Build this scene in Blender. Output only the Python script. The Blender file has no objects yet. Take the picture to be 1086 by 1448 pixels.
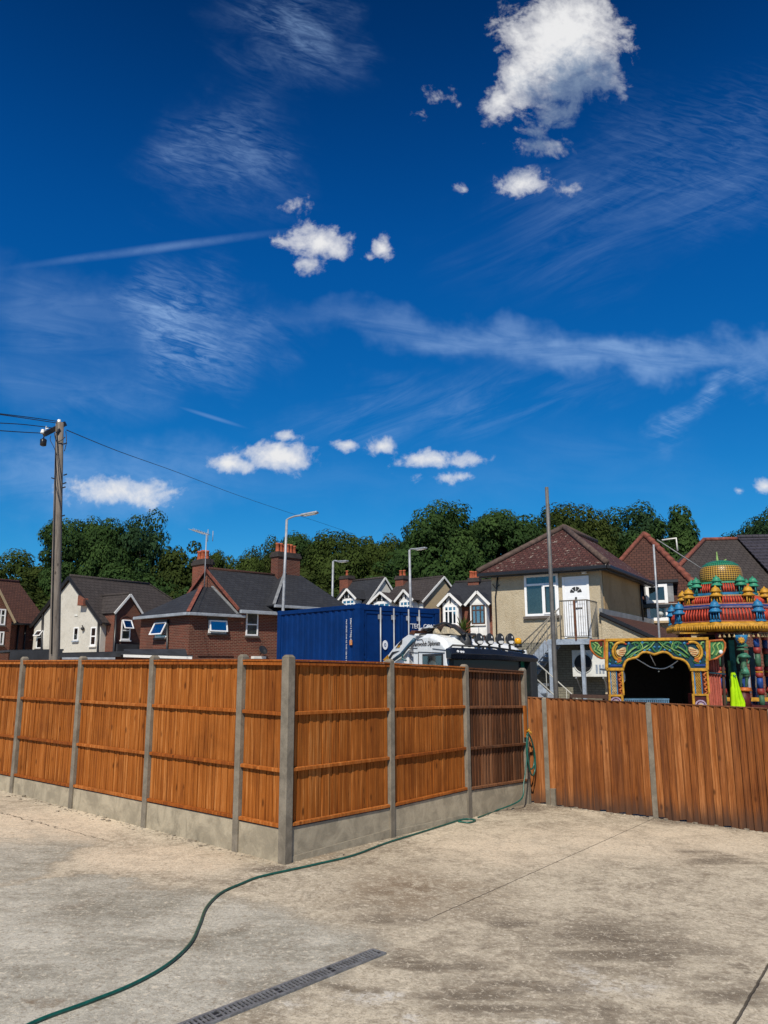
import bpy, bmesh, math, random
import numpy as np
from mathutils import Vector, Matrix
random.seed(7)
sc = bpy.context.scene
COL = sc.collection
rad = math.radians
V = Vector

# ------------------------------------------------------------------ camera
FPX, PITCH, ROLL, EYE = 1093.685, 0.196377, -0.0041816, 2.0945
CAM = V((0, 0, EYE))
_x = V((1, 0, 0)); _u = V((0, -math.sin(PITCH), math.cos(PITCH))); FWD = V((0, math.cos(PITCH), math.sin(PITCH)))
CX = _x * math.cos(ROLL) + _u * math.sin(ROLL)
CU = -_x * math.sin(ROLL) + _u * math.cos(ROLL)
cd = bpy.data.cameras.new('camera')
cam = bpy.data.objects.new('camera', cd); COL.objects.link(cam)
cd.sensor_fit = 'VERTICAL'; cd.sensor_height = 36.0; cd.lens = FPX / 1448 * 36
cd.clip_start = 0.1; cd.clip_end = 9000
m3 = Matrix((CX, CU, -FWD)).transposed()
cam.matrix_world = Matrix.Translation(CAM) @ m3.to_4x4()
sc.camera = cam

def ray(px, py):
    d = CX * ((px - 543) / FPX) + CU * ((724 - py) / FPX) + FWD
    return d / d.y
def W(px, py, y):
    """survey: the place point on the sight line of a photo point, y metres out"""
    return CAM + ray(px, py) * y
def gz(x, y):
    return max(-0.3, min(0.3, 0.0346 - 0.0292 * x - 0.01065 * y))
def G(px, py):
    d = ray(px, py); z = -0.05
    for _ in range(12):
        p = CAM + d * ((z - EYE) / d.z); z = gz(p.x, p.y)
    return V((p.x, p.y, z))

class Fr:
    """frame of a thing: origin and yaw; x runs along its front, y runs away from the viewer"""
    def __init__(s, o, yaw):
        s.o = V(o); s.yaw = yaw
        s.M = Matrix.Translation(s.o) @ Matrix.Rotation(yaw, 4, 'Z'); s.Mi = s.M.inverted()
    def loc(s, p): return s.Mi @ V(p)
    def hit(s, px, py, ax, val=0.0):
        o = s.Mi @ CAM; d = s.Mi.to_3x3() @ ray(px, py)
        return o + d * ((val - o[ax]) / d[ax])
class Face:
    """a wall face: u to the viewer's right, v up, w outwards; ax=0 faces -x, ax=1 faces -y, ax=2 (sign) faces +x"""
    def __init__(s, fr, kind, val):
        s.fr, s.kind, s.val = fr, kind, val
        if kind == '-y': U, N, P = V((1,0,0)), V((0,-1,0)), V((0,val,0))
        elif kind == '-x': U, N, P = V((0,-1,0)), V((-1,0,0)), V((val,0,0))
        else: U, N, P = V((0,1,0)), V((1,0,0)), V((val,0,0))
        s.U, s.P = U, P
        s.M = Matrix.Translation(P) @ Matrix((U, V((0,0,1)), N)).transposed().to_4x4()
    def uv(s, px, py):
        p = s.fr.hit(px, py, 1 if s.kind == '-y' else 0, s.val)
        return (p - s.P).dot(s.U), p.z
    def rect(s, x0, y0, x1, y1):
        a = s.uv((x0), (y0 + y1) / 2); b = s.uv(x1, (y0 + y1) / 2)
        t = s.uv((x0 + x1) / 2, y0); c = s.uv((x0 + x1) / 2, y1)
        return a[0], c[1], b[0], t[1]

# ------------------------------------------------------------------ mesh builder
class MB:
    def __init__(s, M=None):
        s.v, s.f, s.mi, s.rn, s.M, s.m = [], [], [], [], M, 0
        s.smooth = []
    def add(s, verts, faces, rnd=None, smooth=False):
        k = len(s.v)
        for p in verts:
            p = V(p); s.v.append(s.M @ p if s.M else p)
        r = random.random() if rnd is None else rnd
        for f in faces:
            s.f.append([k + i for i in f]); s.mi.append(s.m); s.rn.append(r); s.smooth.append(smooth)
        return s
    def box(s, a, b, rnd=None):
        (x0, y0, z0), (x1, y1, z1) = a, b
        x0, x1 = sorted((x0, x1)); y0, y1 = sorted((y0, y1)); z0, z1 = sorted((z0, z1))
        return s.add([(x0,y0,z0),(x1,y0,z0),(x1,y1,z0),(x0,y1,z0),(x0,y0,z1),(x1,y0,z1),(x1,y1,z1),(x0,y1,z1)],
              [(0,3,2,1),(4,5,6,7),(0,1,5,4),(1,2,6,5),(2,3,7,6),(3,0,4,7)], rnd)
    def prism(s, pts, ext, rnd=None, smooth=False):
        n = len(pts); pts = [V(p) for p in pts]; ext = V(ext)
        nn = V((0,0,0))
        for i in range(n): nn += pts[i].cross(pts[(i+1) % n])
        if nn.dot(ext) > 0: pts = pts[::-1]
        vs = pts + [p + ext for p in pts]
        return s.add(vs, [tuple(range(n)), tuple(range(2*n-1, n-1, -1))] + [(i, i+n, (i+1) % n + n, (i+1) % n) for i in range(n)], rnd, smooth)
    def bar(s, a, b, w, h=None, up=(0,0,1), rnd=None):
        a, b = V(a), V(b); h = h or w
        d = (b - a).normalized(); up = V(up)
        if abs(d.dot(up)) > .98: up = V((0,1,0))
        x = d.cross(up).normalized() * (w/2); z = x.cross(d).normalized() * (h/2)
        return s.prism([a+x+z, a-x+z, a-x-z, a+x-z], b - a, rnd)
    def tube(s, pts, r, n=8, rnd=None):
        pts = [V(p) for p in pts]; N = len(pts)
        rr = r if isinstance(r, (list, tuple)) else [r] * N
        vs, fs = [], []; prev = None
        for i, p in enumerate(pts):
            t = (pts[min(i+1, N-1)] - pts[max(i-1, 0)]).normalized()
            if prev is None:
                prev = t.orthogonal().normalized()
            a = prev - t * prev.dot(t)
            a = a.normalized() if a.length > 1e-6 else t.orthogonal().normalized()
            prev = a; b = t.cross(a)
            for k in range(n):
                q = 2*math.pi*k/n; vs.append(p + (a*math.cos(q) + b*math.sin(q)) * rr[i])
        for i in range(N-1):
            for k in range(n):
                fs.append((i*n+k, i*n+(k+1) % n, (i+1)*n+(k+1) % n, (i+1)*n+k))
        fs += [tuple(range(n-1, -1, -1)), tuple((N-1)*n+k for k in range(n))]
        return s.add(vs, fs, rnd, True)
    def lathe(s, prof, c=(0,0,0), n=16, rnd=None, smooth=True, ph=0.0):
        c = V(c); vs, fs = [], []
        for r, z in prof:
            for k in range(n):
                q = 2*math.pi*k/n + ph; vs.append(c + V((r*math.cos(q), r*math.sin(q), z)))
        for i in range(len(prof)-1):
            for k in range(n):
                fs.append((i*n+k, i*n+(k+1) % n, (i+1)*n+(k+1) % n, (i+1)*n+k))
        fs += [tuple(range(n-1, -1, -1)), tuple((len(prof)-1)*n+k for k in range(n))]
        return s.add(vs, fs, rnd, smooth)
    def poly(s, pts, rnd=None): return s.add(pts, [tuple(range(len(pts)))], rnd)
    def slab(s, pts, t, rnd=None):
        """a flat polygon given thickness t downwards along its normal"""
        pts = [V(p) for p in pts]
        n = (pts[1]-pts[0]).cross(pts[2]-pts[0]).normalized()
        if n.z < 0: pts = pts[::-1]; n = -n
        return s.prism(pts, -n*t, rnd)
    def build(s, name, mats, parent=None, bevel=0.0):
        me = bpy.data.meshes.new(name)
        me.from_pydata([tuple(p) for p in s.v], [], s.f)
        if not isinstance(mats, (list, tuple)): mats = [mats]
        for m in mats: me.materials.append(m)
        me.polygons.foreach_set('material_index', s.mi)
        me.polygons.foreach_set('use_smooth', s.smooth)
        at = me.attributes.new('rnd', 'FLOAT', 'FACE'); at.data.foreach_set('value', s.rn)
        me.update()
        uv = me.uv_layers.new(name='metres')
        for p in me.polygons:
            n = p.normal
            if abs(n.z) > .985: t, b = V((1,0,0)), V((0,1,0))
            else:
                t = V((-n.y, n.x, 0)).normalized(); b = n.cross(t)
            for li in p.loop_indices:
                co = me.vertices[me.loops[li].vertex_index].co
                uv.data[li].uv = (co.dot(t), co.dot(b))
        o = bpy.data.objects.new(name, me); COL.objects.link(o)
        if parent is not None: o.parent = parent
        if bevel:
            bv = o.modifiers.new('bevel', 'BEVEL'); bv.width = bevel; bv.segments = 2; bv.limit_method = 'ANGLE'; bv.angle_limit = rad(50)
        return o

def tag(o, label=None, cat=None, group=None, kind=None):
    if label: o['label'] = label
    if cat: o['category'] = cat
    if group: o['group'] = group
    if kind: o['kind'] = kind
    return o
def thing(name, label, cat, fr=None, group=None, loc=(0,0,0), yaw=0.0):
    o = bpy.data.objects.new(name, None); COL.objects.link(o)
    o.empty_display_size = .2
    if fr is not None: loc, yaw = fr.o, fr.yaw
    o.location = loc; o.rotation_euler = (0, 0, yaw)
    return tag(o, label, cat, group)
def copy_tree(o, parent=None):
    c = o.copy(); COL.objects.link(c)
    if parent is not None: c.parent = parent
    for ch in list(o.children): copy_tree(ch, c)
    return c
def text_mesh(name, body, size, mat, M, parent, depth=.004, shear=0.0, align='LEFT'):
    cu = bpy.data.curves.new(name, 'FONT'); cu.body = body; cu.size = size; cu.extrude = depth; cu.shear = shear
    cu.align_x = align; cu.resolution_u = 3
    t = bpy.data.objects.new('tmp_text', cu); COL.objects.link(t)
    dg = bpy.context.evaluated_depsgraph_get(); dg.update()
    me = bpy.data.meshes.new_from_object(t.evaluated_get(dg))
    bpy.data.objects.remove(t)
    me.transform(M); me.materials.clear(); me.materials.append(mat)
    o = bpy.data.objects.new(name, me); COL.objects.link(o); o.parent = parent
    return o
def spline(pts, n=8):
    pts = [V(p) for p in pts]; out = []
    for i in range(len(pts)-1):
        p0, p1, p2, p3 = pts[max(i-1,0)], pts[i], pts[i+1], pts[min(i+2,len(pts)-1)]
        for k in range(n):
            t = k/n
            out.append(.5*((2*p1)+(p2-p0)*t+(2*p0-5*p1+4*p2-p3)*t*t+(3*p1-p0-3*p2+p3)*t**3))
    return out + [pts[-1]]

# ------------------------------------------------------------------ materials
class NT:
    def __init__(s, tree): s.t = tree
    def n(s, typ, ins=None, **kw):
        nd = s.t.nodes.new(typ)
        for k, v in kw.items(): setattr(nd, k, v)
        for k, v in (ins or {}).items():
            if isinstance(v, bpy.types.NodeSocket): s.t.links.new(v, nd.inputs[k])
            else: nd.inputs[k].default_value = v
        return nd
    def math(s, op, a, b=0.0, c=0.0, clamp=False):
        nd = s.n('ShaderNodeMath', {0: a, 1: b, 2: c}, operation=op); nd.use_clamp = clamp; return nd.outputs[0]
    def mix(s, f, a, b, blend='MIX'):
        nd = s.n('ShaderNodeMix', data_type='RGBA', blend_type=blend)
        for k, v in ((0, f), (6, a), (7, b)):
            if isinstance(v, bpy.types.NodeSocket): s.t.links.new(v, nd.inputs[k])
            else: nd.inputs[k].default_value = v if k == 0 else (*v, 1) if len(v) == 3 else v
        return nd.outputs[2]
    def smooth(s, x, a, b, lo=0.0, hi=1.0):
        return s.n('ShaderNodeMapRange', {0: x, 1: a, 2: b, 3: lo, 4: hi}, interpolation_type='SMOOTHSTEP').outputs[0]
    def noise(s, vec, scale, detail=4, rough=.55, dist=0.0):
        return s.n('ShaderNodeTexNoise', {'Vector': vec, 'Scale': scale, 'Detail': detail, 'Roughness': rough, 'Distortion': dist}).outputs[0]
    def vmul(s, vec, k): return s.n('ShaderNodeVectorMath', {0: vec, 1: k}, operation='MULTIPLY').outputs[0]
    def vadd(s, vec, k): return s.n('ShaderNodeVectorMath', {0: vec, 1: k}, operation='ADD').outputs[0]

def newmat(name):
    m = bpy.data.materials.new(name); m.use_nodes = True
    t = NT(m.node_tree); b = m.node_tree.nodes['Principled BSDF']
    return m, t, b
def coords(t, kind='Object'):
    tc = t.n('ShaderNodeTexCoord'); oi = t.n('ShaderNodeObjectInfo')
    if kind == 'UV': return tc.outputs['UV']
    return t.vadd(tc.outputs['Object'], t.n('ShaderNodeCombineXYZ', {0: t.math('MULTIPLY', oi.outputs['Random'], 37.0), 1: t.math('MULTIPLY', oi.outputs['Random'], 91.0)}).outputs[0])
def link(t, a, b): t.t.links.new(a, b)
def bump(t, b, h, strength=.4, dist=.02):
    bp = t.n('ShaderNodeBump', {'Height': h, 'Strength': strength, 'Distance': dist}); link(t, bp.outputs[0], b.inputs['Normal'])

def plain(name, col, rough=.5, metal=0.0, vary=.25, scale=3.0, bumpk=.15, spec=.5, dirt=None):
    m, t, b = newmat(name); c = coords(t)
    n1 = t.noise(c, scale, 6, .6); n2 = t.noise(c, scale*7, 4, .6)
    f = t.math('ADD', t.math('MULTIPLY', n1, .65), t.math('MULTIPLY', n2, .35))
    f = t.smooth(f, .35, .65)
    lo = tuple(x*(1-vary) for x in col); hi = tuple(min(1, x*(1+vary*.6)) for x in col)
    cc = t.mix(f, lo, hi)
    if dirt:
        d = t.smooth(t.noise(c, scale*.9, 8, .7, .6), .54, .72)
        cc = t.mix(t.math('MULTIPLY', d, dirt[1]), cc, dirt[0])
    link(t, cc, b.inputs['Base Color'])
    link(t, t.smooth(n2, .2, .8, rough*.85, min(1, rough*1.2)), b.inputs['Roughness'])
    b.inputs['Metallic'].default_value = metal; b.inputs['Specular IOR Level'].default_value = spec
    if bumpk: bump(t, b, n2, bumpk, .01)
    return m

def brick_mat(name, c1, c2, mortar, bw=.225, rh=.075, ms=.012, soot=.35):
    m, t, b = newmat(name); uv = coords(t, 'UV'); c = coords(t)
    bt = t.n('ShaderNodeTexBrick', {'Vector': uv, 'Color1': (*c1,1), 'Color2': (*c2,1), 'Mortar': (*mortar,1), 'Scale': 1.0, 'Mortar Size': ms, 'Mortar Smooth': .3, 'Bias': .1, 'Brick Width': bw, 'Row Height': rh})
    n = t.noise(c, .9, 7, .65); n2 = t.noise(c, 14, 3)
    cc = t.mix(t.smooth(n, .42, .68, 0, soot), bt.outputs[0], (.05,.035,.03))
    cc = t.mix(t.smooth(n2, .3, .75, 0, .35), cc, tuple(x*.45 for x in c1))
    link(t, cc, b.inputs['Base Color']); b.inputs['Roughness'].default_value = .9; b.inputs['Specular IOR Level'].default_value = .2
    bump(t, b, t.math('ADD', t.math('MULTIPLY', bt.outputs[1], -1.0), t.math('MULTIPLY', n2, .5)), .5, .012)
    return m

def tile_mat(name, c1, c2, gap, bw=.24, rh=.2, moss=None, bumpk=.7, rough=.85, streak=.3):
    m, t, b = newmat(name); uv = coords(t, 'UV'); c = coords(t)
    bt = t.n('ShaderNodeTexBrick', {'Vector': uv, 'Color1': (*c1,1), 'Color2': (*c2,1), 'Mortar': (*gap,1), 'Scale': 1.0, 'Mortar Size': .012, 'Mortar Smooth': .2, 'Bias': 0.0, 'Brick Width': bw, 'Row Height': rh})
    s = t.n('ShaderNodeSeparateXYZ', {0: uv})
    row = t.math('FRACT', t.math('DIVIDE', s.outputs[1], rh))
    n = t.noise(c, 1.1, 7, .65); n2 = t.noise(c, 9, 4, .6)
    cc = t.mix(t.smooth(n, .4, .66, 0, streak), bt.outputs[0], tuple(x*.4 for x in c1))
    cc = t.mix(t.smooth(n2, .45, .75, 0, .5), cc, tuple(min(1, x*1.8) for x in c2))
    if moss:
        mo = t.math('MULTIPLY', t.smooth(t.noise(c, 7.5, 5, .7, .4), moss[1], moss[1]+.05), moss[2] if len(moss) > 2 else .9)
        cc = t.mix(mo, cc, moss[0])
    link(t, cc, b.inputs['Base Color']); b.inputs['Roughness'].default_value = rough; b.inputs['Specular IOR Level'].default_value = .3
    h = t.math('ADD', t.math('MULTIPLY', row, -.8), t.math('ADD', t.math('MULTIPLY', bt.outputs[1], -.6), t.math('MULTIPLY', n2, .6)))
    bump(t, b, h, bumpk, .035)
    return m

def render_mat(name, col, dark, bscale=45, stain=.35, bk=.8, warm=None):
    m, t, b = newmat(name); c = coords(t)
    n = t.noise(c, .8, 8, .68, .4); n2 = t.noise(c, bscale, 3, .7); n3 = t.noise(c, 7, 5, .65, .8)
    cc = t.mix(t.smooth(n, .42, .7, 0, stain), col, dark)
    cc = t.mix(t.smooth(n3, .5, .72, 0, .45), cc, dark)
    cc = t.mix(t.smooth(n2, .35, .7, 0, .35), cc, tuple(x*.55 for x in col))
    if warm: cc = t.mix(t.smooth(t.noise(t.vmul(c, (2.5,2.5,.25)), 1.0, 5), .5, .75, 0, .5), cc, warm)
    link(t, cc, b.inputs['Base Color']); b.inputs['Roughness'].default_value = .95; b.inputs['Specular IOR Level'].default_value = .15
    bump(t, b, t.math('ADD', n2, t.math('MULTIPLY', n3, .7)), bk, .03)
    return m

def wood_mat(name, c_lo, c_mid, c_hi, grey=.0, greycol=(.12,.10,.09), rough=.75, basedirt=0.0, tint=.34):
    m, t, b = newmat(name); c = coords(t)
    at = t.n('ShaderNodeAttribute', attribute_name='rnd').outputs['Fac']
    off = t.vadd(c, t.n('ShaderNodeCombineXYZ', {0: t.math('MULTIPLY', at, 31.0), 1: t.math('MULTIPLY', at, 17.0), 2: t.math('MULTIPLY', at, 53.0)}).outputs[0])
    g1 = t.noise(t.vmul(off, (22,22,.8)), 1.0, 6, .65, .6)
    g2 = t.noise(t.vmul(off, (60,60,2.2)), 1.0, 4, .7, .3)
    kn = t.n('ShaderNodeTexVoronoi', {'Vector': t.vmul(off, (5.5,5.5,2.6)), 'Scale': 1.0}, feature='F1').outputs['Distance']
    knot = t.smooth(kn, .05, .17, 1, 0)
    f = t.math('ADD', t.math('MULTIPLY', g1, .5), t.math('ADD', t.math('MULTIPLY', g2, .45), t.math('MULTIPLY', t.math('SUBTRACT', at, .5), tint)))
    f = t.smooth(f, .30, .68)
    cc = t.mix(t.smooth(f, 0, .5), c_lo, c_mid); cc = t.mix(t.smooth(f, .5, 1), cc, c_hi)
    cc = t.mix(t.math('MULTIPLY', knot, .75), cc, tuple(x*.35 for x in c_lo))
    big = t.noise(c, .9, 6, .62, .3)
    cc = t.mix(t.smooth(big, .45, .72, 0, .45), cc, tuple(x*.6 for x in c_lo))
    if grey: cc = t.mix(t.smooth(t.noise(t.vmul(off, (3,3,.6)), 1.0, 6, .7), .32, .66, 0, grey), cc, greycol)
    if basedirt:
        z = t.n('ShaderNodeSeparateXYZ', {0: t.n('ShaderNodeTexCoord').outputs['Object']}).outputs[2]
        h = t.math('ADD', z, t.math('MULTIPLY', t.math('SUBTRACT', g1, .5), .55))
        cc = t.mix(t.smooth(h, -.2, basedirt, .8, 0), cc, (.06,.036,.026))
    link(t, cc, b.inputs['Base Color']); b.inputs['Roughness'].default_value = rough; b.inputs['Specular IOR Level'].default_value = .25
    b.inputs['Specular IOR Level'].default_value = .12
    bump(t, b, t.math('ADD', g2, t.math('MULTIPLY', knot, -.6)), .5, .006)
    return m

def concrete_mat(name, col, scale=1.0, damp=.35):
    m, t, b = newmat(name); c = coords(t)
    n = t.noise(c, 3*scale, 8, .68, .5); n2 = t.noise(c, 42, 4, .7); n3 = t.noise(t.vmul(c, (3,3,1.2)), 1.1, 6, .7, .8)
    cc = t.mix(t.smooth(n, .35, .66), tuple(x*.72 for x in col), tuple(x*1.12 for x in col))
    cc = t.mix(t.smooth(n3, .55, .68, 0, damp), cc, tuple(x*.42 for x in col))
    cc = t.mix(t.smooth(n2, .55, .72, 0, .5), cc, tuple(x*.55 for x in col))
    link(t, cc, b.inputs['Base Color']); b.inputs['Roughness'].default_value = .92; b.inputs['Specular IOR Level'].default_value = .25
    bump(t, b, t.math('ADD', n2, t.math('MULTIPLY', n, .8)), .45, .008)
    return m

def leaf_mat(name, dark, mid, light, trans=.25):
    m, t, b = newmat(name)
    at = t.n('ShaderNodeAttribute', attribute_name='rnd').outputs['Fac']
    oi = t.n('ShaderNodeObjectInfo').outputs['Random']
    cc = t.mix(t.smooth(at, 0, .5), dark, mid); cc = t.mix(t.smooth(at, .55, 1), cc, light)
    link(t, cc, b.inputs['Base Color']); b.inputs['Roughness'].default_value = .75; b.inputs['Specular IOR Level'].default_value = .06
    tr = t.n('ShaderNodeBsdfTranslucent'); link(t, t.mix(.5, cc, light), tr.inputs[0])
    mx = t.n('ShaderNodeMixShader', {0: trans, 1: b.outputs[0], 2: tr.outputs[0]})
    link(t, mx.outputs[0], m.node_tree.nodes['Material Output'].inputs[0])
    return m

def glass_mat(name, tint=(.55,.6,.62), refl=.18):
    m, t, b = newmat(name)
    tr = t.n('ShaderNodeBsdfTransparent', {0: (*tint,1)}); gl = t.n('ShaderNodeBsdfGlossy', {0: (1,1,1,1), 1: .03})
    lw = t.n('ShaderNodeLayerWeight', {0: .25})
    f = t.smooth(lw.outputs['Facing'], 0, 1, refl, .9)
    mx = t.n('ShaderNodeMixShader', {0: f, 1: tr.outputs[0], 2: gl.outputs[0]})
    link(t, mx.outputs[0], m.node_tree.nodes['Material Output'].inputs[0])
    return m

M = {}
M['orange_wood'] = wood_mat('orange_fence_wood', (.165,.045,.008), (.315,.097,.016), (.49,.20,.058), tint=.09)
M['rail_wood'] = wood_mat('fence_rail_wood', (.17,.045,.009), (.31,.088,.014), (.46,.17,.045), tint=.16)
M['brown_wood'] = wood_mat('brown_weathered_wood', (.055,.020,.008), (.135,.050,.020), (.27,.12,.055), grey=.35, greycol=(.13,.08,.055), tint=.3)
M['low_wood'] = wood_mat('featheredge_wood', (.11,.032,.009), (.225,.072,.017), (.40,.16,.055), tint=.15, grey=.2, greycol=(.15,.075,.04), basedirt=.16)
M['post_concrete'] = concrete_mat('post_concrete', (.205,.178,.140), 1.6, .25)
M['gravel_concrete'] = concrete_mat('gravel_board_concrete', (.37,.32,.235), 1.2, .55)
M['brick_red'] = brick_mat('red_brick', (.185,.038,.021), (.095,.022,.015), (.22,.14,.10), ms=.016)
M['brick_dark'] = brick_mat('dark_red_brick', (.15,.036,.022), (.085,.024,.018), (.17,.105,.08), ms=.016, soot=.45)
M['brick_stack'] = brick_mat('chimney_brick', (.26,.07,.04), (.17,.05,.03), (.2,.13,.1))
M['brick_grey'] = brick_mat('painted_grey_brick', (.24,.23,.18), (.2,.19,.15), (.13,.125,.10), soot=.5)
M['slate'] = tile_mat('dark_slate', (.032,.034,.04), (.022,.024,.03), (.010,.010,.012), .3, .22, ((.075,.078,.075), .68, .5), .5, .75)
M['brown_tile'] = tile_mat('brown_roof_tile', (.085,.036,.025), (.06,.026,.020), (.018,.010,.008), .2, .2, ((.13,.09,.06), .68, .5), .9)
M['mossy_tile'] = tile_mat('mossy_red_tile', (.095,.035,.030), (.06,.024,.022), (.018,.010,.01), .18, .16, ((.36,.32,.27), .60), 1.0, streak=.6)
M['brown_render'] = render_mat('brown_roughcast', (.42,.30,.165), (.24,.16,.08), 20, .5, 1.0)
M['dark_glass'] = plain('dark_windscreen', (.012,.018,.024), .06, vary=.1, bumpk=0)
M['grey_tile'] = tile_mat('grey_concrete_tile', (.052,.044,.042), (.04,.033,.032), (.014,.011,.011), .3, .3, ((.12,.11,.095), .68, .6), .9)
M['purple_tile'] = tile_mat('purple_grey_tile', (.055,.05,.065), (.045,.042,.055), (.012,.012,.015), .34, .34, None, 1.0, .6)
M['hip_tile'] = plain('red_hip_tile', (.19,.055,.035), .85, vary=.45, scale=6)
M['lead'] = plain('lead_flashing', (.2,.21,.22), .55, vary=.3)
M['cream_render'] = render_mat('cream_roughcast', (.50,.43,.31), (.33,.26,.165), 26, .4, .9, (.36,.29,.19))
M['white_render'] = render_mat('white_render', (.58,.565,.515), (.30,.28,.235), 30, .35, .25)
M['tan_render'] = render_mat('tan_render', (.45,.36,.23), (.30,.22,.13), 30, .3, .3)
M['white_paint'] = plain('white_paint', (.72,.72,.70), .45, vary=.12, bumpk=.05)
M['upvc'] = plain('white_upvc', (.80,.81,.82), .3, vary=.06, bumpk=0)
M['black_paint'] = plain('black_paint', (.018,.018,.02), .4, vary=.3)
M['black_felt'] = plain('black_felt', (.022,.025,.032), .8, vary=.5, scale=2)
M['gutter_black'] = plain('black_gutter', (.012,.012,.014), .35, vary=.2)
M['grey_fascia'] = plain('grey_fascia', (.30,.33,.37), .5, vary=.25)
M['dark_wood'] = plain('dark_brown_timber', (.06,.028,.016), .6, vary=.4)
M['sill'] = plain('dark_sill', (.10,.085,.075), .8, vary=.4)
M['terracotta'] = plain('terracotta_pot', (.40,.095,.04), .8, vary=.4, scale=7)
M['soot'] = plain('sooty_brick_cap', (.04,.032,.03), .9, vary=.4)
M['room'] = plain('dark_room', (.025,.028,.032), .9, vary=.3, bumpk=0)
M['curtain'] = plain('net_curtain', (.42,.46,.46), .9, vary=.3, scale=2, bumpk=0)
M['green_curtain'] = plain('grey_green_curtain', (.24,.29,.27), .9, vary=.3, scale=2, bumpk=0)
M['glass'] = glass_mat('window_glass', (.62,.66,.66), .08)
M['glass_clear'] = glass_mat('clear_cab_glass', (.7,.75,.76), .04)
M['sky_glass'] = glass_mat('bright_window_glass', (.45,.55,.6), .35)
M['galv'] = plain('galvanised_steel', (.33,.35,.38), .55, .35, .25, 5, .05)
M['steel_pole'] = plain('dull_steel_pole', (.13,.125,.12), .6, .3, .3, 4, .05)
M['grey_paint'] = plain('blue_grey_paint', (.27,.32,.39), .5, vary=.3, dirt=((.16,.09,.05), .5))
M['rail_metal'] = plain('weathered_rail', (.20,.185,.16), .6, .3, .4, 6)
M['rust'] = plain('rust', (.12,.04,.018), .85, vary=.5, scale=8)
M['pole_wood'] = wood_mat('grey_pole_wood', (.075,.060,.050), (.14,.117,.10), (.23,.20,.17), grey=.1)
M['ceramic'] = plain('white_ceramic', (.75,.76,.74), .2, vary=.1, bumpk=0)
M['wire'] = plain('black_wire', (.015,.016,.02), .5, vary=.2, bumpk=0)
M['cont_blue'] = plain('container_blue', (.0009,.025,.125), .55, spec=.12, vary=.22, scale=1.5, bumpk=.08, dirt=((.003,.016,.06), .5))
M['truck_white'] = plain('truck_white', (.72,.75,.77), .25, vary=.1, bumpk=0, dirt=((.42,.42,.4), .35))
M['visor'] = plain('dark_visor', (.010,.014,.024), .18, vary=.2, bumpk=0)
M['black_plastic'] = plain('black_plastic', (.02,.021,.023), .45, vary=.3)
M['lens_cover'] = plain('matt_black_cover', (.022,.022,.022), .9, vary=.2, bumpk=0, spec=.1)
M['lens_white'] = plain('painted_lens_reflection', (.62,.62,.6), .3, vary=.2, bumpk=0)
M['chrome'] = plain('chrome', (.75,.76,.78), .08, 1.0, .05, 3, 0)
M['amber'] = plain('amber_lens', (.75,.36,.01), .2, vary=.15, bumpk=0)
M['print_black'] = plain('black_print', (.02,.015,.02), .6, vary=.2, bumpk=0)
M['print_white'] = plain('white_print', (.7,.72,.75), .6, vary=.15, bumpk=0)
M['orange_label'] = plain('orange_label', (.55,.2,.03), .6, vary=.2, bumpk=0)
M['hose'] = plain('green_hose', (.008,.085,.065), .35, vary=.35, scale=20, bumpk=0)
M['grate'] = plain('galvanised_grate', (.20,.205,.215), .5, .2, .4, 14)
M['ac_white'] = plain('ac_casing', (.62,.63,.6), .5, vary=.15, dirt=((.35,.33,.28), .4))
M['door_white'] = plain('white_door', (.78,.80,.83), .3, vary=.06, bumpk=0)
# festival colours
for nm, c in dict(gold=(.46,.235,.022), orange=(.40,.105,.018), navy=(.006,.040,.062), teal=(.012,.15,.14), skyblue=(.02,.16,.33), leafgreen=(.035,.15,.055), limegreen=(.20,.33,.10),
                  red=(.46,.055,.028), darkred=(.075,.009,.008), cream=(.55,.40,.20), jade=(.03,.22,.13), maroon=(.06,.010,.012), lilac=(.33,.25,.36), royal=(.012,.05,.22), pink=(.40,.15,.10)).items():
    M[nm] = plain(nm + '_gloss_paint', c, .5, vary=.4, scale=11, bumpk=.2, spec=.3, dirt=(tuple(x*.25 for x in c), .6))
M['hivis'] = plain('hi_vis_yellow', (.36,.60,.008), .8, spec=.1, vary=.15, scale=5, bumpk=.1)
M['curtain_red'] = plain('faded_red_cloth', (.44,.11,.075), .9, vary=.3, scale=3)
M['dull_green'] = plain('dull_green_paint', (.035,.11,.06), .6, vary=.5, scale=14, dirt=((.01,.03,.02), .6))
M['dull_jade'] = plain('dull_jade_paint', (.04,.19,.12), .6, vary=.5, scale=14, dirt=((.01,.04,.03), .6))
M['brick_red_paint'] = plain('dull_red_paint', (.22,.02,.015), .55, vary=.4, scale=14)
M['crate_blue'] = plain('faded_crate_blue', (.07,.15,.24), .7, vary=.4)
M['inside'] = plain('painted_arch_shade', (.006,.005,.005), .95, vary=.3, bumpk=0)
M['bark'] = plain('bark', (.07,.055,.042), .95, vary=.5, scale=4, bumpk=.6)
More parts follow.
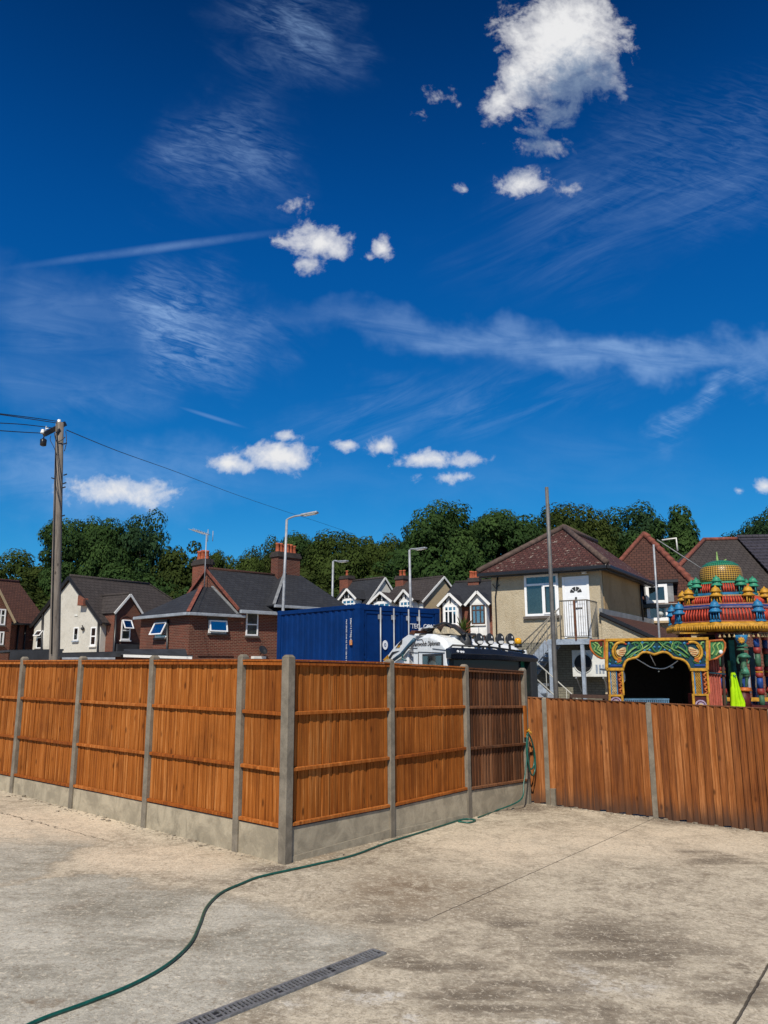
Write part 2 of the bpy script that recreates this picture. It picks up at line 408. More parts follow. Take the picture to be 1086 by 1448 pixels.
# ------------------------------------------------------------------ sun and sky
SUN_AZ, SUN_EL = rad(12), rad(46)           # sun stands behind the viewer, a little to the left
sv = V((-math.sin(SUN_AZ)*math.cos(SUN_EL), -math.cos(SUN_AZ)*math.cos(SUN_EL), math.sin(SUN_EL)))
sl = bpy.data.lights.new('sun', 'SUN'); sl.energy = 4.3; sl.angle = rad(.5); sl.color = (1, .92, .79)
so = bpy.data.objects.new('sun', sl); COL.objects.link(so)
so.rotation_euler = sv.to_track_quat('Z', 'Y').to_euler(); so.location = (-20, -60, 60)
w = bpy.data.worlds.new('World'); sc.world = w; w.use_nodes = True
T = NT(w.node_tree); bg = w.node_tree.nodes['Background']
sky = T.n('ShaderNodeTexSky', sky_type='NISHITA'); sky.sun_disc = False
sky.sun_elevation = SUN_EL; sky.sun_rotation = math.pi + SUN_AZ
sky.altitude = 400; sky.air_density = 1.0; sky.dust_density = .25; sky.ozone_density = 4.0

# clouds live on the sky as a function of direction: u = x/y, v = z/y of the view direction
g = bpy.data.node_groups.new('sky_clouds', 'ShaderNodeTree')
g.interface.new_socket('uv', in_out='INPUT', socket_type='NodeSocketVector')
g.interface.new_socket('density', in_out='OUTPUT', socket_type='NodeSocketFloat')
Q = NT(g); gi = Q.n('NodeGroupInput'); go = Q.n('NodeGroupOutput')
def ell(q, uv, px, py, rx, ry, rot=0.0):
    d = ray(px, py); e = ray(px+rx, py); f = ray(px, py-ry)
    su = abs(e.x - d.x); svv = abs(f.z - d.z)
    mp = q.n('ShaderNodeMapping', {'Vector': uv, 'Location': (d.x, d.z, 0), 'Rotation': (0, 0, rad(rot)), 'Scale': (su, svv, 1)}, vector_type='TEXTURE')
    return q.n('ShaderNodeVectorMath', {0: mp.outputs[0]}, operation='LENGTH').outputs['Value']
CUM = [(795,64,98,88,0,1.7),(735,112,44,52,0,.9),(858,88,34,52,0,.7),(786,160,44,30,0,.7),(706,146,26,34,0,.75),(765,205,46,12,0,.42),
       (742,258,46,24,0,1.0),(655,266,13,11,0,.6),(800,268,26,10,0,.36),(615,137,26,18,0,.36),
       (760,180,30,18,20,.5),(450,343,62,26,-8,1.05),(540,350,18,20,0,.85),(438,374,22,12,0,.45),(520,364,14,10,0,.6),(412,290,16,14,0,.30),
       (394,645,70,24,-4,1.1),(326,656,46,16,-8,1),(405,617,24,9,0,.7),(540,632,24,15,0,.9),(487,629,20,10,0,.8),(602,650,52,15,0,.95),(662,650,40,12,0,.6),(640,674,60,8,0,.36),
       (160,695,84,24,-3,.95),(1082,688,18,14,0,.9),(1045,694,14,8,0,.7)]
F = None
for px, py, rx, ry, rot, wt in CUM:
    # each blob waits for the one before it, so the shader compiler keeps few values alive at a time
    src = gi.outputs[0] if F is None else Q.n('ShaderNodeVectorMath', {0: F, 1: (0,0,1e-7), 2: gi.outputs[0]}, operation='MULTIPLY_ADD').outputs[0]
    e = Q.math('MULTIPLY', Q.math('SUBTRACT', 1.0, ell(Q, src, px, py, rx, ry, rot)), wt)
    F = e if F is None else Q.n('ShaderNodeMath', {0: F, 1: e, 2: .12}, operation='SMOOTH_MAX').outputs[0]
src = Q.n('ShaderNodeVectorMath', {0: F, 1: (0,0,1e-7), 2: gi.outputs[0]}, operation='MULTIPLY_ADD').outputs[0]
nz = Q.noise(src, 15, 12, .64, .5)
nz2 = Q.noise(src, 60, 6, .6, .2)
nn = Q.math('ADD', Q.math('MULTIPLY', Q.math('SUBTRACT', nz, .5), 2.1), Q.math('MULTIPLY', Q.math('SUBTRACT', nz2, .5), 1.25))
dens = Q.math('ADD', Q.math('MULTIPLY', F, 1.15), nn)
w.node_tree.links  # keep
g.links.new(dens, go.inputs[0])

tc = T.n('ShaderNodeTexCoord'); sp = T.n('ShaderNodeSeparateXYZ', {0: tc.outputs['Generated']})
front = T.math('GREATER_THAN', sp.outputs[1], .05)
yy = T.math('MAXIMUM', sp.outputs[1], .05)
uv = T.n('ShaderNodeCombineXYZ', {0: T.math('DIVIDE', sp.outputs[0], yy), 1: T.math('DIVIDE', sp.outputs[2], yy)}).outputs[0]
def cl(vec):
    n = T.n('ShaderNodeGroup', {0: vec} if False else None); n.node_tree = g
    w.node_tree.links.new(vec, n.inputs[0]); return n.outputs[0]
d0 = cl(uv)
def after(prev): return T.n('ShaderNodeVectorMath', {0: prev, 1: (0,0,1e-7), 2: uv}, operation='MULTIPLY_ADD').outputs[0]
d1 = cl(T.vadd(after(d0), (-.02, .10, 0)))
alpha = T.math('ADD', T.math('MULTIPLY', T.smooth(d0, -.05, .50), .42), T.math('MULTIPLY', T.smooth(d0, .18, 1.25), .56))
under = T.smooth(d1, -.15, 1.2)              # how much cloud stands between here and the sun
# thin high cloud
def wisps(rot, sx, sy, sc_, lo, hi, det=8, ro=.62, dist=.5):
    mp = T.n('ShaderNodeMapping', {'Vector': after(d1), 'Rotation': (0,0,rad(rot)), 'Scale': (1/sx, 1/sy, 1)}, vector_type='TEXTURE')
    return T.smooth(T.noise(mp.outputs[0], sc_, det, ro, dist), lo, hi)
wob = T.vmul(T.vadd(T.n('ShaderNodeTexNoise', {'Vector': uv, 'Scale': 5.0, 'Detail': 5, 'Roughness': .6}).outputs[1], (-.5,-.5,-.5)), (.34,.20,0))
def region(px, py, rx, ry, rot=0.0, soft=1.0, vec=None):
    v_ = vec or uv
    return T.smooth(ell(T, T.vadd(v_, wob) if vec else v_, px, py, rx, ry, rot), 1-soft, 1, 1, 0)
wA = wisps(-26, 6, 21, 1.0, .36, .80, 10, .66, .9); wB = wisps(-5, 6, 22, 1.0, .08, .80, 9, .62, 1.2); wC = wisps(24, 5, 30, 1.0, .34, .78, 10, .66, .8); wD = wisps(-18, 22, 95, 1.0, .36, .72, 8, .62, 1.2)
cir = None
for fld, px, py, rx, ry, rot, k in [
    (wB, 720, 478, 420, 44, -3.5, .62), (wB, 930, 492, 220, 36, -4, .45), (wB, 1070, 512, 90, 34, -12, .4), (wC, 1010, 572, 130, 40, 38, .62), (wD, 1010, 572, 110, 30, 38, .3),
    (wA, 270, 450, 180, 120, -22, .55), (wD, 260, 455, 160, 110, -22, .55), (wA, 400, 50, 170, 100, -30, .36), (wD, 420, 50, 140, 80, -25, .26), (wA, 330, 210, 140, 130, -40, .26), (wD, 330, 200, 110, 110, -30, .24),
    (wB, 70, 430, 190, 80, -20, .34), (wC, 880, 280, 330, 130, 24, .20), (wC, 620, 570, 360, 60, 9, .34), (wB, 110, 690, 280, 80, 0, .55), (wB, 500, 690, 800, 60, 0, .10), (wB, 830, 640, 280, 70, 0, .10), (wB, 80, 540, 220, 70, -12, .25), (wD, 1000, 210, 240, 140, 25, .16), (wA, 190, 560, 120, 60, 30, .3)]:
    e = T.math('MULTIPLY', fld, T.math('MULTIPLY', region(px, py, rx, ry, rot, vec=after(d1 if cir is None else cir)), k*.78))
    cir = e if cir is None else T.math('ADD', cir, e)
con = T.math('MULTIPLY', region(222, 351, 245, 9, 8, 1.0), T.smooth(T.noise(uv, 14, 6, .7), .25, .7, .10, .26))
con3 = T.math('MULTIPLY', region(300, 590, 60, 4, -18, .9), .2)
cir = T.math('ADD', cir, T.math('ADD', con, con3), 0, True)
# deep polarised blue: the clear sky is steepened, then the clouds are laid over it
sx3 = T.n('ShaderNodeSeparateXYZ', {0: T.n('ShaderNodeVectorMath', {0: sky.outputs[0], 1: (.1,.1,.1)}, operation='MULTIPLY').outputs[0]})
clear = T.n('ShaderNodeCombineXYZ', {0: T.math('MULTIPLY', T.math('POWER', sx3.outputs[0], 2.7), 8.0), 1: T.math('MULTIPLY', T.math('POWER', sx3.outputs[1], 1.2), 6.2), 2: T.math('MULTIPLY', T.math('POWER', sx3.outputs[2], .88), 7.7)}).outputs[0]
clear = T.n('ShaderNodeVectorMath', {0: clear, 'Scale': T.smooth(sp.outputs[2], .46, .82, 1.0, .38)}, operation='SCALE').outputs[0]
ccol = T.mix(under, (7.1, 7.1, 7.15), (1.7, 2.35, 3.5))
c1 = T.mix(T.math('MULTIPLY', cir, front), clear, (3.0, 4.6, 7.2))
c2 = T.mix(T.math('MULTIPLY', alpha, front), c1, ccol)
w.node_tree.links.new(c2, bg.inputs[0]); bg.inputs[1].default_value = .10
try:
    w.cycles.sampling_method = 'MANUAL'; w.cycles.sample_map_resolution = 512
except Exception: pass

sc.view_settings.view_transform = 'Standard'; sc.view_settings.look = 'None'
sc.view_settings.gamma = 1; sc.view_settings.exposure = 0.25

# ------------------------------------------------------------------ ground
def ground():
    xs = [-4000,-1500,-600,-250,-120,-60,-40] + [x*.5 for x in range(-50, 51)] + [40,60,120,250,600,1500,4000]
    ys = [-4000,-1000,-250,-80,-30] + [y*.5 for y in range(-16, 61)] + [34,40,50,70,110,180,400,1000,4000]
    vs = [(x, y, gz(x, y)) for y in ys for x in xs]; nx = len(xs)
    fs = [(j*nx+i, j*nx+i+1, (j+1)*nx+i+1, (j+1)*nx+i) for j in range(len(ys)-1) for i in range(nx-1)]
    m, t, b = newmat('yard_concrete')
    c = t.n('ShaderNodeTexCoord').outputs['Object']
    wv = t.n('ShaderNodeTexNoise', {'Vector': c, 'Scale': 1.3, 'Detail': 7, 'Roughness': .62}).outputs[1]
    warp = t.vadd(c, t.vmul(t.vadd(wv, (-.5,-.5,-.5)), (1.3,1.3,0)))
    wv2 = t.n('ShaderNodeTexNoise', {'Vector': c, 'Scale': 7, 'Detail': 5, 'Roughness': .6}).outputs[1]
    warp2 = t.vadd(c, t.vmul(t.vadd(wv2, (-.5,-.5,-.5)), (.22,.22,0)))
    warp3 = t.vadd(c, t.vmul(t.vadd(wv2, (-.5,-.5,-.5)), (.025,.025,0)))
    def spot(px, py, rx, ry, soft=.6, vec=None, rot=0.0):
        a = G(px, py); e = G(px+rx, py); f = G(px, py-ry); bk = G(px, py+ry)
        d = (e-a); ax = d.length; ay = (f-bk).length/2
        mp = t.n('ShaderNodeMapping', {'Vector': vec or warp, 'Location': (a.x, a.y, 0), 'Rotation': (0,0,rad(rot)), 'Scale': (ax, ay, 1e3)}, vector_type='TEXTURE')
        return t.smooth(t.n('ShaderNodeVectorMath', {0: mp.outputs[0]}, operation='LENGTH').outputs['Value'], 1-soft, 1, 1, 0)
    def seam(p, q, wd, vec=None):
        a = G(*p); e = G(*q); mid = (a+e)/2; d = e-a
        mp = t.n('ShaderNodeMapping', {'Vector': vec or warp2, 'Location': (mid.x, mid.y, 0), 'Rotation': (0,0,math.atan2(d.y,d.x)), 'Scale': (d.length/2, wd, 1e3)}, vector_type='TEXTURE')
        s = t.n('ShaderNodeSeparateXYZ', {0: mp.outputs[0]})
        return t.math('MULTIPLY', t.smooth(t.math('ABSOLUTE', s.outputs[1]), .4, 1, 1, 0), t.smooth(t.math('ABSOLUTE', s.outputs[0]), .93, 1, 1, 0))
    def mx(*a):
        r = a[0]
        for x in a[1:]: r = t.math('MAXIMUM', r, x)
        return r
    n1 = t.noise(c, .55, 8, .66, .5); n2 = t.noise(c, 2.6, 9, .7, .8); n3 = t.noise(c, 11, 8, .72, .6); n4 = t.noise(c, 55, 6, .75); n5 = t.noise(c, 190, 2, .6)
    tr = t.noise(t.n('ShaderNodeMapping', {'Vector': c, 'Rotation': (0,0,rad(-28)), 'Scale': (.55, 3.4, 1)}).outputs[0], 1.5, 8, .68, .7)
    f = t.math('ADD', t.math('MULTIPLY', n1, .3), t.math('ADD', t.math('MULTIPLY', n2, .4), t.math('MULTIPLY', n3, .3)))
    cc = t.mix(t.smooth(f, .37, .57), (.235,.195,.145), (.57,.50,.385))
    cc = t.mix(t.smooth(n3, .50, .70, 0, .6), cc, (.62,.53,.41))
    # smoother grey slab at the left and foot of the picture's yard
    gp = mx(spot(60,1360,330,135,.16), spot(300,1345,210,90,.35), spot(-40,1212,150,50,.2), spot(80,1268,130,30,.14), spot(420,1335,150,50,.7))
    gcol = t.mix(t.smooth(t.math('ADD', t.math('MULTIPLY', n1, .5), t.math('ADD', t.math('MULTIPLY', n2, .2), t.math('MULTIPLY', tr, .3))), .38, .60), (.20,.19,.155), (.52,.50,.435))
    cc = t.mix(t.math('MULTIPLY', gp, t.smooth(n3, .25, .6, .72, .95)), cc, gcol)
    edge = t.math('MULTIPLY', t.math('MULTIPLY', gp, t.math('SUBTRACT', 1.0, gp)), 2.6, 0, True)
    cc = t.mix(t.math('MULTIPLY', edge, t.smooth(n2, .4, .6, .2, .8)), cc, (.17,.145,.11))
    # tan washed sand by the left fence
    sp_ = mx(spot(60,1165,190,34,.6), spot(230,1215,150,26,.5), spot(900,1190,260,36,.8), spot(720,1200,170,40,.9))
    cc = t.mix(t.math('MULTIPLY', sp_, t.smooth(n2, .35, .62, .45, .92)), cc, (.68,.57,.43))
    # brown soil and damp
    br = mx(spot(410,1200,190,30,.8), spot(330,1170,150,18,.8), spot(330,1395,70,10,.6), spot(590,1260,190,55,.9), spot(60,1425,44,12,.5))
    cc = t.mix(t.math('MULTIPLY', br, t.smooth(n2, .40, .60, .1, .85)), cc, (.17,.115,.068))
    dk = mx(spot(600,1362,130,18,.6), spot(690,1425,170,26,.7), spot(500,1392,70,14,.8), spot(900,1345,230,50,.9), spot(730,1392,130,18,.7), spot(880,1325,190,45,.9), spot(1050,1400,120,20,.8), spot(1058,1372,20,10,.5), spot(700,1300,60,16,.8), spot(830,1440,60,18,.7), spot(560,1300,90,16,.9), spot(1010,1215,70,12,.8), spot(960,1200,50,10,.8))
    cc = t.mix(t.math('MULTIPLY', dk, t.smooth(tr, .38, .58, .25, .85)), cc, (.12,.096,.07))
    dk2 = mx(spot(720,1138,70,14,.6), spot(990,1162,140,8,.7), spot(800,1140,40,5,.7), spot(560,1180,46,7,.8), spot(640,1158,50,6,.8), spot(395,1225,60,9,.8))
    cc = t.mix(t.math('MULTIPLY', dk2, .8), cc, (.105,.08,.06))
    cc = t.mix(t.smooth(t.noise(c, .9, 9, .72, 1.0), .54, .68, 0, .5), cc, (.17,.13,.09))
    cc = t.mix(t.smooth(tr, .57, .74, 0, .45), cc, (.18,.145,.105))
    wt = mx(spot(535,1408,60,18,.7,warp), spot(820,1372,46,20,.8), spot(580,1440,30,8,.4,warp2), spot(760,1447,46,7,.4,warp2), spot(420,1432,40,14,.9), spot(850,1395,120,20,.9))
    cc = t.mix(t.math('MULTIPLY', wt, t.smooth(n3, .42, .62, .05, .8)), cc, (.62,.60,.56))
    pv = t.n('ShaderNodeTexVoronoi', {'Vector': c, 'Scale': 9.0}, feature='F1').outputs['Distance']
    cc = t.mix(t.math('MULTIPLY', t.smooth(pv, .035, .07, 1, 0), .8), cc, (.05,.04,.035))
    pv2 = t.n('ShaderNodeTexVoronoi', {'Vector': t.vadd(c, (3.3,1.7,0)), 'Scale': 7.0}, feature='F1').outputs['Distance']
    cc = t.mix(t.math('MULTIPLY', t.smooth(pv2, .03, .075, 1, 0), .7), cc, (.78,.74,.68))
    cc = t.mix(t.smooth(n4, .50, .66, 0, .62), cc, (.19,.15,.11))
    n6 = t.noise(c, 26, 6, .75, .8)
    cc = t.mix(t.smooth(n6, .52, .62, 0, .6), cc, (.23,.18,.125)); cc = t.mix(t.smooth(n6, .47, .36, 0, .7), cc, (.70,.62,.49))
    cc = t.mix(t.smooth(n5, .6, .75, 0, .5), cc, (.75,.68,.58))
    joint = mx(seam((596,1304),(930,1155),.0065, vec=warp3), seam((1090,1358),(1036,1452),.012, vec=warp3), seam((-5,1148),(150,1188),.010))
    cc = t.mix(t.math('MULTIPLY', joint, .85), cc, (.05,.04,.03))
    link(t, cc, b.inputs['Base Color']); b.inputs['Specular IOR Level'].default_value = .2
    link(t, t.smooth(n2, .3, .7, .8, .97), b.inputs['Roughness'])
    h = t.math('ADD', t.math('MULTIPLY', n3, .8), t.math('ADD', t.math('MULTIPLY', n4, .35), t.math('MULTIPLY', joint, -.9)))
    bump(t, b, h, .8, .02)
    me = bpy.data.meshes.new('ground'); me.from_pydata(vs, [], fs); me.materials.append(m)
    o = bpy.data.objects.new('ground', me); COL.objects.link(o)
    tag(o, 'dirty pale concrete yard with sandy stains', None, None, 'structure')
ground()

# ------------------------------------------------------------------ drain channel
def drain():
    a, e = G(270,1452), G(535,1347)
    d = e - a; L = d.length + .8; yaw = math.atan2(d.y, d.x)
    o = e - d.normalized()*L
    t = thing('drain_channel', 'black slotted drain channel set in the concrete yard', 'drain', loc=(o.x, o.y, gz(o.x,o.y)+.004), yaw=yaw)
    nseg = max(1, round(L/.5)); sg = L/nseg
    slope = (gz(e.x,e.y)-gz(o.x,o.y))/L
    t.rotation_euler = (0, -math.atan(slope), yaw)
    k = MB()
    for s in (-1, 1): k.box((0, s*.062-.008, -.05), (L, s*.062+.008, .009))
    k.box((L,-.070,-.05),(L+.014,.070,.009))
    k.build('channel_edge', M['grate'], t)
    k = MB(); k.box((0,-.054,-.05),(L,.054,.0005)); k.build('slot_shade_plate', M['black_paint'], t)  # black plate right under the bars stands in for the shade in the slots
    x = 0.0
    for _s in range(nseg):
        seg = sg; q = MB()
        e = x+seg-.003
        vs, fs = [], []
        q.box((x+.002,-.053,.001),(e,-.046,.010)); q.box((x+.002,.046,.001),(e,.053,.010)); q.box((x+.002,-.003,.001),(e,.003,.006))
        n = int(seg/.036)
        for i in range(n):
            xx = x+.004+i*(seg-.03)/n
            q.prism([(xx,-.046,.0015),(xx+.013,-.046,.0015),(xx+.031,.046,.0015),(xx+.018,.046,.0015)], (0,0,.0075))
        q.build('grating', M['grate'], t); x += seg
drain()

# ------------------------------------------------------------------ hose
HOSE = []
def hose():
    px = [(-30,1490),(50,1448),(120,1422),(185,1396),(235,1368),(268,1338),(282,1310),(292,1285),(312,1265),(340,1252),(366,1242),(410,1232),(455,1222),(500,1211),(545,1194),(590,1180),(628,1168),(655,1160),(672,1161),(664,1164.5),(648,1163)]
    p = [G(*q) for q in px]
    pts = spline([V((q.x, q.y, q.z+.013)) for q in p], 6); HOSE.extend(pts)
    m = MB(); m.tube(pts, .0125, 8)
    t = m.build('garden_hose', M['hose'])
    tag(t, 'long green garden hose lying curled across the concrete yard', 'hose')
hose()
# ------------------------------------------------------------------ fences
EX, EY = -1.108, 9.091
AL, AR, AI = rad(139.414), rad(52.833), rad(-36)
def post_mb(x, y0, zb, zt, w=.095, d=.105, chips=True):
    m = MB(); x0, x1, ya, yb = x-w/2, x+w/2, y0-d/2, y0+d/2
    c = .022
    m.box((x0,ya,zb),(x1,yb,zt-.03))
    m.add([(x0,ya,zt-.03),(x1,ya,zt-.03),(x1,yb,zt-.03),(x0,yb,zt-.03),(x0+c,ya+c,zt),(x1-c,ya+c,zt),(x1-c,yb-c,zt),(x0+c,yb-c,zt)],
          [(4,5,6,7),(0,1,5,4),(1,2,6,5),(2,3,7,6),(3,0,4,7)])
    return m
def panel(parent, s0, s1, zb0, zb1, zt0, zt1, wood='orange_wood', slat=False, side=-1):
    """close-board panel between two posts seen from its rail side; front face towards -y*side"""
    L = s1 - s0; f = side
    zb = lambda s: zb0 + (zb1-zb0)*(s-s0)/L
    zt = lambda s: zt0 + (zt1-zt0)*(s-s0)/L
    m = MB(); pitch = .060 if not slat else .094; n = max(1, int(round(L/pitch))); pitch = L/n
    for i in range(n):
        a = s0 + i*pitch; b_ = a + pitch - random.uniform(.004, .009)
        off = random.uniform(-.006, .007)
        if slat:
            b_ = a + pitch*.56; off = .004
        ya, yb = f*(off), f*(off-.014)
        zl = random.uniform(-.004,.004)
        m.prism([(a,ya,zb(a)+zl),(b_,ya+f*random.uniform(-.006,.004),zb(b_)+zl),(b_,ya+f*.0,zt(b_)-.004),(a,ya+f*random.uniform(-.004,.004),zt(a)-.004)], (0,-f*.014,0), random.random())
        if slat:
            m.prism([(b_-.022,f*-.0115,zb(a)),(a+pitch+.022,f*-.0115,zb(a)),(a+pitch+.022,f*-.0115,zt(a)-.01),(b_-.022,f*-.0115,zt(a)-.01)], (0,-f*.012,0), random.random()*.25)
    m.prism([(s0+.002,f*-.021,zb0+.01),(s1-.002,f*-.021,zb1+.01),(s1-.002,f*-.021,zt1-.02),(s0+.002,f*-.021,zt0-.02)], (0,-f*.008,0), .1)
    pn = m.build('panel', M[wood], parent)
    rm = M['rail_wood'] if not slat else M['brown_wood']
    H = 1.82
    for k, (fr_, h, pr) in enumerate([(0.012,.04,.040),(.335,.042,.036),(.675,.042,.036),(.985,.040,.042)]):
        q = MB()
        za = zb(s0) + (zt(s0)-zb(s0))*fr_; ze = zb(s1) + (zt(s1)-zb(s1))*fr_
        y1 = f*(.006+pr); y0 = f*.006 if k != 3 else f*-.03
        q.prism([(s0+.004,y0,za-h/2),(s0+.004,y0,za+h/2),(s0+.004,y1,za+h/2-.006),(s0+.004,y1,za-h/2)], (L-.008,0,ze-za), random.random())
        q.build('rail', rm, pn, .003)
    if True:
        q = MB()
        q.prism([(s0+.002,f*-.035,zt(s0)-.002),(s0+.002,f*.055,zt(s0)-.004),(s0+.002,f*.055,zt(s0)+.013),(s0+.002,f*-.035,zt(s0)+.02)], (L-.004,0,zt1-zt0), random.random())
        q.build('capping', rm, pn)
    return pn
def gravel(parent, s0, s1, zb0, zb1, zt0, zt1, f, two=False):
    m = MB(); L = s1-s0
    m.prism([(s0,f*.026,zb0-.15),(s1,f*.026,zb1-.15),(s1,f*.026,zt1-.012),(s0,f*.026,zt0-.012)], (0,-f*.05,0))
    m.build('gravel_board', M['gravel_concrete'], parent, .004)
    if two:
        m = MB(); m.prism([(s0,f*.031,zb0-.2),(s1,f*.031,zb1-.2),(s1,f*.031,two[1]),(s0,f*.031,two[0])], (0,-f*.006,0))
        m.build('gravel_board', M['gravel_concrete'], parent, .004)

def fences():
    # left run
    fl = Fr((EX, EY, 0), AL)
    t = thing('timber_fence', 'orange-brown boarded fence on concrete gravel boards, running off to the left', 'fence', fl)
    S = [0, .814, 2.719, 4.656, 6.600, 8.53, 10.46]
    f = 1      # viewer side is +y of this frame (x runs away to the left)
    gl = lambda s: gz(*(fl.M @ V((s,0,0))).xy)
    TOP = [2.150,2.165,2.175,2.185,2.198,2.205,2.21]; BOT = [.328,.345,.345,.340,.334,.334,.334]
    for i, s in enumerate(S[1:], 1):
        post_mb(s, .0, gl(s)-.3, TOP[i]+.075).build('post', M['post_concrete'], t, .005)
    for i in range(len(S)-1):
        s0, s1 = S[i]+.05, S[i+1]-.05
        panel(t, s0, s1, (BOT[i]+BOT[i+1])/2-.003, (BOT[i]+BOT[i+1])/2+.003, (TOP[i]+TOP[i+1])/2-.004, (TOP[i]+TOP[i+1])/2+.004, side=f)
        b_ = (BOT[i]+BOT[i+1])/2
        gravel(t, s0-.02, s1+.02, gl(s0), gl(s1), b_, b_, f)
    # right run with the corner post
    fr_ = Fr((EX, EY, 0), AR)
    t = thing('timber_fence', 'orange-brown boarded fence from the thick corner post to the hanging hose', 'fence', fr_)
    S = [0, 1.937, 3.862, 5.790]; f = -1
    gl = lambda s: gz(*(fr_.M @ V((s,0,0))).xy)
    m = post_mb(0, 0, -.4, 2.225, .112, .112); c = m.build('post', M['post_concrete'], t, .006)
    for s, zt in ((1.937,2.185),(3.862,2.115),(5.790,2.05)):
        post_mb(s, 0, gl(s)-.3, zt).build('post', M['post_concrete'], t, .005)
    T0 = [(2.154,2.125),(2.118,2.062),(2.048,1.985)]; B0 = [(.346,.296),(.292,.278),(.262,.182)]
    for i in range(3):
        s0, s1 = S[i]+.058, S[i+1]-.05
        panel(t, s0, s1, *B0[i], *T0[i], wood='brown_wood' if i == 2 else 'orange_wood', slat=(i == 2), side=f)
        gravel(t, s0-.02, s1+.02, gl(s0), gl(s1), *B0[i], f, ((.03,.03) if i == 0 else ((-.0,-.06) if i == 1 else None)))
    # low fence
    fi = Fr((2.75, 13.65, 0), AI)
    t = thing('low_fence', 'lower brown featheredge board fence meeting the concrete at the right', 'fence', fi)
    gl = lambda s: gz(*(fi.M @ V((s,0,0))).xy)
    S = [0, 1.77, 3.53, 5.3]
    ztop = lambda s: 1.538 - .022*s
    for s in S:
        post_mb(s, 0.0, gl(s)-.25, ztop(s)+.015, .085, .10).build('post', M['post_concrete'], t, .005)
    m = MB(); m.prism([(.055,-.075,gl(.1)-.1),(.055,-.075,gl(.1)+.27),(.055,-.01,gl(.1)+.27),(.055,-.01,gl(.1)-.1)], (.085,0,0)); m.build('post_stub', M['post_concrete'], t, .006)
    for s0, s1 in ((-.46,-.045),(.045,1.725),(1.815,3.485),(3.575,5.25)):
        m = MB(); n = int(round((s1-s0)/.104)); p = (s1-s0)/n
        for i in range(n):
            a = s0+i*p; b_ = a+p-.004
            dz = random.uniform(-.012,.012); zb = gl(a)+random.uniform(-.03,.03)
            tl = random.uniform(-.006,.006)
            w0 = -.050+random.uniform(-.005,.005); k_ = .012+p*.12
            m.prism([(a,w0,zb),(a+k_,w0-.003,zb),(b_,-.016,zb+random.uniform(-.012,.012)),(b_+tl,-.016,ztop(a)+dz*.3),(a+k_+tl,w0-.003,ztop(a)+dz*.3),(a+tl,w0,ztop(a)+dz*.3)], (0,.012,0), random.random())
        m.box((s0,-.006,gl(s0)+.05),(s1,-.001,ztop(s1)-.02), .05)
        pn = m.build('panel', M['low_wood'], t)
        for fz in (.16,.5,.86):
            q = MB(); q.box((s0+.01,-.01,gl(s0)+fz*1.65-.03),(s1-.01,.05,gl(s0)+fz*1.65+.03)); q.build('rail', M['rail_wood'], pn)
        q = MB(); q.prism([(s0,-.05,ztop(s0)),(s0,.03,ztop(s0)),(s0,.03,ztop(s0)+.012),(s0,-.05,ztop(s0)+.012)], (s1-s0,0,ztop(s1)-ztop(s0))); q.build('capping', M['brown_wood'], pn)
    # tap and hanging hose on the last tall post
    pt = fr_.M @ V((5.70, -.075, 1.0))
    tp = thing('garden_tap', 'small brass tap on a timber batten fixed to the tall fence end post', 'tap', loc=pt, yaw=AR)
    m = MB(); m.box((-.03,-.01,-.10),(.03,.03,.42)); m.build('batten', M['orange_wood'], tp)
    m = MB(); m.tube([(0,-.01,.0),(0,-.06,0),(0,-.085,-.01),(0,-.09,-.05)], [.014,.014,.013,.011], 8); m.lathe([(.012,.0),(.02,.01),(.02,.03),(.006,.035),(.006,.05)], (0,-.05,.0), 8); m.box((-.03,-.055,.048),(.03,-.045,.056))
    m.build('spout', M['gold'], tp)
    o = pt
    def lp(u, v, n=-.1): return fr_.M @ V((5.56+u*.85, -.03+n, v))
    a = [lp(0,.97,-.13), lp(-.04,.9,-.14), lp(-.07,.72,-.14), lp(-.02,.52,-.13), lp(.10,.40,-.12), lp(.24,.42,-.12), lp(.30,.58,-.12), lp(.24,.80,-.12), lp(.08,.95,-.13), lp(-.03,.92,-.15), lp(-.06,.66,-.15), lp(.02,.38,-.15), lp(.16,.29,-.14), lp(.27,.40,-.14), lp(.28,.62,-.14), lp(.16,.86,-.14), lp(.02,.99,-.14)]
    m = MB(); m.tube(spline(a, 7), .013, 8)
    b2 = [lp(-.02,.98,-.15), lp(-.05,.8,-.15), lp(-.10,.55,-.15), lp(-.28,.22,-.16), lp(-.48,-.02,-.18)]
    q = G(700,1148); b2 += [V((q.x,q.y,q.z+.012)), G(690,1152)+V((0,0,.012)), G(676,1157)+V((0,0,.012))]
    m.tube(spline(b2, 7), .0115, 8)
    h = m.build('coiled_hose', M['hose']); tag(h, 'green hose looped over the tap on the fence end post', 'hose')
fences()

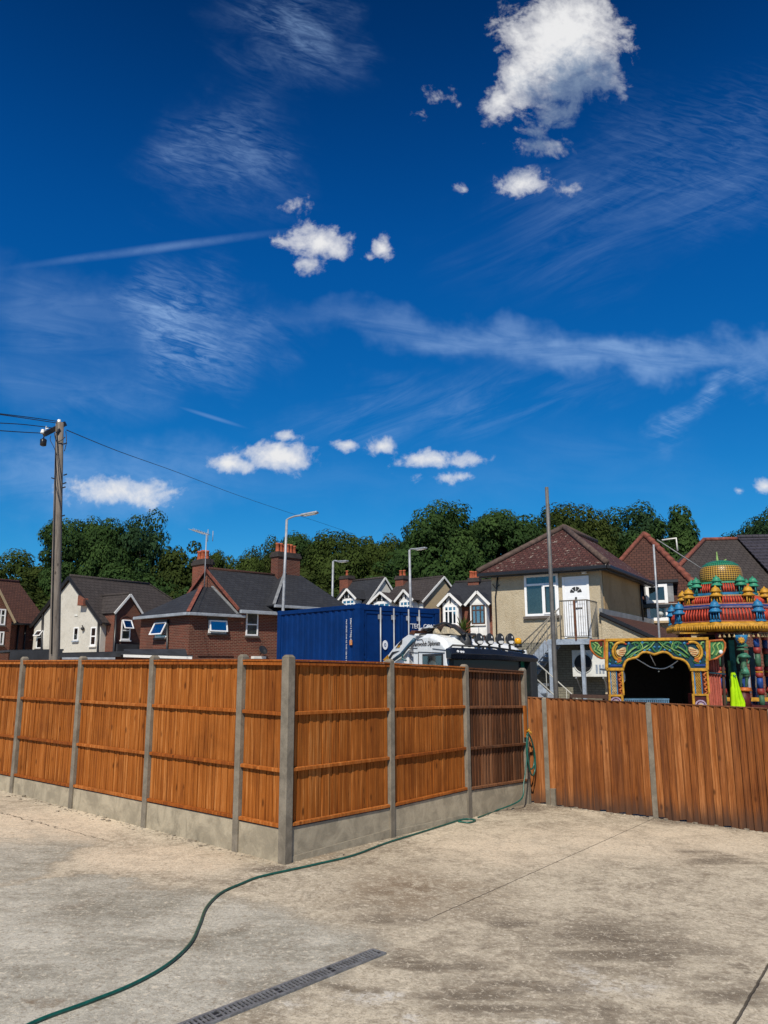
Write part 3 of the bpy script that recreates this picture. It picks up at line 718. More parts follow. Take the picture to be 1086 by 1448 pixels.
def debris():
    """small stones and crumbs along the foot of the fences"""
    m = MB(); r = random.Random(3)
    def stone(x, y, s):
        z = gz(x, y)
        pts = []
        for i in range(6):
            q = i*math.pi/3 + r.random(); pts.append((x+math.cos(q)*s*r.uniform(.6,1.2), y+math.sin(q)*s*r.uniform(.6,1.2), z-.004))
        m.prism(pts, (r.uniform(-.3,.3)*s, r.uniform(-.3,.3)*s, s*r.uniform(.35,.9)), r.random())
    for a, ang, L, sgn, n in (((EX,EY), AL, 6.4, 1, 260), ((EX,EY), AR, 5.7, -1, 90), ((2.75,13.65), AI, 3.6, -1, 320)):
        for i in range(n):
            s = r.uniform(0, L); d = abs(r.gauss(0, .10)) + .04
            x = a[0]+math.cos(ang)*s - math.sin(ang)*d*sgn; y = a[1]+math.sin(ang)*s + math.cos(ang)*d*sgn
            if min((h.xy-V((x,y))).length for h in HOSE) < .07: continue
            stone(x, y, r.uniform(.004,.016) if r.random() < .93 else r.uniform(.02,.04))
    for i in range(420):
        x, y = r.uniform(-5.5,5), r.uniform(3.6,12.5)
        if (V((x-EX,y-EY)).dot(V((-math.sin(AL),math.cos(AL)))) < .1 and x < EX) : continue
        if y > 9.1 + abs(x+1.1)*1.15 or y > 13.2 - (x-2.75)*.7: continue
        if min((h.xy-V((x,y))).length for h in HOSE) < .06: continue
        stone(x, y, r.uniform(.003,.009))
    mt = concrete_mat('stone_crumbs', (.26,.22,.17), 6, .3)
    o = m.build('stone_crumbs', mt); tag(o, 'small stones and mortar crumbs scattered on the concrete along the fence', None, None, 'stuff')
debris()
# ------------------------------------------------------------------ blue container
def container():
    yaw = rad(90-47.6)                      # along the door end, to the right and away
    c = W(508, 853.2, 16.3)
    fr = Fr((c.x, c.y, gz(c.x, c.y)), yaw)
    zt = fr.loc(c).z; zb = zt - 2.59
    t = thing('shipping_container', 'blue steel shipping container with locking rods behind the tall fence', 'container', fr)
    Wd, Ln = 2.44, 2.99
    m = MB()                                # frame: corner posts, rails
    for x in (0, Wd-.14):
        for y in (0, Ln-.14): m.box((x,y,zb+.118),(x+.14,y+.14,zt-.118))
    for x in (0, Wd-.1):
        m.box((x,.14,zt-.1),(x+.1,Ln-.14,zt-.012)); m.box((x,.14,zb),(x+.1,Ln-.14,zb+.16))
    for y in (0.0, Ln-.1):
        m.box((.14,y,zt-.13),(Wd-.14,y+.1,zt-.012)); m.box((.14,y,zb),(Wd-.14,y+.1,zb+.16))
    m.box((.1,.1,zt-.05),(Wd-.1,Ln-.1,zt-.03)); m.box((.1,.1,zb+.05),(Wd-.1,Ln-.1,zb+.1))
    m.build('frame', M['cont_blue'], t, .006)
    for x in (-.004, Wd-.174):
        for y in (-.004, Ln-.158):
            for z in (zb, zt-.118):
                q = MB(); q.box((x,y,z),(x+.178,y+.162,z+.118)); q.build('corner_casting', M['cont_blue'], t, .01)
    def corr(u0, u1, put):
        q = MB(); pts = []; u = u0; p = .278
        prof = [(0,0),(.072,0),(.104,.018),(.176,.018),(.208,0)]
        while u < u1:
            for a, d in prof[:-1]:
                if u+a*1.0 < u1: pts.append((u+a, d))
            u += .208
        pts.append((u1, 0))
        put(q, pts); return q
    def side(x, sgn):
        def put(q, pts):
            vs = [(x+sgn*d, a, z) for a, d in pts for z in (zb+.16, zt-.1)]
            q.add(vs, [(2*i, 2*i+2, 2*i+3, 2*i+1) for i in range(len(pts)-1)])
        return put
    corr(.14, Ln-.14, side(.02, 1)).build('side_wall', M['cont_blue'], t)
    corr(.14, Ln-.14, side(Wd-.02, -1)).build('side_wall', M['cont_blue'], t)
    q = MB(); q.box((.14, Ln-.06, zb+.16),(Wd-.14, Ln-.03, zt-.13)); q.build('end_wall', M['cont_blue'], t)
    for k in (0, 1):                        # two door leaves
        x0 = .145 + k*1.077; x1 = x0 + 1.07
        d = MB(); d.box((x0,.03,zb+.17),(x1,.06,zt-.14))
        hz = [zb+.2, zb+.95, zb+1.42, zt-.17]
        for z in hz: d.box((x0+.01,.012,z-.03),(x1-.01,.034,z+.03))
        for x in (x0+.01, x1-.07): d.box((x,.012,zb+.18),(x+.06,.034,zt-.15))
        for z0, z1 in ((zb+.3,zb+.62),(zb+1.0,zb+1.34)):
            d.prism([(x0+.12,.03,z0),(x0+.12,.03,z1),(x0+.12,.06,z1-.05),(x0+.12,.06,z0+.05)], (x1-x0-.24,0,0))
        dr = d.build('door', M['cont_blue'], t, .004)
        for xx in (x0+.44, x0+.83) if k == 0 else (x0+.20, x0+.53):
            r = MB(); r.tube([(xx,-.02,zb+.1),(xx,-.02,zt-.06)], .017, 8)
            r.build('locking_rod', M['galv'], dr)
            for z in (zt-.26, zb+.3, zb+1.3):
                b_ = MB(); b_.box((xx-.05,-.012,z-.05),(xx+.05,.014,z+.05)); b_.build('rod_bracket', M['galv'] if z > zb+2 else M['cont_blue'], dr, .004)
        h = MB(); h.bar((x0+.44 if k == 0 else x0+.20,-.045,zb+1.05),(x0+.84 if k == 0 else x0+.55,-.045,zb+1.02),.03,.012); h.build('door_handle', M['galv'], dr)
        for z in (zb+.4, zb+1.0, zb+1.6, zb+2.2):
            xx = x0-.03 if k == 0 else x1
            b_ = MB(); b_.box((xx,-.01,z-.05),(xx+.03,.03,z+.05)); b_.build('hinge', M['cont_blue'], dr)
    fD = Face(fr, '-y', .0); fS = Face(fr, '-x', -.002)
    u, v = fD.uv(577.5, 888.4)
    text_mesh('lettering', 'TTEQ  CONTAINERS', .155, M['print_white'], fD.M @ Matrix.Translation((u, v, -.008)), t, .004)
    u, v = fD.uv(545, 912)
    q = MB(fD.M @ Matrix.Translation((u, v, -.01)))
    pts = [(math.cos(a)*.075, math.sin(a)*.10, 0) for a in [i*math.pi/12 for i in range(24)]]
    q.prism(pts, (0,0,.006)); e = q.build('oval_badge', M['print_white'], t)
    text_mesh('badge_mark', '0', .12, M['cont_blue'], fD.M @ Matrix.Translation((u-.035, v-.042, -.002)), t, .003)
    for px, a, s_, bd in ((495.5, 874, .062, '220617 0 TTEQ 45R1'), (489.5, 876, .05, 'MAX GROSS 10160 KG TARE 1320 KG CU CAP 16')):
        u, v = fS.uv(px, a)
        text_mesh('side_marks', bd, s_, M['print_white'], fS.M @ Matrix.Translation((u, v, .004)) @ Matrix.Rotation(-math.pi/2, 4, 'Z'), t, .002)
    x0, z0, x1, z1 = fS.rect(494.5, 905, 498, 912)
    q = MB(fS.M); q.box((x0,z0,0),(x1,z1,.006)); q.build('orange_label', M['orange_label'], t)
    # stacked sleepers carry it above the slope
    for k, y in enumerate((.2, Ln-.7)):
        q = MB(); n = max(1, int(zb/.25)); h = zb/n
        for i in range(n):
            q.box((.0,y,i*h+.003),(Wd,y+.5,(i+1)*h))
        s = thing('sleeper_stack', 'stack of old timber sleepers under the container ' + ('door end' if k == 0 else 'far end'), 'sleepers', fr)
        q.build('sleeper_pile', M['pole_wood'], s)
container()

# ------------------------------------------------------------------ recovery truck
def truck():
    c = W(631.5, 926, 13.8); yaw = rad(29)
    fr = Fr((c.x, c.y, gz(c.x, c.y)), yaw)
    t = thing('truck', 'white lorry cab with dark sun visor and a row of roof spotlights', 'truck', fr)
    fF = Face(fr, '-y', 0.0); fS = Face(fr, '-x', 0.0)
    Wd = 1.82; Dp = 1.32
    fz = lambda px, py, y=0.0: fr.hit(px, py, 1, y)
    sz = lambda px, py: fr.hit(px, py, 0, 0.0)
    zr = sz(610, 899).z                     # roof rim
    zv1, zv0 = fz(640, 916).z, fz(640, 931).z
    zlow = .55
    m = MB()                                # cab shell: side profile swept across
    yb = sz(584, 915).y
    prof = [(0.02,zlow),(0.0,zv0-.35),(.03,zv1-.02),(.12,zv1+.1),(.28,zr-.03),(.55,zr+.035),(yb-.35,zr+.045),(yb-.1,zr-.02),(yb,zr-.14),(yb,zlow)]
    x0, x1 = 0.0, Wd
    def ring(x, k): return [(x, .5*yb+(y-.5*yb)*k, zlow+(z-zlow)*(1-(1-k)*.28)) for y, z in prof]
    rings = [ring(x0+.0,1), ring(x0+.06,1.0), ring(x1-.06,1.0), ring(x1,1)]
    rings[0] = [(x0, y, z if z < zv1 else z-.06) for y, z in prof]; rings[1] = [(x0+.10, y, z) for y, z in prof]
    rings[2] = [(x1-.10, y, z if z < zv1 else z-.15) for y, z in prof]; rings[3] = [(x1, y, z if z < zv1 else z-.20) for y, z in prof]
    vs = [p for r in rings for p in r]; n = len(prof)
    fs = [(i*n+k, (i+1)*n+k, (i+1)*n+(k+1) % n, i*n+(k+1) % n) for i in range(3) for k in range(n)]
    fs += [tuple(range(n)), tuple(3*n+k for k in range(n-1,-1,-1))]
    m.add(vs, fs, .5)
    cb = m.build('cab', M['truck_white'], t, .02)
    # windscreen and dark front band
    q = MB(fF.M); q.box((.05,zv0-.95,.0),(Wd-.05,zv0+.02,.012)); q.build('windscreen_surround', M['black_plastic'], t)
    q = MB(fF.M); q.box((.13,zv0-.85,.012),(Wd-.13,zv0-.03,.02)); q.build('windscreen', M['dark_glass'], t)
    
    q = MB(fF.M); q.box((1.62,zv0-.6,.021),(2.0,zv0-.0,.024)); q.build('windscreen_sticker', M['jade'], t)
    # visor
    q = MB(fF.M)
    sec = lambda k, h0, h1: [(k, h0, .05), (k, h0-.005, .2), (k, (h0+h1)/2, .235), (k, h1, .16), (k, h1+.01, .04)]
    zv0b, zv1b = fz(748, 936, -.15).z, fz(748, 926, -.15).z
    A = [sec(-.05, zv0, zv1-.03), sec(.02, zv0-.01, zv1), sec(Wd*.5, (zv0+zv0b)/2+.01, (zv1+zv1b)/2+.035), sec(Wd-.02, zv0b, zv1b), sec(Wd+.06, zv0b+.01, zv1b-.03)]
    vs = [p for r in A for p in r]
    fs = [(i*5+k, i*5+(k+1) % 5, (i+1)*5+(k+1) % 5, (i+1)*5+k) for i in range(4) for k in range(5)] + [(4,3,2,1,0), (20,21,22,23,24)]
    q.add(vs, fs, .5); vis = q.build('sun_visor', M['visor'], t, .012)
    for u_, v_ in ((648,921),(652.5,921.7),(655.5,921.9)):
        u, v = Face(fr, '-y', -.24).uv(u_, v_); k = MB(Face(fr,'-y',-.24).M @ Matrix.Translation((u, v, 0)))
        k.prism([(math.cos(a)*.02, math.sin(a)*.02, -.02) for a in [i*math.pi/4 for i in range(8)]], (0,0,.022)); k.build('marker_lamp', M['print_white'], vis)
    # light bar, spotlights, beacon
    fB = Face(fr, '-y', -.06)
    b0 = fB.uv(640, 912); b1 = fB.uv(742, 922)
    P = fB.M
    q = MB(P); q.tube([(b0[0],b0[1]-.06,-.12),(b0[0],b0[1]-.005,0),(b1[0]*.5,(b0[1]+b1[1])/2+.03,0.02),(b1[0],b1[1],0)], .018, 8)
    for k in (.3,.75,1.2,1.65): q.bar((k, b0[1]-.14, .0),(k, b0[1]+.0-.04*k, 0),.03)
    q.build('light_bar', M['black_plastic'], t)
    for px in (676.5, 691.5, 706, 720.3):
        u, v = fB.uv(px, 904)
        T_ = P @ Matrix.Translation((u, v, .02)) @ Matrix.Rotation(-.12, 4, 'X') @ Matrix.Diagonal((.84,1.06,1,1))
        k = MB(T_)
        def dk(prof, mb): mb.lathe(prof, (0,0,0), 20)
        k.lathe([(.03,-.09),(.07,-.07),(.098,-.01),(.102,.02),(.09,.022)], n=20); k.box((-.02,-.19,-.05),(.02,-.09,-.02))
        lamp = k.build('spotlight', M['black_plastic'], t)
        k = MB(T_); k.prism([(math.cos(a)*.088, math.sin(a)*.088, .012) for a in [i*math.pi/10 for i in range(20)]], (0,0,.006)); k.build('black_lens_cover', M['lens_cover'], lamp)
        k = MB(T_); k.prism([(-.075,-.045,.019),(-.04,-.08,.019),(.04,-.08,.019),(.075,-.045,.019),(.05,-.028,.019),(-.03,-.03,.019)], (0,0,.008)); k.prism([(.03,.02,.019),(.06,.015,.019),(.055,.05,.019),(.03,.055,.019)], (0,0,.006)); k.build('lens_reflection', M['lens_white'], lamp)  # white pieces shaped and coloured as the reflection on the lens
    u, v = fB.uv(732.5, 908.5)
    k = MB(P @ Matrix.Translation((u, v, 0)) @ Matrix.Rotation(-math.pi/2, 4, 'X')); k.lathe([(.07,-.09),(.07,-.03)], n=14); bc = k.build('beacon', M['black_plastic'], t)
    k = MB(P @ Matrix.Translation((u, v, 0)) @ Matrix.Rotation(-math.pi/2, 4, 'X')); k.lathe([(.066,-.03),(.068,.04),(.05,.075),(.01,.085)], n=14); k.build('amber_dome', M['amber'], bc)
    # side window with seat behind
    x0, z0, x1, z1 = fS.rect(597.5, 924.5, 627, 946)
    z0 -= .35
    q = MB(fS.M); q.box((x0-.0,z0,-.004),(x1,z1,.006)); q.build('window_rubber', M['black_plastic'], t, .004)
    a = [(x0+.035,z0+.03),(x1-.035,z0+.03),(x1-.035,z1-.06),(x1-.06,z1-.035),(x0+.06,z1-.035),(x0+.035,z1-.06)]
    q = MB(fS.M); q.prism([(p[0],p[1],.007) for p in a], (0,0,.002)); q.build('side_window', M['room'], t)
    sx = (x0+x1)/2; q = MB(fS.M); q.prism([(sx-.15,z0+.05,.010)] + [(sx-.0+math.cos(b)*.15, z1-.26+math.sin(b)*.14, .010) for b in [math.pi-i*math.pi/8 for i in range(9)]] + [(sx+.15,z0+.05,.010)], (0,0,.004)); q.build('seat_back', M['ac_white'], t)
    q = MB(fS.M); q.prism([(x0+.036,z0+.031,.016),(x1-.036,z0+.031,.016),(x1-.036,z1-.04,.016),(x0+.036,z1-.04,.016)], (0,0,.003)); q.build('window_pane', M['glass_clear'], t)
    # door seams and swage lines
    q = MB(fS.M)
    for p, r_ in (((592,946),(592,922)),((592,922),(629,923.2)),((612,917.3),(630,919.4)),((575,917),(590.5,916.4)),((579.5,922.6),(591,923.2))):
        a, b_ = fS.uv(*p), fS.uv(*r_); q.bar((a[0],a[1],.003),(b_[0],b_[1],.003),.012,.012)
    q.build('door_seam', M['black_plastic'], t)
    u, v = fS.uv(582.5, 914.2); wdt = fS.uv(621.5, 913)[0] - u
    text_mesh('sign_writing', 'Chantwoods Diplomats', .118, M['print_black'], fS.M @ Matrix.Translation((u, v, .006)) @ Matrix.Diagonal((wdt/1.02/1.0*.92,1,1,1)), t, .002, .35)
    u, v = fS.uv(579.5, 938)
    q = MB(fS.M @ Matrix.Translation((u, v, .004)))
    for i, ws in enumerate((.10,.07,.10,.06,.11,.08,.10,.05)): q.box((0,i*.026,0),(ws,i*.026+.015,.003))
    q.build('side_lettering', M['print_black'], t)
    pts = [fS.uv(590,905), fS.uv(597,904), fS.uv(599,908), fS.uv(598.5,911)]
    q = MB(fS.M); q.tube([(a[0],a[1],.004) for a in pts], .007, 5); q.build('swoosh_mark', M['pole_wood'], t)
    # back panel / sloping boom at the rear with painted swooshes
    def at(px, py, x=.22): return fr.hit(px, py, 0, x)
    arm = [at(541,936), at(557,915), at(569,903), at(578,896.5), at(585,893), at(588.5,898), at(586,905), at(580,915), at(577,925), at(576,948), at(560,960), at(530,960)]
    q = MB(); q.prism(arm, (.5,0,0)); bm = q.build('sloping_boom', M['truck_white'], t, .02)
    q = MB(); q.prism([at(578,896.5,.21), at(582,891.5,.21), at(588,892,.21), at(585,898,.21)], (.52,0,0)); q.build('rusty_cap', M['rust'], bm)
    q = MB(); q.tube([at(586,904,.16), at(578,913,.15), at(568,925,.15), at(557,933,.16)], .035, 8); q.build('hydraulic_hose', plain('dark_blue_hose', (.03,.09,.15), .5), bm)
    q = MB(); q.tube([at(573,921,.16), at(569,927,.15), at(569,932,.15), at(574,934,.16)], .02, 6); q.build('hydraulic_hose', plain('teal_hose', (.03,.12,.14), .5), bm)
    for p, mt in (([(565,909),(569,904),(568.5,910),(563,914),(559.5,917)], 'black_plastic'), ([(563,911),(566.5,909),(565.5,915),(562,916)], 'gold'), ([(550,929),(555,922),(565,920),(556,925),(551,933)], 'black_plastic'), ([(542,933),(549,926),(550,932),(546,937)], 'gold')):
        q = MB(); q.prism([at(a, b_, .215) for a, b_ in p], (-.008,0,0)); q.build('painted_stripe', M[mt], bm)
    # folded grab and tarpaulin on the cab roof
    def rf(px, py, x=1.1): return fr.hit(px, py, 0, x)
    q = MB(); q.prism([rf(586,899,.5), rf(594,893,.5), rf(606,889.5,.5), rf(616,886,.5), rf(628,882,.5), rf(634,886,.5), rf(642,892,.5), rf(640,900,.5), rf(600,904,.5)], (.28,0,0)); gb = q.build('folded_grab', plain('grab_brown', (.035,.02,.016), .8, vary=.6, scale=6, dirt=((.10,.05,.03),.5)), t, .03)
    for k, (p, xx) in enumerate((([(612,893),(615,888.5),(617,896),(612,897)], .38), ([(621,897),(627,886),(632,887),(634,896)], .38), ([(634,896),(637,888),(642,892),(648,898)], .36), ([(588,897),(593,888),(597,887.5),(592,896)], .36), ([(598,889),(604,884.5),(613,885),(612,888)], .40))):
        q = MB(); q.prism([rf(a, b_, xx) for a, b_ in p], (.1,0,0)); q.build('canvas_scrap', M['cream_render'] if k < 3 else M['truck_white'], gb, .01)
    hoses = [[(588,900),(596,893),(607,888),(620,883.5),(629,881),(640,884),(651,893),(657,897)], [(586,899),(598,897),(612,897.5),(625,900),(636,905)], [(629,881.5),(636,888),(645,894),(658,897)], [(596,898),(604,893),(612,890)], [(634,898),(640,907),(644,912),(652,915)], [(638,898),(645,901),(648,909),(660,913)], [(640,886),(648,893),(660,896.5),(672,897)]]
    for k, hp in enumerate(hoses):
        q = MB(); q.tube(spline([rf(a, b_, .30 if k in (1,) else .42+.02*k) for a, b_ in hp], 4), .022 if k != 1 else .013, 6); q.build('hydraulic_hose', M['black_plastic'], gb)
    q = MB(); c0 = rf(658.5, 906, .55); q.lathe([(.04,-.2),(.11,-.17),(.115,.12),(.04,.13)], c0, 14); q.build('exhaust_stack', plain('sooty_steel', (.05,.05,.052), .5, .3), t)
    q = MB(); q.prism([fz(642,905,.3), fz(646,897,.3), fz(668,901,.3), fz(668,914,.3), fz(650,914,.3)], (.0,.5,0)); q.build('roof_pod', M['truck_white'], t, .03)
    # chassis, wheels, mirror
    q = MB(); q.box((.5,.3,.45),(.62,6.2,.7)); q.box((Wd-.62,.3,.45),(Wd-.5,6.2,.7)); q.box((.1,yb+.35,.75),(Wd-.1,6.2,.95)); q.build('chassis', M['black_plastic'], t)
    for x in (.0, Wd-.26):
        for y in (.75, 4.6):
            q = MB(Matrix.Translation((x+.13, y, .46)) @ Matrix.Rotation(math.pi/2, 4, 'Y')); q.lathe([(.2,-.13),(.44,-.13),(.46,-.08),(.46,.08),(.44,.13),(.2,.13)], n=24); wl = q.build('wheel', M['black_plastic'], t)
            q = MB(Matrix.Translation((x+.13, y, .46)) @ Matrix.Rotation(math.pi/2, 4, 'Y')); q.lathe([(.05,-.135),(.22,-.135),(.22,.135),(.05,.135)], n=18); q.build('rim', M['ac_white'], wl)
    q = MB(); q.box((0,-.06,.42),(Wd,.1,.75)); q.build('bumper', M['truck_white'], t, .02)
    mx_ = fz(746, 930, -.1)
    q = MB(); q.box((mx_.x-.02,-.2,mx_.z-1.1),(mx_.x+.14,.05,mx_.z-.02)); q.bar((Wd-.05,-.05,mx_.z-.05),(mx_.x,-.1,mx_.z-.05),.04); q.build('mirror', M['black_plastic'], t, .02)
truck()

# ------------------------------------------------------------------ poles, lamps, wires
def pole_pts(px0, py0, px1, py1, y, zb=None):
    """a straight upright seen from (px0,py0) at its top down to its foot on the ground below (px1,py1)"""
    a = W(px0, py0, y); d = ray(px1, py1)
    b_ = CAM + d * y
    k = (a - b_) ; g0 = gz(b_.x, b_.y)
    foot = b_ + k * ((g0 - b_.z) / k.z)
    return a, foot
def upright(name, label, cat, a, foot, r0, r1, mat, group=None, part='shaft'):
    t = thing(name, label, cat, None, group, loc=foot)
    m = MB(); v = a - foot; m.tube([V((0,0,-.15)), v*.35, v*.7, v], [r1, r1*.65+r0*.35, r1*.3+r0*.7, r0], 14)
    return t, m.build(part, mat, t), v

def telegraph():
    a, foot = pole_pts(84.5, 598, 77, 931, 19.0)
    t, s, v = upright('telegraph_pole', 'grey wooden telegraph pole with a cross-arm behind the fence at the left', 'telegraph pole', a, foot, .095, .135, M['pole_wood'])
    L = lambda px, py, dy=0.0: W(px, py, 19.0+dy) - foot
    m = MB(); e0, e1 = L(62, 614.5, -.25), L(92, 599, .25)
    m.bar(e0, e1, .10, .12); m.bar(L(80,612.5,-.13), L(84,606,-.1), .05); m.build('cross_arm', M['black_paint'], t, .008)
    for px, py, dy in ((60.5,611,-.25),(83.5,597,-.02)):
        c = L(px, py, dy); q = MB(); q.lathe([(.02,-.05),(.055,-.04),(.06,.0),(.035,.015),(.05,.05),(.03,.07)], c, 12); q.build('insulator', M['ceramic'], t)
    q = MB(); c = L(65, 606.5, -.2); q.tube([c-V((0,0,.06)), c+V((0,0,.07))], .012, 6); q.bar(c, c+V((.06,0,.02)), .02); q.build('insulator', M['ceramic'], t)
    q = MB(); c = L(61.3, 625, -.26); q.lathe([(.03,-.11),(.075,-.09),(.08,.06),(.05,.08),(.015,.1),(.015,.14)], c, 12); q.build('junction_canister', M['gutter_black'], t)
    q = MB(); q.tube(spline([L(77,612,-.12), L(79,622,-.13), L(84,624,-.12), L(92,618,-.05)], 4), .012, 5)
    q.tube(spline([L(72,616,-.15), L(71,622,-.15), L(76,632,-.14), L(79,640,-.14)], 4), .008, 5)
    q.tube(spline([L(93,610,.1), L(94,625,.0), L(91,638,-.08)], 4), .01, 5)
    q.tube([L(78.6,640,-.12), L(76,760,-.14), L(72.5,925,-.15)], .013, 5); q.build('down_cable', M['wire'], t)
    for px, py in ((90,628),(90,672),(89,684),(77,677),(88,690),(87,730)):
        q = MB(); c = L(px, py, -.08); q.bar(c, c+V((.09 if px > 84 else -.07,-.03,.02)), .025); q.build('step_bolt', M['gutter_black'], t)
    # guy cables leave on their own
    def wire(label, pts, r=.011):
        q = MB(); q.tube(spline(pts, 6), r, 5); o = q.build('overhead_wire', M['wire']); tag(o, label, 'wire', 'overhead wires on the telegraph pole')
    wire('upper of the paired wires leaving the pole top towards the left', [W(82.5,596,19), W(40,590,17.5), W(-30,581.5,15)])
    wire('lower of the paired wires leaving the pole top towards the left', [W(82,598.5,18.98), W(40,592,17.4), W(-30,582,14.9)])
    wire('thin wire from the middle of the cross-arm towards the left', [W(73,605,18.8), W(30,600,17.2), W(-30,597,14.9)])
    wire('lowest wire, from the outer end of the cross-arm towards the left', [W(60,612.5,18.75), W(30,611,17), W(-30,607,14.6)])
    wire('long sagging wire running from the pole over the roofs to the trees', [W(94,608,19.1), W(170,639,27), W(250,667.5,36), W(330,698,46), W(400,722,57), W(450,738,68), W(500,755,80)], .012)
telegraph()

def lamp(px0, py0, px1, py1, y, hx, hy, label, r):
    a, foot = pole_pts(px0, py0, px1, py1, y)
    t, s, v = upright('street_lamp', label, 'street lamp', a, foot, r*.62, r, M['galv'], 'street lamps', 'column')
    h = W(hx, hy, y-.25) - foot
    q = MB(); mid = v*.0 + (v+h)/2 + V((0,0,.05)); q.tube(spline([v-V((0,0,.06)), v+V((.04,0,.03)), mid, h], 4), r*.45, 8); q.build('bracket_arm', M['galv'], t)
    d = (h - v); d.z *= .5; d.normalize()
    b = h + d*.75; q = MB(); q.bar(h-d*.02, b, .26, .09); q.build('lantern', M['galv'], t, .03)
    q = MB(); q.bar(h+d*.12-V((0,0,.055)), b-d*.1-V((0,0,.055)), .2, .02); q.build('lens', M['ceramic'], t)
lamp(405.5, 735, 397.5, 931, 33, 427, 728.5, 'tallest street lamp, standing left of the blue container', .085)
lamp(471, 794, 469.5, 870, 47, 478, 794, 'short-looking street lamp above the container, beside the slate hip roof', .10)
lamp(579, 778, 581, 880, 42, 587, 776.8, 'street lamp with a flat square head in front of the cream gable', .10)

a, foot = pole_pts(773, 689, 786.5, 983.5, 18.0)
upright('steel_mast', 'tall bare steel pole in front of the cream building and its stairs', 'pole', a, foot, .042, .06, M['steel_pole'])
a, foot = pole_pts(924.2, 770, 934, 925, 20.5)
upright('scaffold_pole', 'thin grey pole standing behind the painted arch', 'pole', a, foot, .026, .03, M['galv'])
# ------------------------------------------------------------------ windows
def window(face, parent, r, bars=(), trans=(), frame='upvc', fw=.055, back='room', pane='glass', sill=True, lintel=None, curtain=None, proud=.05, open_top=0.0):
    """r = (u0, v0, u1, v1) on the face"""
    u0, v0, u1, v1 = r
    m = MB(face.M)
    m.box((u0,v0,.0),(u0+fw,v1,proud)); m.box((u1-fw,v0,0),(u1,v1,proud)); m.box((u0+fw,v1-fw,0),(u1-fw,v1,proud)); m.box((u0+fw,v0,0),(u1-fw,v0+fw,proud))
    for b in bars:
        x = u0+(u1-u0)*b; m.box((x-fw*.45,v0+fw,0),(x+fw*.45,v1-fw,proud-.004))
    xs = [u0+fw] + [u0+(u1-u0)*b for b in bars] + [u1-fw]
    for tb in trans:
        z = v0+(v1-v0)*tb; m.box((u0+fw,z-fw*.45,0),(u1-fw,z+fw*.45,proud-.008))
    w_ = m.build('window', M[frame], parent, .004)
    q = MB(face.M); q.box((u0+.01,v0+.01,.001),(u1-.01,v1-.01,.006)); q.build('dark_room', M[back], w_)
    if curtain:
        for c0, c1 in curtain[1:]:
            q = MB(face.M); a, b = u0+(u1-u0)*c0, u0+(u1-u0)*c1; n = max(4, int((b-a)/.05))
            vs, fs = [], []
            for i in range(n+1):
                x = a+(b-a)*i/n; d = .012+.005*math.sin(i*2.1)+.004*(i % 2)
                vs += [(x, v0+.02, d), (x, v1-.02, d)]
            fs = [(2*i, 2*i+2, 2*i+3, 2*i+1) for i in range(n)]
            q.add(vs, fs, .5); q.build('curtain', M[curtain[0]], w_)
    q = MB(face.M); q.box((u0+fw*.5,v0+fw*.5,.026),(u1-fw*.5,v1-fw*.5,.030)); q.build('pane', M[pane], w_)
    if sill:
        q = MB(face.M); q.box((u0-.06,v0-.09,-.02),(u1+.06,v0-.005,.11)); q.build('sill', M['sill' if sill is True else sill], w_, .006)
    if lintel:
        q = MB(face.M); q.box((u0-.08,v1+.01,-.02),(u1+.08,v1+.16,.02)); q.build('lintel', M[lintel], w_, .004)
    return w_
def sash_open(face, parent, r, tilt=.5, shift=.0):
    """top-hung casement pushed out at the bottom"""
    u0, v0, u1, v1 = r; h = v1-v0
    T_ = face.M @ Matrix.Translation((u0, v1, .06)) @ Matrix.Rotation(tilt, 4, 'X').inverted()
    fw = .06; m = MB(T_); wd = u1-u0
    m.box((0,-h,0),(fw,0,.05)); m.box((wd-fw,-h,0),(wd,0,.05)); m.box((fw,-fw,0),(wd-fw,0,.05)); m.box((fw,-h,0),(wd-fw,-h+fw,.05))
    s = m.build('open_sash', M['upvc'], parent, .004)
    q = MB(T_); q.box((fw*.5,-h+fw*.5,.02),(wd-fw*.5,-fw*.5,.026)); q.build('sash_pane', M['sky_glass'], s)
    return s
def pipe(parent, pts, r=.045, mat='gutter_black', name='downpipe'):
    m = MB(); m.tube(pts, r, 8); return m.build(name, M[mat], parent)
def gutter(parent, a, b, mat='gutter_black', w_=.12, name='gutter'):
    m = MB(); m.bar(a, b, w_, w_); return m.build(name, M[mat], parent, .02)
def stack(parent, fr, c, wx, wy, z0, z1, pots, mat='brick_stack', potr=.13, along='x', poth=.45):
    m = MB(); m.box((c[0]-wx/2,c[1]-wy/2,z0),(c[0]+wx/2,c[1]+wy/2,z1-.3)); m.m = 0
    s = m.build('chimney', M[mat], parent)
    q = MB(); q.box((c[0]-wx/2-.07,c[1]-wy/2-.07,z1-.3),(c[0]+wx/2+.07,c[1]+wy/2+.07,z1-.15)); q.box((c[0]-wx/2-.02,c[1]-wy/2-.02,z1-.15),(c[0]+wx/2+.02,c[1]+wy/2+.02,z1)); q.build('chimney_cap', M['soot'], s, .01)
    for i in range(pots):
        k = (i+.5)/pots - .5
        x, y = (c[0]+k*wx*.9, c[1]) if along == 'x' else (c[0], c[1]+k*wy*.9)
        h = poth*random.uniform(.9,1.1)
        q = MB(); q.lathe([(potr*1.05,0),(potr,.05),(potr*.85,h*.8),(potr*1.0,h*.83),(potr*1.0,h),(potr*.7,h)], (x,y,z1), 12); q.build('chimney_pot', M['terracotta'], s)
    return s

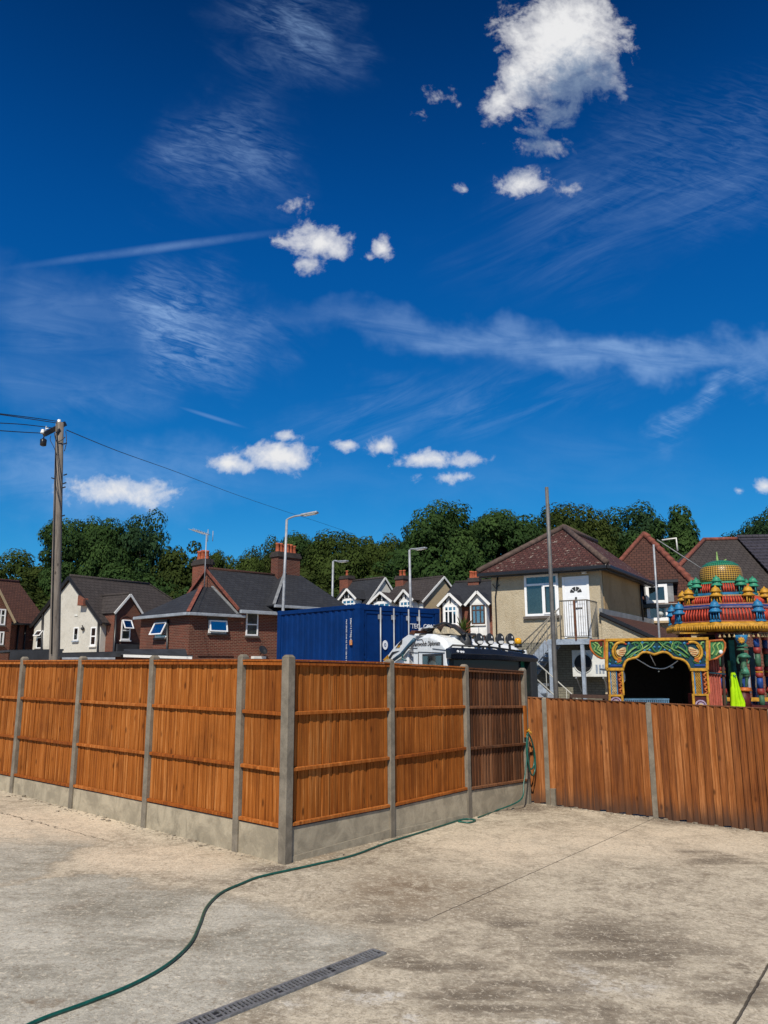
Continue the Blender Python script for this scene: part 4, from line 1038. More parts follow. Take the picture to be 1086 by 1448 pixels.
# ------------------------------------------------------------------ red brick house with hipped rear wing
def brick_house():
    c = W(268.4, 866.5, 36.0); g0 = gz(c.x, c.y)
    fr = Fr((c.x, c.y, g0), rad(46))
    t = thing('brick_house', 'red brick house with dark slate roof, two chimneys and a hipped corner wing', 'house', fr)
    ze = fr.loc(c).z                           # wing eave
    fF = Face(fr, '-y', .0); fL = Face(fr, '-x', .0)
    wx = fr.hit(344, 885, 1, 0).x; ly = fr.hit(199, 885, 0, 0).y
    oh = .22
    zg = fr.hit(338, 857.7, 1, -.25).z          # main gutter height
    xg = fr.hit(337.5, 857.7, 1, -.25).x + .15
    ap = fr.hit(294, 804, 0, xg); yr, zr = ap.y, ap.z
    D = 2*yr
    xr = fr.hit(397, 815, 1, yr).x
    # wing walls
    m = MB(); m.prism([(0,0,-.2),(xg+.05,0,-.2),(xg+.05,ly,-.2),(0,ly,-.2)], (0,0,ze+.2)); m.build('wing_wall', M['brick_red'], t)
    # main block walls with left gable
    x2 = xr + 9.0
    m = MB(); m.prism([(xg,.002,-.2),(xg,D,-.2),(xg,D,zg-.05),(xg,yr,zr-.12),(xg,.002,zg-.05)], (xr-xg,0,0)); m.box((xr,.002,-.2),(xr+7,D,zg-.12)); m.build('wall', M['brick_red'], t)
    # main roof
    def roofpair(x0, x1, y0, y1, ze_, zr_, name='roof', mat='slate', ovh=.28):
        ym = (y0+y1)/2; k = (zr_-ze_)/(ym-y0); d = ovh*k
        m = MB(); m.slab([(x0,y0-ovh,ze_-d),(x1,y0-ovh,ze_-d),(x1,ym,zr_),(x0,ym,zr_)], .07); m.slab([(x0,y1+ovh,ze_-d),(x1,y1+ovh,ze_-d),(x1,ym,zr_),(x0,ym,zr_)], .07)
        return m.build(name, M[mat], t)
    rf = roofpair(xg-.12, xr+.05, 0, D, zg, zr)
    q = MB(); q.tube([(xg-.1,yr,zr+.0),(xr,yr,zr+.0)], .09, 6); q.build('ridge_tiles', M['brown_tile'], rf)
    q = MB(); q.bar((xg-.14,-.26,zg-.15),(xg-.14,yr,zr-.04),.05,.14); q.bar((xg-.14,D+.26,zg-.15),(xg-.14,yr,zr-.04),.05,.14); q.build('verge', M['hip_tile'], rf)
    # hipped end to the right
    apx = fr.hit(404, 808, 1, yr).x; zh = fr.hit(404, 808, 1, yr).z
    re = fr.hit(497, 855.5, 1, -.3)
    xh0, xh1 = fr.hit(387, 855, 1, -.3).x, re.x
    m = MB(); zf = fr.hit(420, 858, 1, -.3).z
    A, A2 = V((apx,yr,zh)), V((apx+.8,yr,zh)); B0, B1 = V((xh0-.1,-.45,zf)), V((xh1,-.45,zf)); C0, C1 = V((xh0-.1,D+.4,zf)), V((xh1,D+.4,zf))
    for pts in ((B0,B1,A2,A), (C0,C1,A2,A), (B1,C1,A2), (B0,C0,A)): m.slab(pts, .07)
    hr = m.build('hip_roof', M['slate'], t)
    q = MB(); q.bar(B0+V((0,-.02,.06)), A+V((0,0,.06)), .16, .05); q.bar(A+V((-.5,-.2,-.1)), A+V((.5,0,.06)), .2,.06); q.build('lead_flashing', M['lead'], hr)
    gutter(t, B0+V((0,-.06,-.05)), B1+V((0,-.06,-.05)), 'grey_fascia', .14)
    gutter(t, (xg-.1,-.34,zg-.24), (xr-.3,-.34,zg-.24), 'grey_fascia', .17)
    # wing roof
    b = fr.hit(303, 831, 0, xg); a_ = fr.hit(285, 832, 1, b.y)
    P0, P1, P2, P3 = V((-oh,-oh,ze)), V((xg-.12,-oh,ze)), V((-oh,ly+oh,ze)), V((xg-.12,ly+oh,ze))
    Aw, Bw = V((a_.x,b.y,b.z)), V((xg-.12,b.y,b.z))
    m = MB(); m.slab([P0,P1,Bw,Aw], .06); m.slab([P0,P2,Aw], .06); m.slab([P2,P3,Bw,Aw], .06); wr = m.build('wing_roof', M['slate'], t)
    q = MB(); q.bar(P0+V((0,0,.05)), Aw+V((0,0,.05)), .17, .05); q.build('hip_tiles', M['hip_tile'], wr)
    q = MB(); q.bar(P1+V((.0,.02,.05)), Bw+V((.0,0,.06)), .14, .05); q.build('lead_flashing', M['lead'], wr)
    gutter(t, P0+V((0,-.05,-.06)), P1+V((.35,-.05,-.06)), 'grey_fascia', .14); gutter(t, P0+V((-.05,0,-.06)), P2+V((-.05,0,-.06)), 'grey_fascia', .14)
    # chimneys and aerial
    y0, y1 = fr.hit(291, 805, 0, xg).y, fr.hit(268.5, 805, 0, xg).y
    z1 = fr.hit(280, 791, 0, xg).z
    stack(t, fr, (xg+.3, (y0+y1)/2), .55, abs(y1-y0)*.72, zr-2.4, z1, 3, along='y', potr=.14, poth=.5)
    x0, x1 = fr.hit(384, 800, 1, yr).x, fr.hit(423, 800, 1, yr).x
    stack(t, fr, ((x0+x1)/2, yr), (x1-x0)*.80, .62, zr-.9, fr.hit(403, 782, 1, yr).z, 6, 'brick_dark', potr=.12, poth=.48)
    ab, at_ = fr.hit(289, 830, 0, xg-.3), fr.hit(292, 756, 0, xg-.3)
    q = MB(); q.tube([ab, at_], .03, 6)
    e0, e1 = fr.hit(273, 749, 0, xg-.3), fr.hit(294, 756.5, 0, xg-.3)
    q.tube([e0, e1], .022, 5); dv = (e1-e0)
    for i in range(9):
        p = e0+dv*(i/9.0); q.tube([p+V((-.28,0,.0)), p+V((.28,0,.0))], .012, 4); q.tube([p+V((0,0,-.1)), p+V((0,0,.1))], .012, 4)
    q.tube([e1+V((0,0,-.35)), e1+V((0,0,.3))], .02, 5); q.tube([e1+V((.3,0,-.3)), e1+V((.3,0,.25))], .02, 5)
    q.build('television_aerial', M['galv'], t)
    # windows
    r = fL.rect(220.5, 880.5, 237.5, 901.5); wn = window(fL, t, r, frame='upvc', sill=True, lintel='sill', curtain=('curtain', (0,.35)))
    sash_open(fL, wn, (r[0],r[1]+.05,r[2],r[3]), .45)
    r = fF.rect(294.5, 877.5, 319.5, 895.5); wn = window(fF, t, r, sill=True, lintel='sill', back='room', pane='sky_glass', curtain=('curtain', (.05,.3),(.7,.95))); sash_open(fF, wn, (r[0],r[1]+.06,r[2],r[3]), .16)
    r = fF.rect(347.5, 866, 364.5, 899); window(fF, t, r, trans=(.48,), sill=True, lintel='sill', curtain=('curtain', (.1,.9)), fw=.07)
    p0 = fL.uv(239.5, 876); p1 = fL.uv(239.5, 921); pipe(t, [fL.M @ V((p0[0],p0[1],.08)), fL.M @ V((p1[0],p1[1]-2,.08))], .05)
    q = MB(fF.M); x0_, z0_, x1_, z1_ = fF.rect(279, 925.5, 329, 927.5); q.box((x0_,z0_,0),(x1_,z1_,.05)); q.build('string_course', M['brick_dark'], t)
    # satellite dish and security lamp low on the wall
    d = fF.uv(366, 920); q = MB(fF.M @ Matrix.Translation((d[0], d[1], .3)) @ Matrix.Rotation(-.5, 4, 'X')); q.lathe([(.02,-.03),(.16,.0),(.25,.06),(.24,.065),(.15,.01),(.01,-.02)], n=14); q.bar((0,0,-.02),(0,-.1,-.3),.03); q.build('satellite_dish', M['black_plastic'], t)
    q = MB(fF.M); x0_, z0_, x1_, z1_ = fF.rect(355, 928, 372, 931.5); q.box((x0_,z0_,0),(x1_,z1_,.25)); q.build('lean_to_top', M['white_paint'], t)
    p0 = fF.uv(395, 868); pipe(t, [fF.M @ V((p0[0],p0[1],.1)), fF.M @ V((p0[0],-.1,.1))], .055, 'grey_paint')
brick_house()

# ------------------------------------------------------------------ white rendered house and its brick cross wing
def white_house():
    c = W(143.5, 876, 46.0); g0 = gz(c.x, c.y)
    fr = Fr((c.x, c.y, g0), rad(56.7))
    t = thing('white_house', 'white rendered gable house with a grey tiled roof and arched brick cross wing', 'house', fr)
    ze = fr.loc(c).z; fG = Face(fr, '-x', .0); fR = Face(fr, '-y', .0)
    ap = fr.hit(100.5, 816, 0, 0); ym, zr = ap.y, ap.z
    lf = fr.hit(49, 882, 0, 0); yl, zl = lf.y, lf.z
    L = fr.hit(211, 827.5, 1, ym).x
    k = (zr-ze)/ym
    m = MB(); m.prism([(0,0,-.2),(0,yl,-.2),(0,yl,zl-.15),(0,ym,zr-.18),(0,0,ze)], (L,0,0)); m.build('wall', M['white_render'], t)
    m = MB(); o = .3; hx = 3.0
    m.slab([(-.15,-o,ze-o*k+.06),(L+hx,-o,ze-o*k+.06),(L,ym,zr+.06),(-.15,ym,zr+.06)], .09)
    m.slab([(-.15,yl+.2,zl-.1),(L,yl+.2,zl-.1),(L,ym,zr+.06),(-.15,ym,zr+.06)], .09)
    m.slab([(L+hx,-o,ze-o*k+.06),(L+hx,yl,ze-o*k+.06),(L,ym,zr+.06)], .09)
    rf = m.build('roof', M['grey_tile'], t)
    q = MB(); q.bar((-.18,-o,ze-o*k-.05),(-.18,ym,zr-.02),.05,.2); q.bar((-.18,yl+.2,zl-.22),(-.18,ym,zr-.02),.05,.2); q.build('bargeboard', M['black_paint'], rf)
    q = MB(); q.bar((L,ym,zr+.1),(L+hx,-o,ze-o*k+.12),.2,.06); q.tube([(-.1,ym,zr+.08),(L,ym,zr+.08)], .1, 6); q.build('ridge_tiles', M['grey_tile'], rf)
    gutter(t, (0,-o-.06,ze-o*k-.05), (1.2,-o-.06,ze-o*k-.05))
    for rc in ((104.5,887,111.5,906),):
        window(fG, t, fG.rect(*rc), sill='grey_paint', fw=.07)
    window(fG, t, fG.rect(128.5,886.5,136.5,913), trans=(.5,), sill='white_paint', fw=.08)
    r = fG.rect(52.5, 892, 61.5, 917); wn = window(fG, t, r, fw=.07, back='room', trans=(.62,)); sash_open(fG, wn, (r[0],r[1]+(r[3]-r[1])*.62,r[2],r[3]), .6)
    u, v = fG.uv(108, 870); q = MB(fG.M); q.box((u-.15,v-.06,0),(u+.15,v+.06,.04)); q.build('wall_vent', M['ac_white'], t)
    u, v = fG.uv(119, 889); q = MB(fG.M @ Matrix.Translation((u,v,.1))); q.lathe([(.05,-.1),(.13,.0),(.05,.12)], n=10); q.bar((0,.12,0),(-.08,.2,.0),.04); q.build('wall_lantern', M['gutter_black'], t)
    x0, z0, x1, z1 = fG.rect(117, 842, 125, 856.5); q = MB(fG.M); q.prism([(x0,z0,0),(x1,z0,0),(x1,z1-.25,0),(x0,z1,0)], (0,0,.35)); q.build('chimney_breast', M['brick_stack'], t)
    for px, a, b in ((62.5, 868, 922), (141.5, 877, 925)):
        p0, p1 = fG.uv(px, a), fG.uv(px, b); pipe(t, [fG.M @ V((p0[0],p0[1],.1)), fG.M @ V((p1[0],p1[1]-2,.1))], .06)
    # brick cross wing
    yw = -.7; fB = Face(fr, '-y', yw)
    a0, a1 = fr.hit(162.5, 865, 1, yw), fr.hit(199.5, 863, 1, yw); ap = fr.hit(182, 841, 1, yw)
    a1.x = max(a1.x, a0.x+.5); ax = (a0.x+a1.x)/2; zA = ap.z; zE = min(a0.z, a1.z)
    m = MB(); m.prism([(a0.x,yw,-.2),(a1.x+1.6,yw,-.2),(a1.x+1.6,yw,zE-1.2),(a1.x,yw,zE),(ax,yw,zA),(a0.x,yw,zE)], (0,ym+.5,0)); m.build('brick_wing', M['brick_red'], t)
    kk = (zA-zE)/(ax-a0.x)
    m = MB(); ovx = .12
    m.slab([(a0.x-ovx,yw-.1,zE-ovx*kk+.06),(a0.x-ovx,ym,zE-ovx*kk+.06),(ax,ym,zA+.06),(ax,yw-.1,zA+.06)], .08); m.slab([(a1.x+ovx,yw-.1,zE-ovx*kk+.06),(a1.x+ovx,ym,zE-ovx*kk+.06),(ax,ym,zA+.06),(ax,yw-.1,zA+.06)], .08)
    wr = m.build('wing_roof', M['grey_tile'], t)
    q = MB(); q.bar((a0.x-ovx,yw-.14,zE-.12),(ax,yw-.14,zA),.05,.13); q.bar((a1.x+ovx,yw-.14,zE-.12),(ax,yw-.14,zA),.05,.13); q.build('bargeboard', M['white_paint'], wr)
    q = MB(); q.tube([(ax,yw,zA+.08),(ax,ym-.3,zA+.08)], .09, 6); q.build('ridge_tiles', M['grey_tile'], wr)
    r = fB.rect(171, 877, 184, 905); wn = window(fB, t, r, trans=(.48,), sill='white_paint', fw=.08, curtain=('green_curtain', (.1,.9)))
    sash_open(fB, wn, (r[0],r[1]+(r[3]-r[1])*.5,r[2],r[3]), .5)
    q = MB(fB.M); n = 8; um = (r[0]+r[2])/2; w2 = (r[2]-r[0])/2+.05
    for i in range(n):
        b0, b1 = math.pi*i/n, math.pi*(i+1)/n
        q.prism([(um+math.cos(b)*w2*rr, r[3]-.02+math.sin(b)*.25*rr, 0) for b, rr in ((b0,1),(b0,1.25),(b1,1.25),(b1,1))], (0,0,.035))
    q.build('window_arch', M['brick_dark'], wn)
    p0 = fB.uv(163, 866); pipe(t, [fB.M @ V((p0[0],p0[1],.1)), fB.M @ V((p0[0],-.1,.1))], .07)
    x0, z0, x1, z1 = fB.rect(162, 911, 196, 918.5); q = MB(fB.M); q.box((x0,z0-1.8,0),(x1,z1,.25)); q.build('porch', M['black_felt'], t)
white_house()

# ------------------------------------------------------------------ brown roofed house at the left edge
def brown_house():
    c = W(34, 876, 50.0); fr = Fr((c.x, c.y, gz(c.x, c.y)), rad(56.7))
    t = thing('brick_house', 'red brick house under a long plain brown tiled roof at the left edge', 'house', fr)
    ze = fr.loc(c).z; ym = 3.6; zr = fr.hit(40, 824.5, 1, ym).z
    x0, x1 = -9.0, fr.hit(62, 880, 1, 0).x
    k = (zr-ze)/ym
    m = MB(); m.prism([(x0,0,-.2),(x0,2*ym,-.2),(x0,2*ym,ze-.1),(x0,ym,zr-.1),(x0,0,ze-.1)], (x1-x0,0,0)); m.build('wall', M['brick_dark'], t)
    m = MB()
    for y0, y1 in ((-.35,ym),(2*ym+.35,ym)): m.slab([(x0,y0,ze-.35*k),(x1+.2,y0,ze-.35*k),(x1+.2,y1,zr),(x0,y1,zr)], .09)
    rf = m.build('roof', M['brown_tile'], t)
    q = MB(); q.tube([(x0,ym,zr+.02),(x1+.2,ym,zr+.02)], .11, 6); q.build('ridge_tiles', M['hip_tile'], rf)
    gutter(t, (x0,-.42,ze-.4*k-.02), (x1,-.42,ze-.4*k-.02))
    # gabled bay at the edge of the photo
    yb = -1.6; fB = Face(fr, '-y', yb)
    e = fr.hit(16.5, 876, 1, yb); f_ = fr.hit(0, 842, 1, yb); kk = (f_.z-e.z)/(e.x-f_.x); xm = e.x-2.6
    zt = e.z+2.6*kk
    m = MB(); m.prism([(e.x,yb,-.2),(e.x,yb,e.z),(xm,yb,zt),(xm-2.6,yb,e.z),(xm-2.6,yb,-.2)], (0,4.5,0)); m.build('bay_wall', M['brick_red'], t)
    m = MB()
    for s in (1,-1): m.slab([(xm+s*2.75,yb-.12,e.z-.1),(xm+s*2.75,4,e.z-.1),(xm,4,zt+.06),(xm,yb-.12,zt+.06)], .09)
    br = m.build('bay_roof', M['brown_tile'], t)
    q = MB()
    for s in (1,-1): q.bar((xm+s*2.75,yb-.16,e.z-.2),(xm,yb-.16,zt),.05,.14)
    q.build('bargeboard', M['tan_render'], br)
    window(fB, t, fB.rect(-6, 861, 7.5, 884), bars=(.5,), trans=(.6,), fw=.08, curtain=('curtain',(.0,.3)))
    window(fB, t, fB.rect(-6, 893, 5, 912), bars=(.5,), fw=.08)
    fR = Face(fr, '-y', 0.0)
    for px in (25.5, 35.5):
        p0 = fR.uv(px, 880); pipe(t, [fR.M @ V((p0[0],p0[1],.1)), fR.M @ V((p0[0],0,.1))], .06)
brown_house()

# ------------------------------------------------------------------ low flat roofed garages behind the fence
def garage(label, p0, p1, ya, yb, fz_, hz, fascia, wall, D=5.0):
    a, b = W(p0, (fz_[0]), ya), W(p1, fz_[1], yb); d = b-a; yaw = math.atan2(d.y, d.x); L = V((d.x,d.y)).length
    fr = Fr((a.x, a.y, gz(a.x,a.y)), yaw); t = thing('flat_roofed_garage', label, 'garage', fr, 'flat roofed garages')
    z1 = fr.loc(a).z; z2 = fr.loc(b).z
    m = MB(); m.prism([(0,.1,-.2),(L,.1,-.2),(L,.1,z2-hz),(0,.1,z1-hz)], (0,D,0)); m.build('wall', M[wall], t)
    m = MB(); m.prism([(-.1,-.1,z1),(L+.1,-.1,z2),(L+.1,-.1,z2-hz),(-.1,-.1,z1-hz)], (0,.05,0)); m.build('fascia', M[fascia], t)
    m = MB(); m.prism([(-.15,-.05,z1-.02),(L+.15,-.05,z2-.02),(L+.15,-.05,z2+.05),(-.15,-.05,z1+.05)], (0,D+.3,0)); m.build('felt_roof', M['black_felt'], t)
    return t, fr, L, z1
t, fr, L, z1 = garage('flat-roofed garage with a plain black fascia, left of the telegraph pole', 18, 84, 30, 31, (921,919.5), .42, 'black_felt', 'black_paint')
q = MB(); q.box((1.3,-.13,z1-.5),(1.36,-.1,z1)); q.build('fascia_joint', M['grey_fascia'], t)
t, fr, L, z1 = garage('flat-roofed garage with a two-step grey and black fascia, right of the telegraph pole', 84, 178, 30, 31, (925,922.5), .16, 'black_felt', 'brick_dark')
q = MB(); q.box((.1,-.14,z1-.2),(L-.4,-.105,z1-.12)); q.build('drip_edge', M['grey_fascia'], t)
q = MB(); x0 = fr.hit(108, 934, 1, -.1).x; q.box((-.1,-.2,z1-.36),(x0-.1,-.1,z1-.28)); q.tube([(x0-.08,-.16,z1-.36),(x0-.08,-.16,z1-1.6)], .05, 8); q.build('white_gutter', M['upvc'], t)
t, fr, L, z1 = garage('flat-roofed garage with a bright white fascia against the brick house', 178, 267.5, 30.5, 31.5, (925.5,928.5), .1, 'white_paint', 'brick_dark')
m = MB(); m.prism([(0,.2,z1),(L,.2,z1-.12),(L,.9,z1+.24),(0,.9,z1+.22)], (0,.02,-.02)); m.build('sloped_felt', M['black_felt'], t)
# ------------------------------------------------------------------ cream roughcast building with outside stair
def cream_house():
    c = W(847, 803, 24.5); fr = Fr((c.x, c.y, gz(c.x, c.y)), rad(-31))
    t = thing('cream_house', 'cream roughcast building with a mossy red hipped roof and white upstairs door', 'house', fr)
    fF = Face(fr, '-y', 0.0); ze = fr.loc(c).z
    xl = fr.hit(695.5, 850, 1, 0).x; D = 10.0
    fS = Face(fr, '+x', 0.0)
    D = fr.hit(905, 850, 0, 0).y
    zl = fr.hit(800, 908, 1, 0).z          # change from painted brick to roughcast
    m = MB(); m.box((xl,0,zl),(0,D,ze+.05)); m.build('wall', M['cream_render'], t)
    m = MB(); m.box((xl+.012,.012,-.3),(-.012,D,zl)); m.build('lower_wall', M['brick_grey'], t)
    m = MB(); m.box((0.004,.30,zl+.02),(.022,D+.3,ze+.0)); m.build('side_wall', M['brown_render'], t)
    oh = .34
    E = lambda x, y: V((x, y, ze-.0))
    ap = None
    # hipped roof: front apex seen against the trees, ridge running back
    xm = xl*.5
    p = fr.hit(797, 747, 0, xm); yA, zA = p.y, p.z
    a, b, c_, d = V((xl-oh,-oh,ze+.06)), V((oh,-oh,ze+.06)), V((oh,D+1.2,ze+.06)), V((xl-oh,D+1.2,ze+.06))
    A, B = V((xm,yA,zA)), V((xm,D+1.2,zA))
    m = MB(); m.slab([a,b,A], .09); m.slab([b,c_,B,A], .09); m.slab([a,d,B,A], .09)
    rf = m.build('roof', M['mossy_tile'], t)
    q = MB(); q.tube([b+V((0,0,.06)), A+V((0,0,.05))], .10, 6); q.tube([a+V((0,0,.06)), A+V((0,0,.05))], .10, 6); q.tube([A+V((0,0,.05)), B+V((0,0,.05))], .11, 6)
    q.build('hip_tiles', plain('grey_hip_tile', (.095,.062,.05), .9, vary=.5, scale=6), rf)
    q = MB(); q.box((xl-oh+.06,-oh+.06,ze-.06),(oh-.06,0,ze-.03)); q.box((0,0,ze-.06),(oh-.06,D+1.2,ze-.03)); q.build('soffit', M['gutter_black'], t)
    q = MB(); q.box((xl-oh+.03,-oh+.03,ze-.12),(oh-.03,-oh+.07,ze+.03)); q.box((oh-.07,-oh+.07,ze-.12),(oh-.03,D+1.2,ze+.03)); q.build('fascia', M['gutter_black'], t)
    gutter(t, (xl-oh,-oh-.05,ze-.02), (oh,-oh-.05,ze-.02)); gutter(t, (oh+.05,-oh,ze-.02), (oh+.05,D+1.2,ze-.02))
    # window with curtains
    r = fF.rect(742.5, 812.5, 790.5, 871)
    q = MB(fF.M); xb_ = r[0]+(r[2]-r[0])*.55; q.box((xb_-.035,r[1]+.075,.0),(xb_+.035,r[1]+(r[3]-r[1])*.76-.03,.055)); q.build('mullion', M['upvc'], t)
    window(fF, t, r, trans=(.76,), sill=True, fw=.075, proud=.06, curtain=('green_curtain', (.04,.52), (.62,.97)), pane='glass')
    r2 = (r[0]+(r[2]-r[0])*.56, r[1]+.04, r[2]-.05, r[1]+(r[3]-r[1])*.74)
    q = MB(fF.M); fw = .06
    q.box((r2[0],r2[1],.05),(r2[0]+fw,r2[3],.085)); q.box((r2[2]-fw,r2[1],.05),(r2[2],r2[3],.085)); q.box((r2[0]+fw,r2[3]-fw,.05),(r2[2]-fw,r2[3],.085)); q.box((r2[0]+fw,r2[1],.05),(r2[2]-fw,r2[1]+fw,.085)); q.build('casement', M['upvc'], t, .004)
    # panelled door
    r = fF.rect(797, 815, 835, 902)
    q = MB(fF.M); fw = .075
    q.box((r[0],r[1],0),(r[0]+fw,r[3],.05)); q.box((r[2]-fw,r[1],0),(r[2],r[3],.05)); q.box((r[0]+fw,r[3]-fw,0),(r[2]-fw,r[3],.05)); dfm = q.build('door_frame', M['upvc'], t, .004)
    u0, u1, v0, v1 = r[0]+fw, r[2]-fw, r[1]+.03, r[3]-fw; um = (u0+u1)/2; dw = u1-u0; dh = v1-v0
    q = MB(fF.M); q.box((u0,v0,.005),(u1,v1,.03))
    for z0, z1 in ((.05,.27),(.33,.50)):
        for s in (-1, 1):
            cx_ = um+s*dw*.22; q.box((cx_-dw*.16,v0+dh*z0,.03),(cx_+dw*.16,v0+dh*z1,.034)); q.box((cx_-dw*.12,v0+dh*(z0+.02),.034),(cx_+dw*.12,v0+dh*(z1-.02),.042))
    for s in (-1, 1): q.box((um+s*dw*.22-dw*.14,v0+dh*.56,.03),(um+s*dw*.22+dw*.14,v0+dh*.68,.042))
    q.box((um-dw*.33,v0+dh*.9,.03),(um+dw*.33,v0+dh*.925,.045))
    dr = q.build('door', M['door_white'], t, .004)
    q = MB(fF.M); R = dw*.27; zc = v0+dh*.755
    for i in range(4):
        b0, b1 = math.pi*(i+.08)/4, math.pi*(i+.92)/4
        q.prism([(um+math.cos(b0)*R*.3, zc+math.sin(b0)*R*.3,.031)] + [(um+math.cos(b0+(b1-b0)*k/4)*R, zc+math.sin(b0+(b1-b0)*k/4)*R,.031) for k in range(5)] + [(um+math.cos(b1)*R*.3, zc+math.sin(b1)*R*.3,.031)], (0,0,.004))
    q.build('fan_light', M['room'], dr)
    q = MB(fF.M); q.lathe([(.03,.0),(.045,.03),(.02,.06)], (um, v0+dh*.63, .045), 10); q.box((um-.03,v0+dh*.62,.042),(um+.03,v0+dh*.68,.06)); q.build('knocker', M['black_plastic'], dr)
    q = MB(fF.M); q.box((um-.02,v0+dh*.475,.042),(um+.2,v0+dh*.50,.055)); q.build('letter_plate', M['black_plastic'], dr)
    # lamp, cable, lean-to
    u, v = fF.uv(827, 809.5); q = MB(fF.M); q.box((u-.07,v-.05,.0),(u+.07,v+.05,.14)); q.build('security_light', M['ceramic'], t, .01)
    u, v = fF.uv(704, 815); pts = [(704,815),(703,830),(701,845),(702,870),(703,905)]
    q = MB(fF.M); q.tube([(*fF.uv(*p), .03) for p in pts], .025, 6); q.tube([(*fF.uv(*p), .03) for p in ((697,826),(701,832),(707,827))], .014, 5); q.tube([(*fF.uv(*p), .03) for p in ((700,813),(704,818),(703,824))], .014, 5); q.build('wall_cable', M['gutter_black'], t)
    zf0 = fS.uv(847, 866)[1]
    # lean-to roof against the right wall
    L0 = fr.hit(847.5, 867, 0, .0); L1 = fr.hit(912, 884, 0, .0)
    outx = 2.6; dz = 1.3
    m = MB(); m.slab([(.0,L0.y+.1,zf0),(.0,D+2,zf0),(outx,D+2,zf0-dz),(outx,L0.y+.1,zf0-dz)], .10); lr = m.build('lean_to_roof', M['brown_tile'], t)
    q = MB(); q.bar((.03,L0.y+.05,zf0+.03),(.03,D+2,zf0+.03),.10,.2); q.build('lead_flashing', M['lead'], lr)
    q = MB(); q.bar((-.0,L0.y+.06,zf0-.02),(outx,L0.y+.06,zf0-dz-.02),.05,.10); q.build('verge_board', M['gutter_black'], lr)
    m = MB(); m.prism([(0.003,L0.y+.15,-.3),(0.003,L0.y+.15,zf0-.1),(outx-.15,L0.y+.15,zf0-dz-.05),(outx-.15,L0.y+.15,-.3)], (0,D-L0.y,0)); m.build('lean_to_wall', M['cream_render'], t)
    pp = fS.uv(904, 830); pipe(t, [(.09,D-.15,ze-.1),(.09,D-.15,zf0)], .04)
    return fr, t, fF, r, zl, D
CH, CHT, CHF, DOOR, ZL, CHD = cream_house()

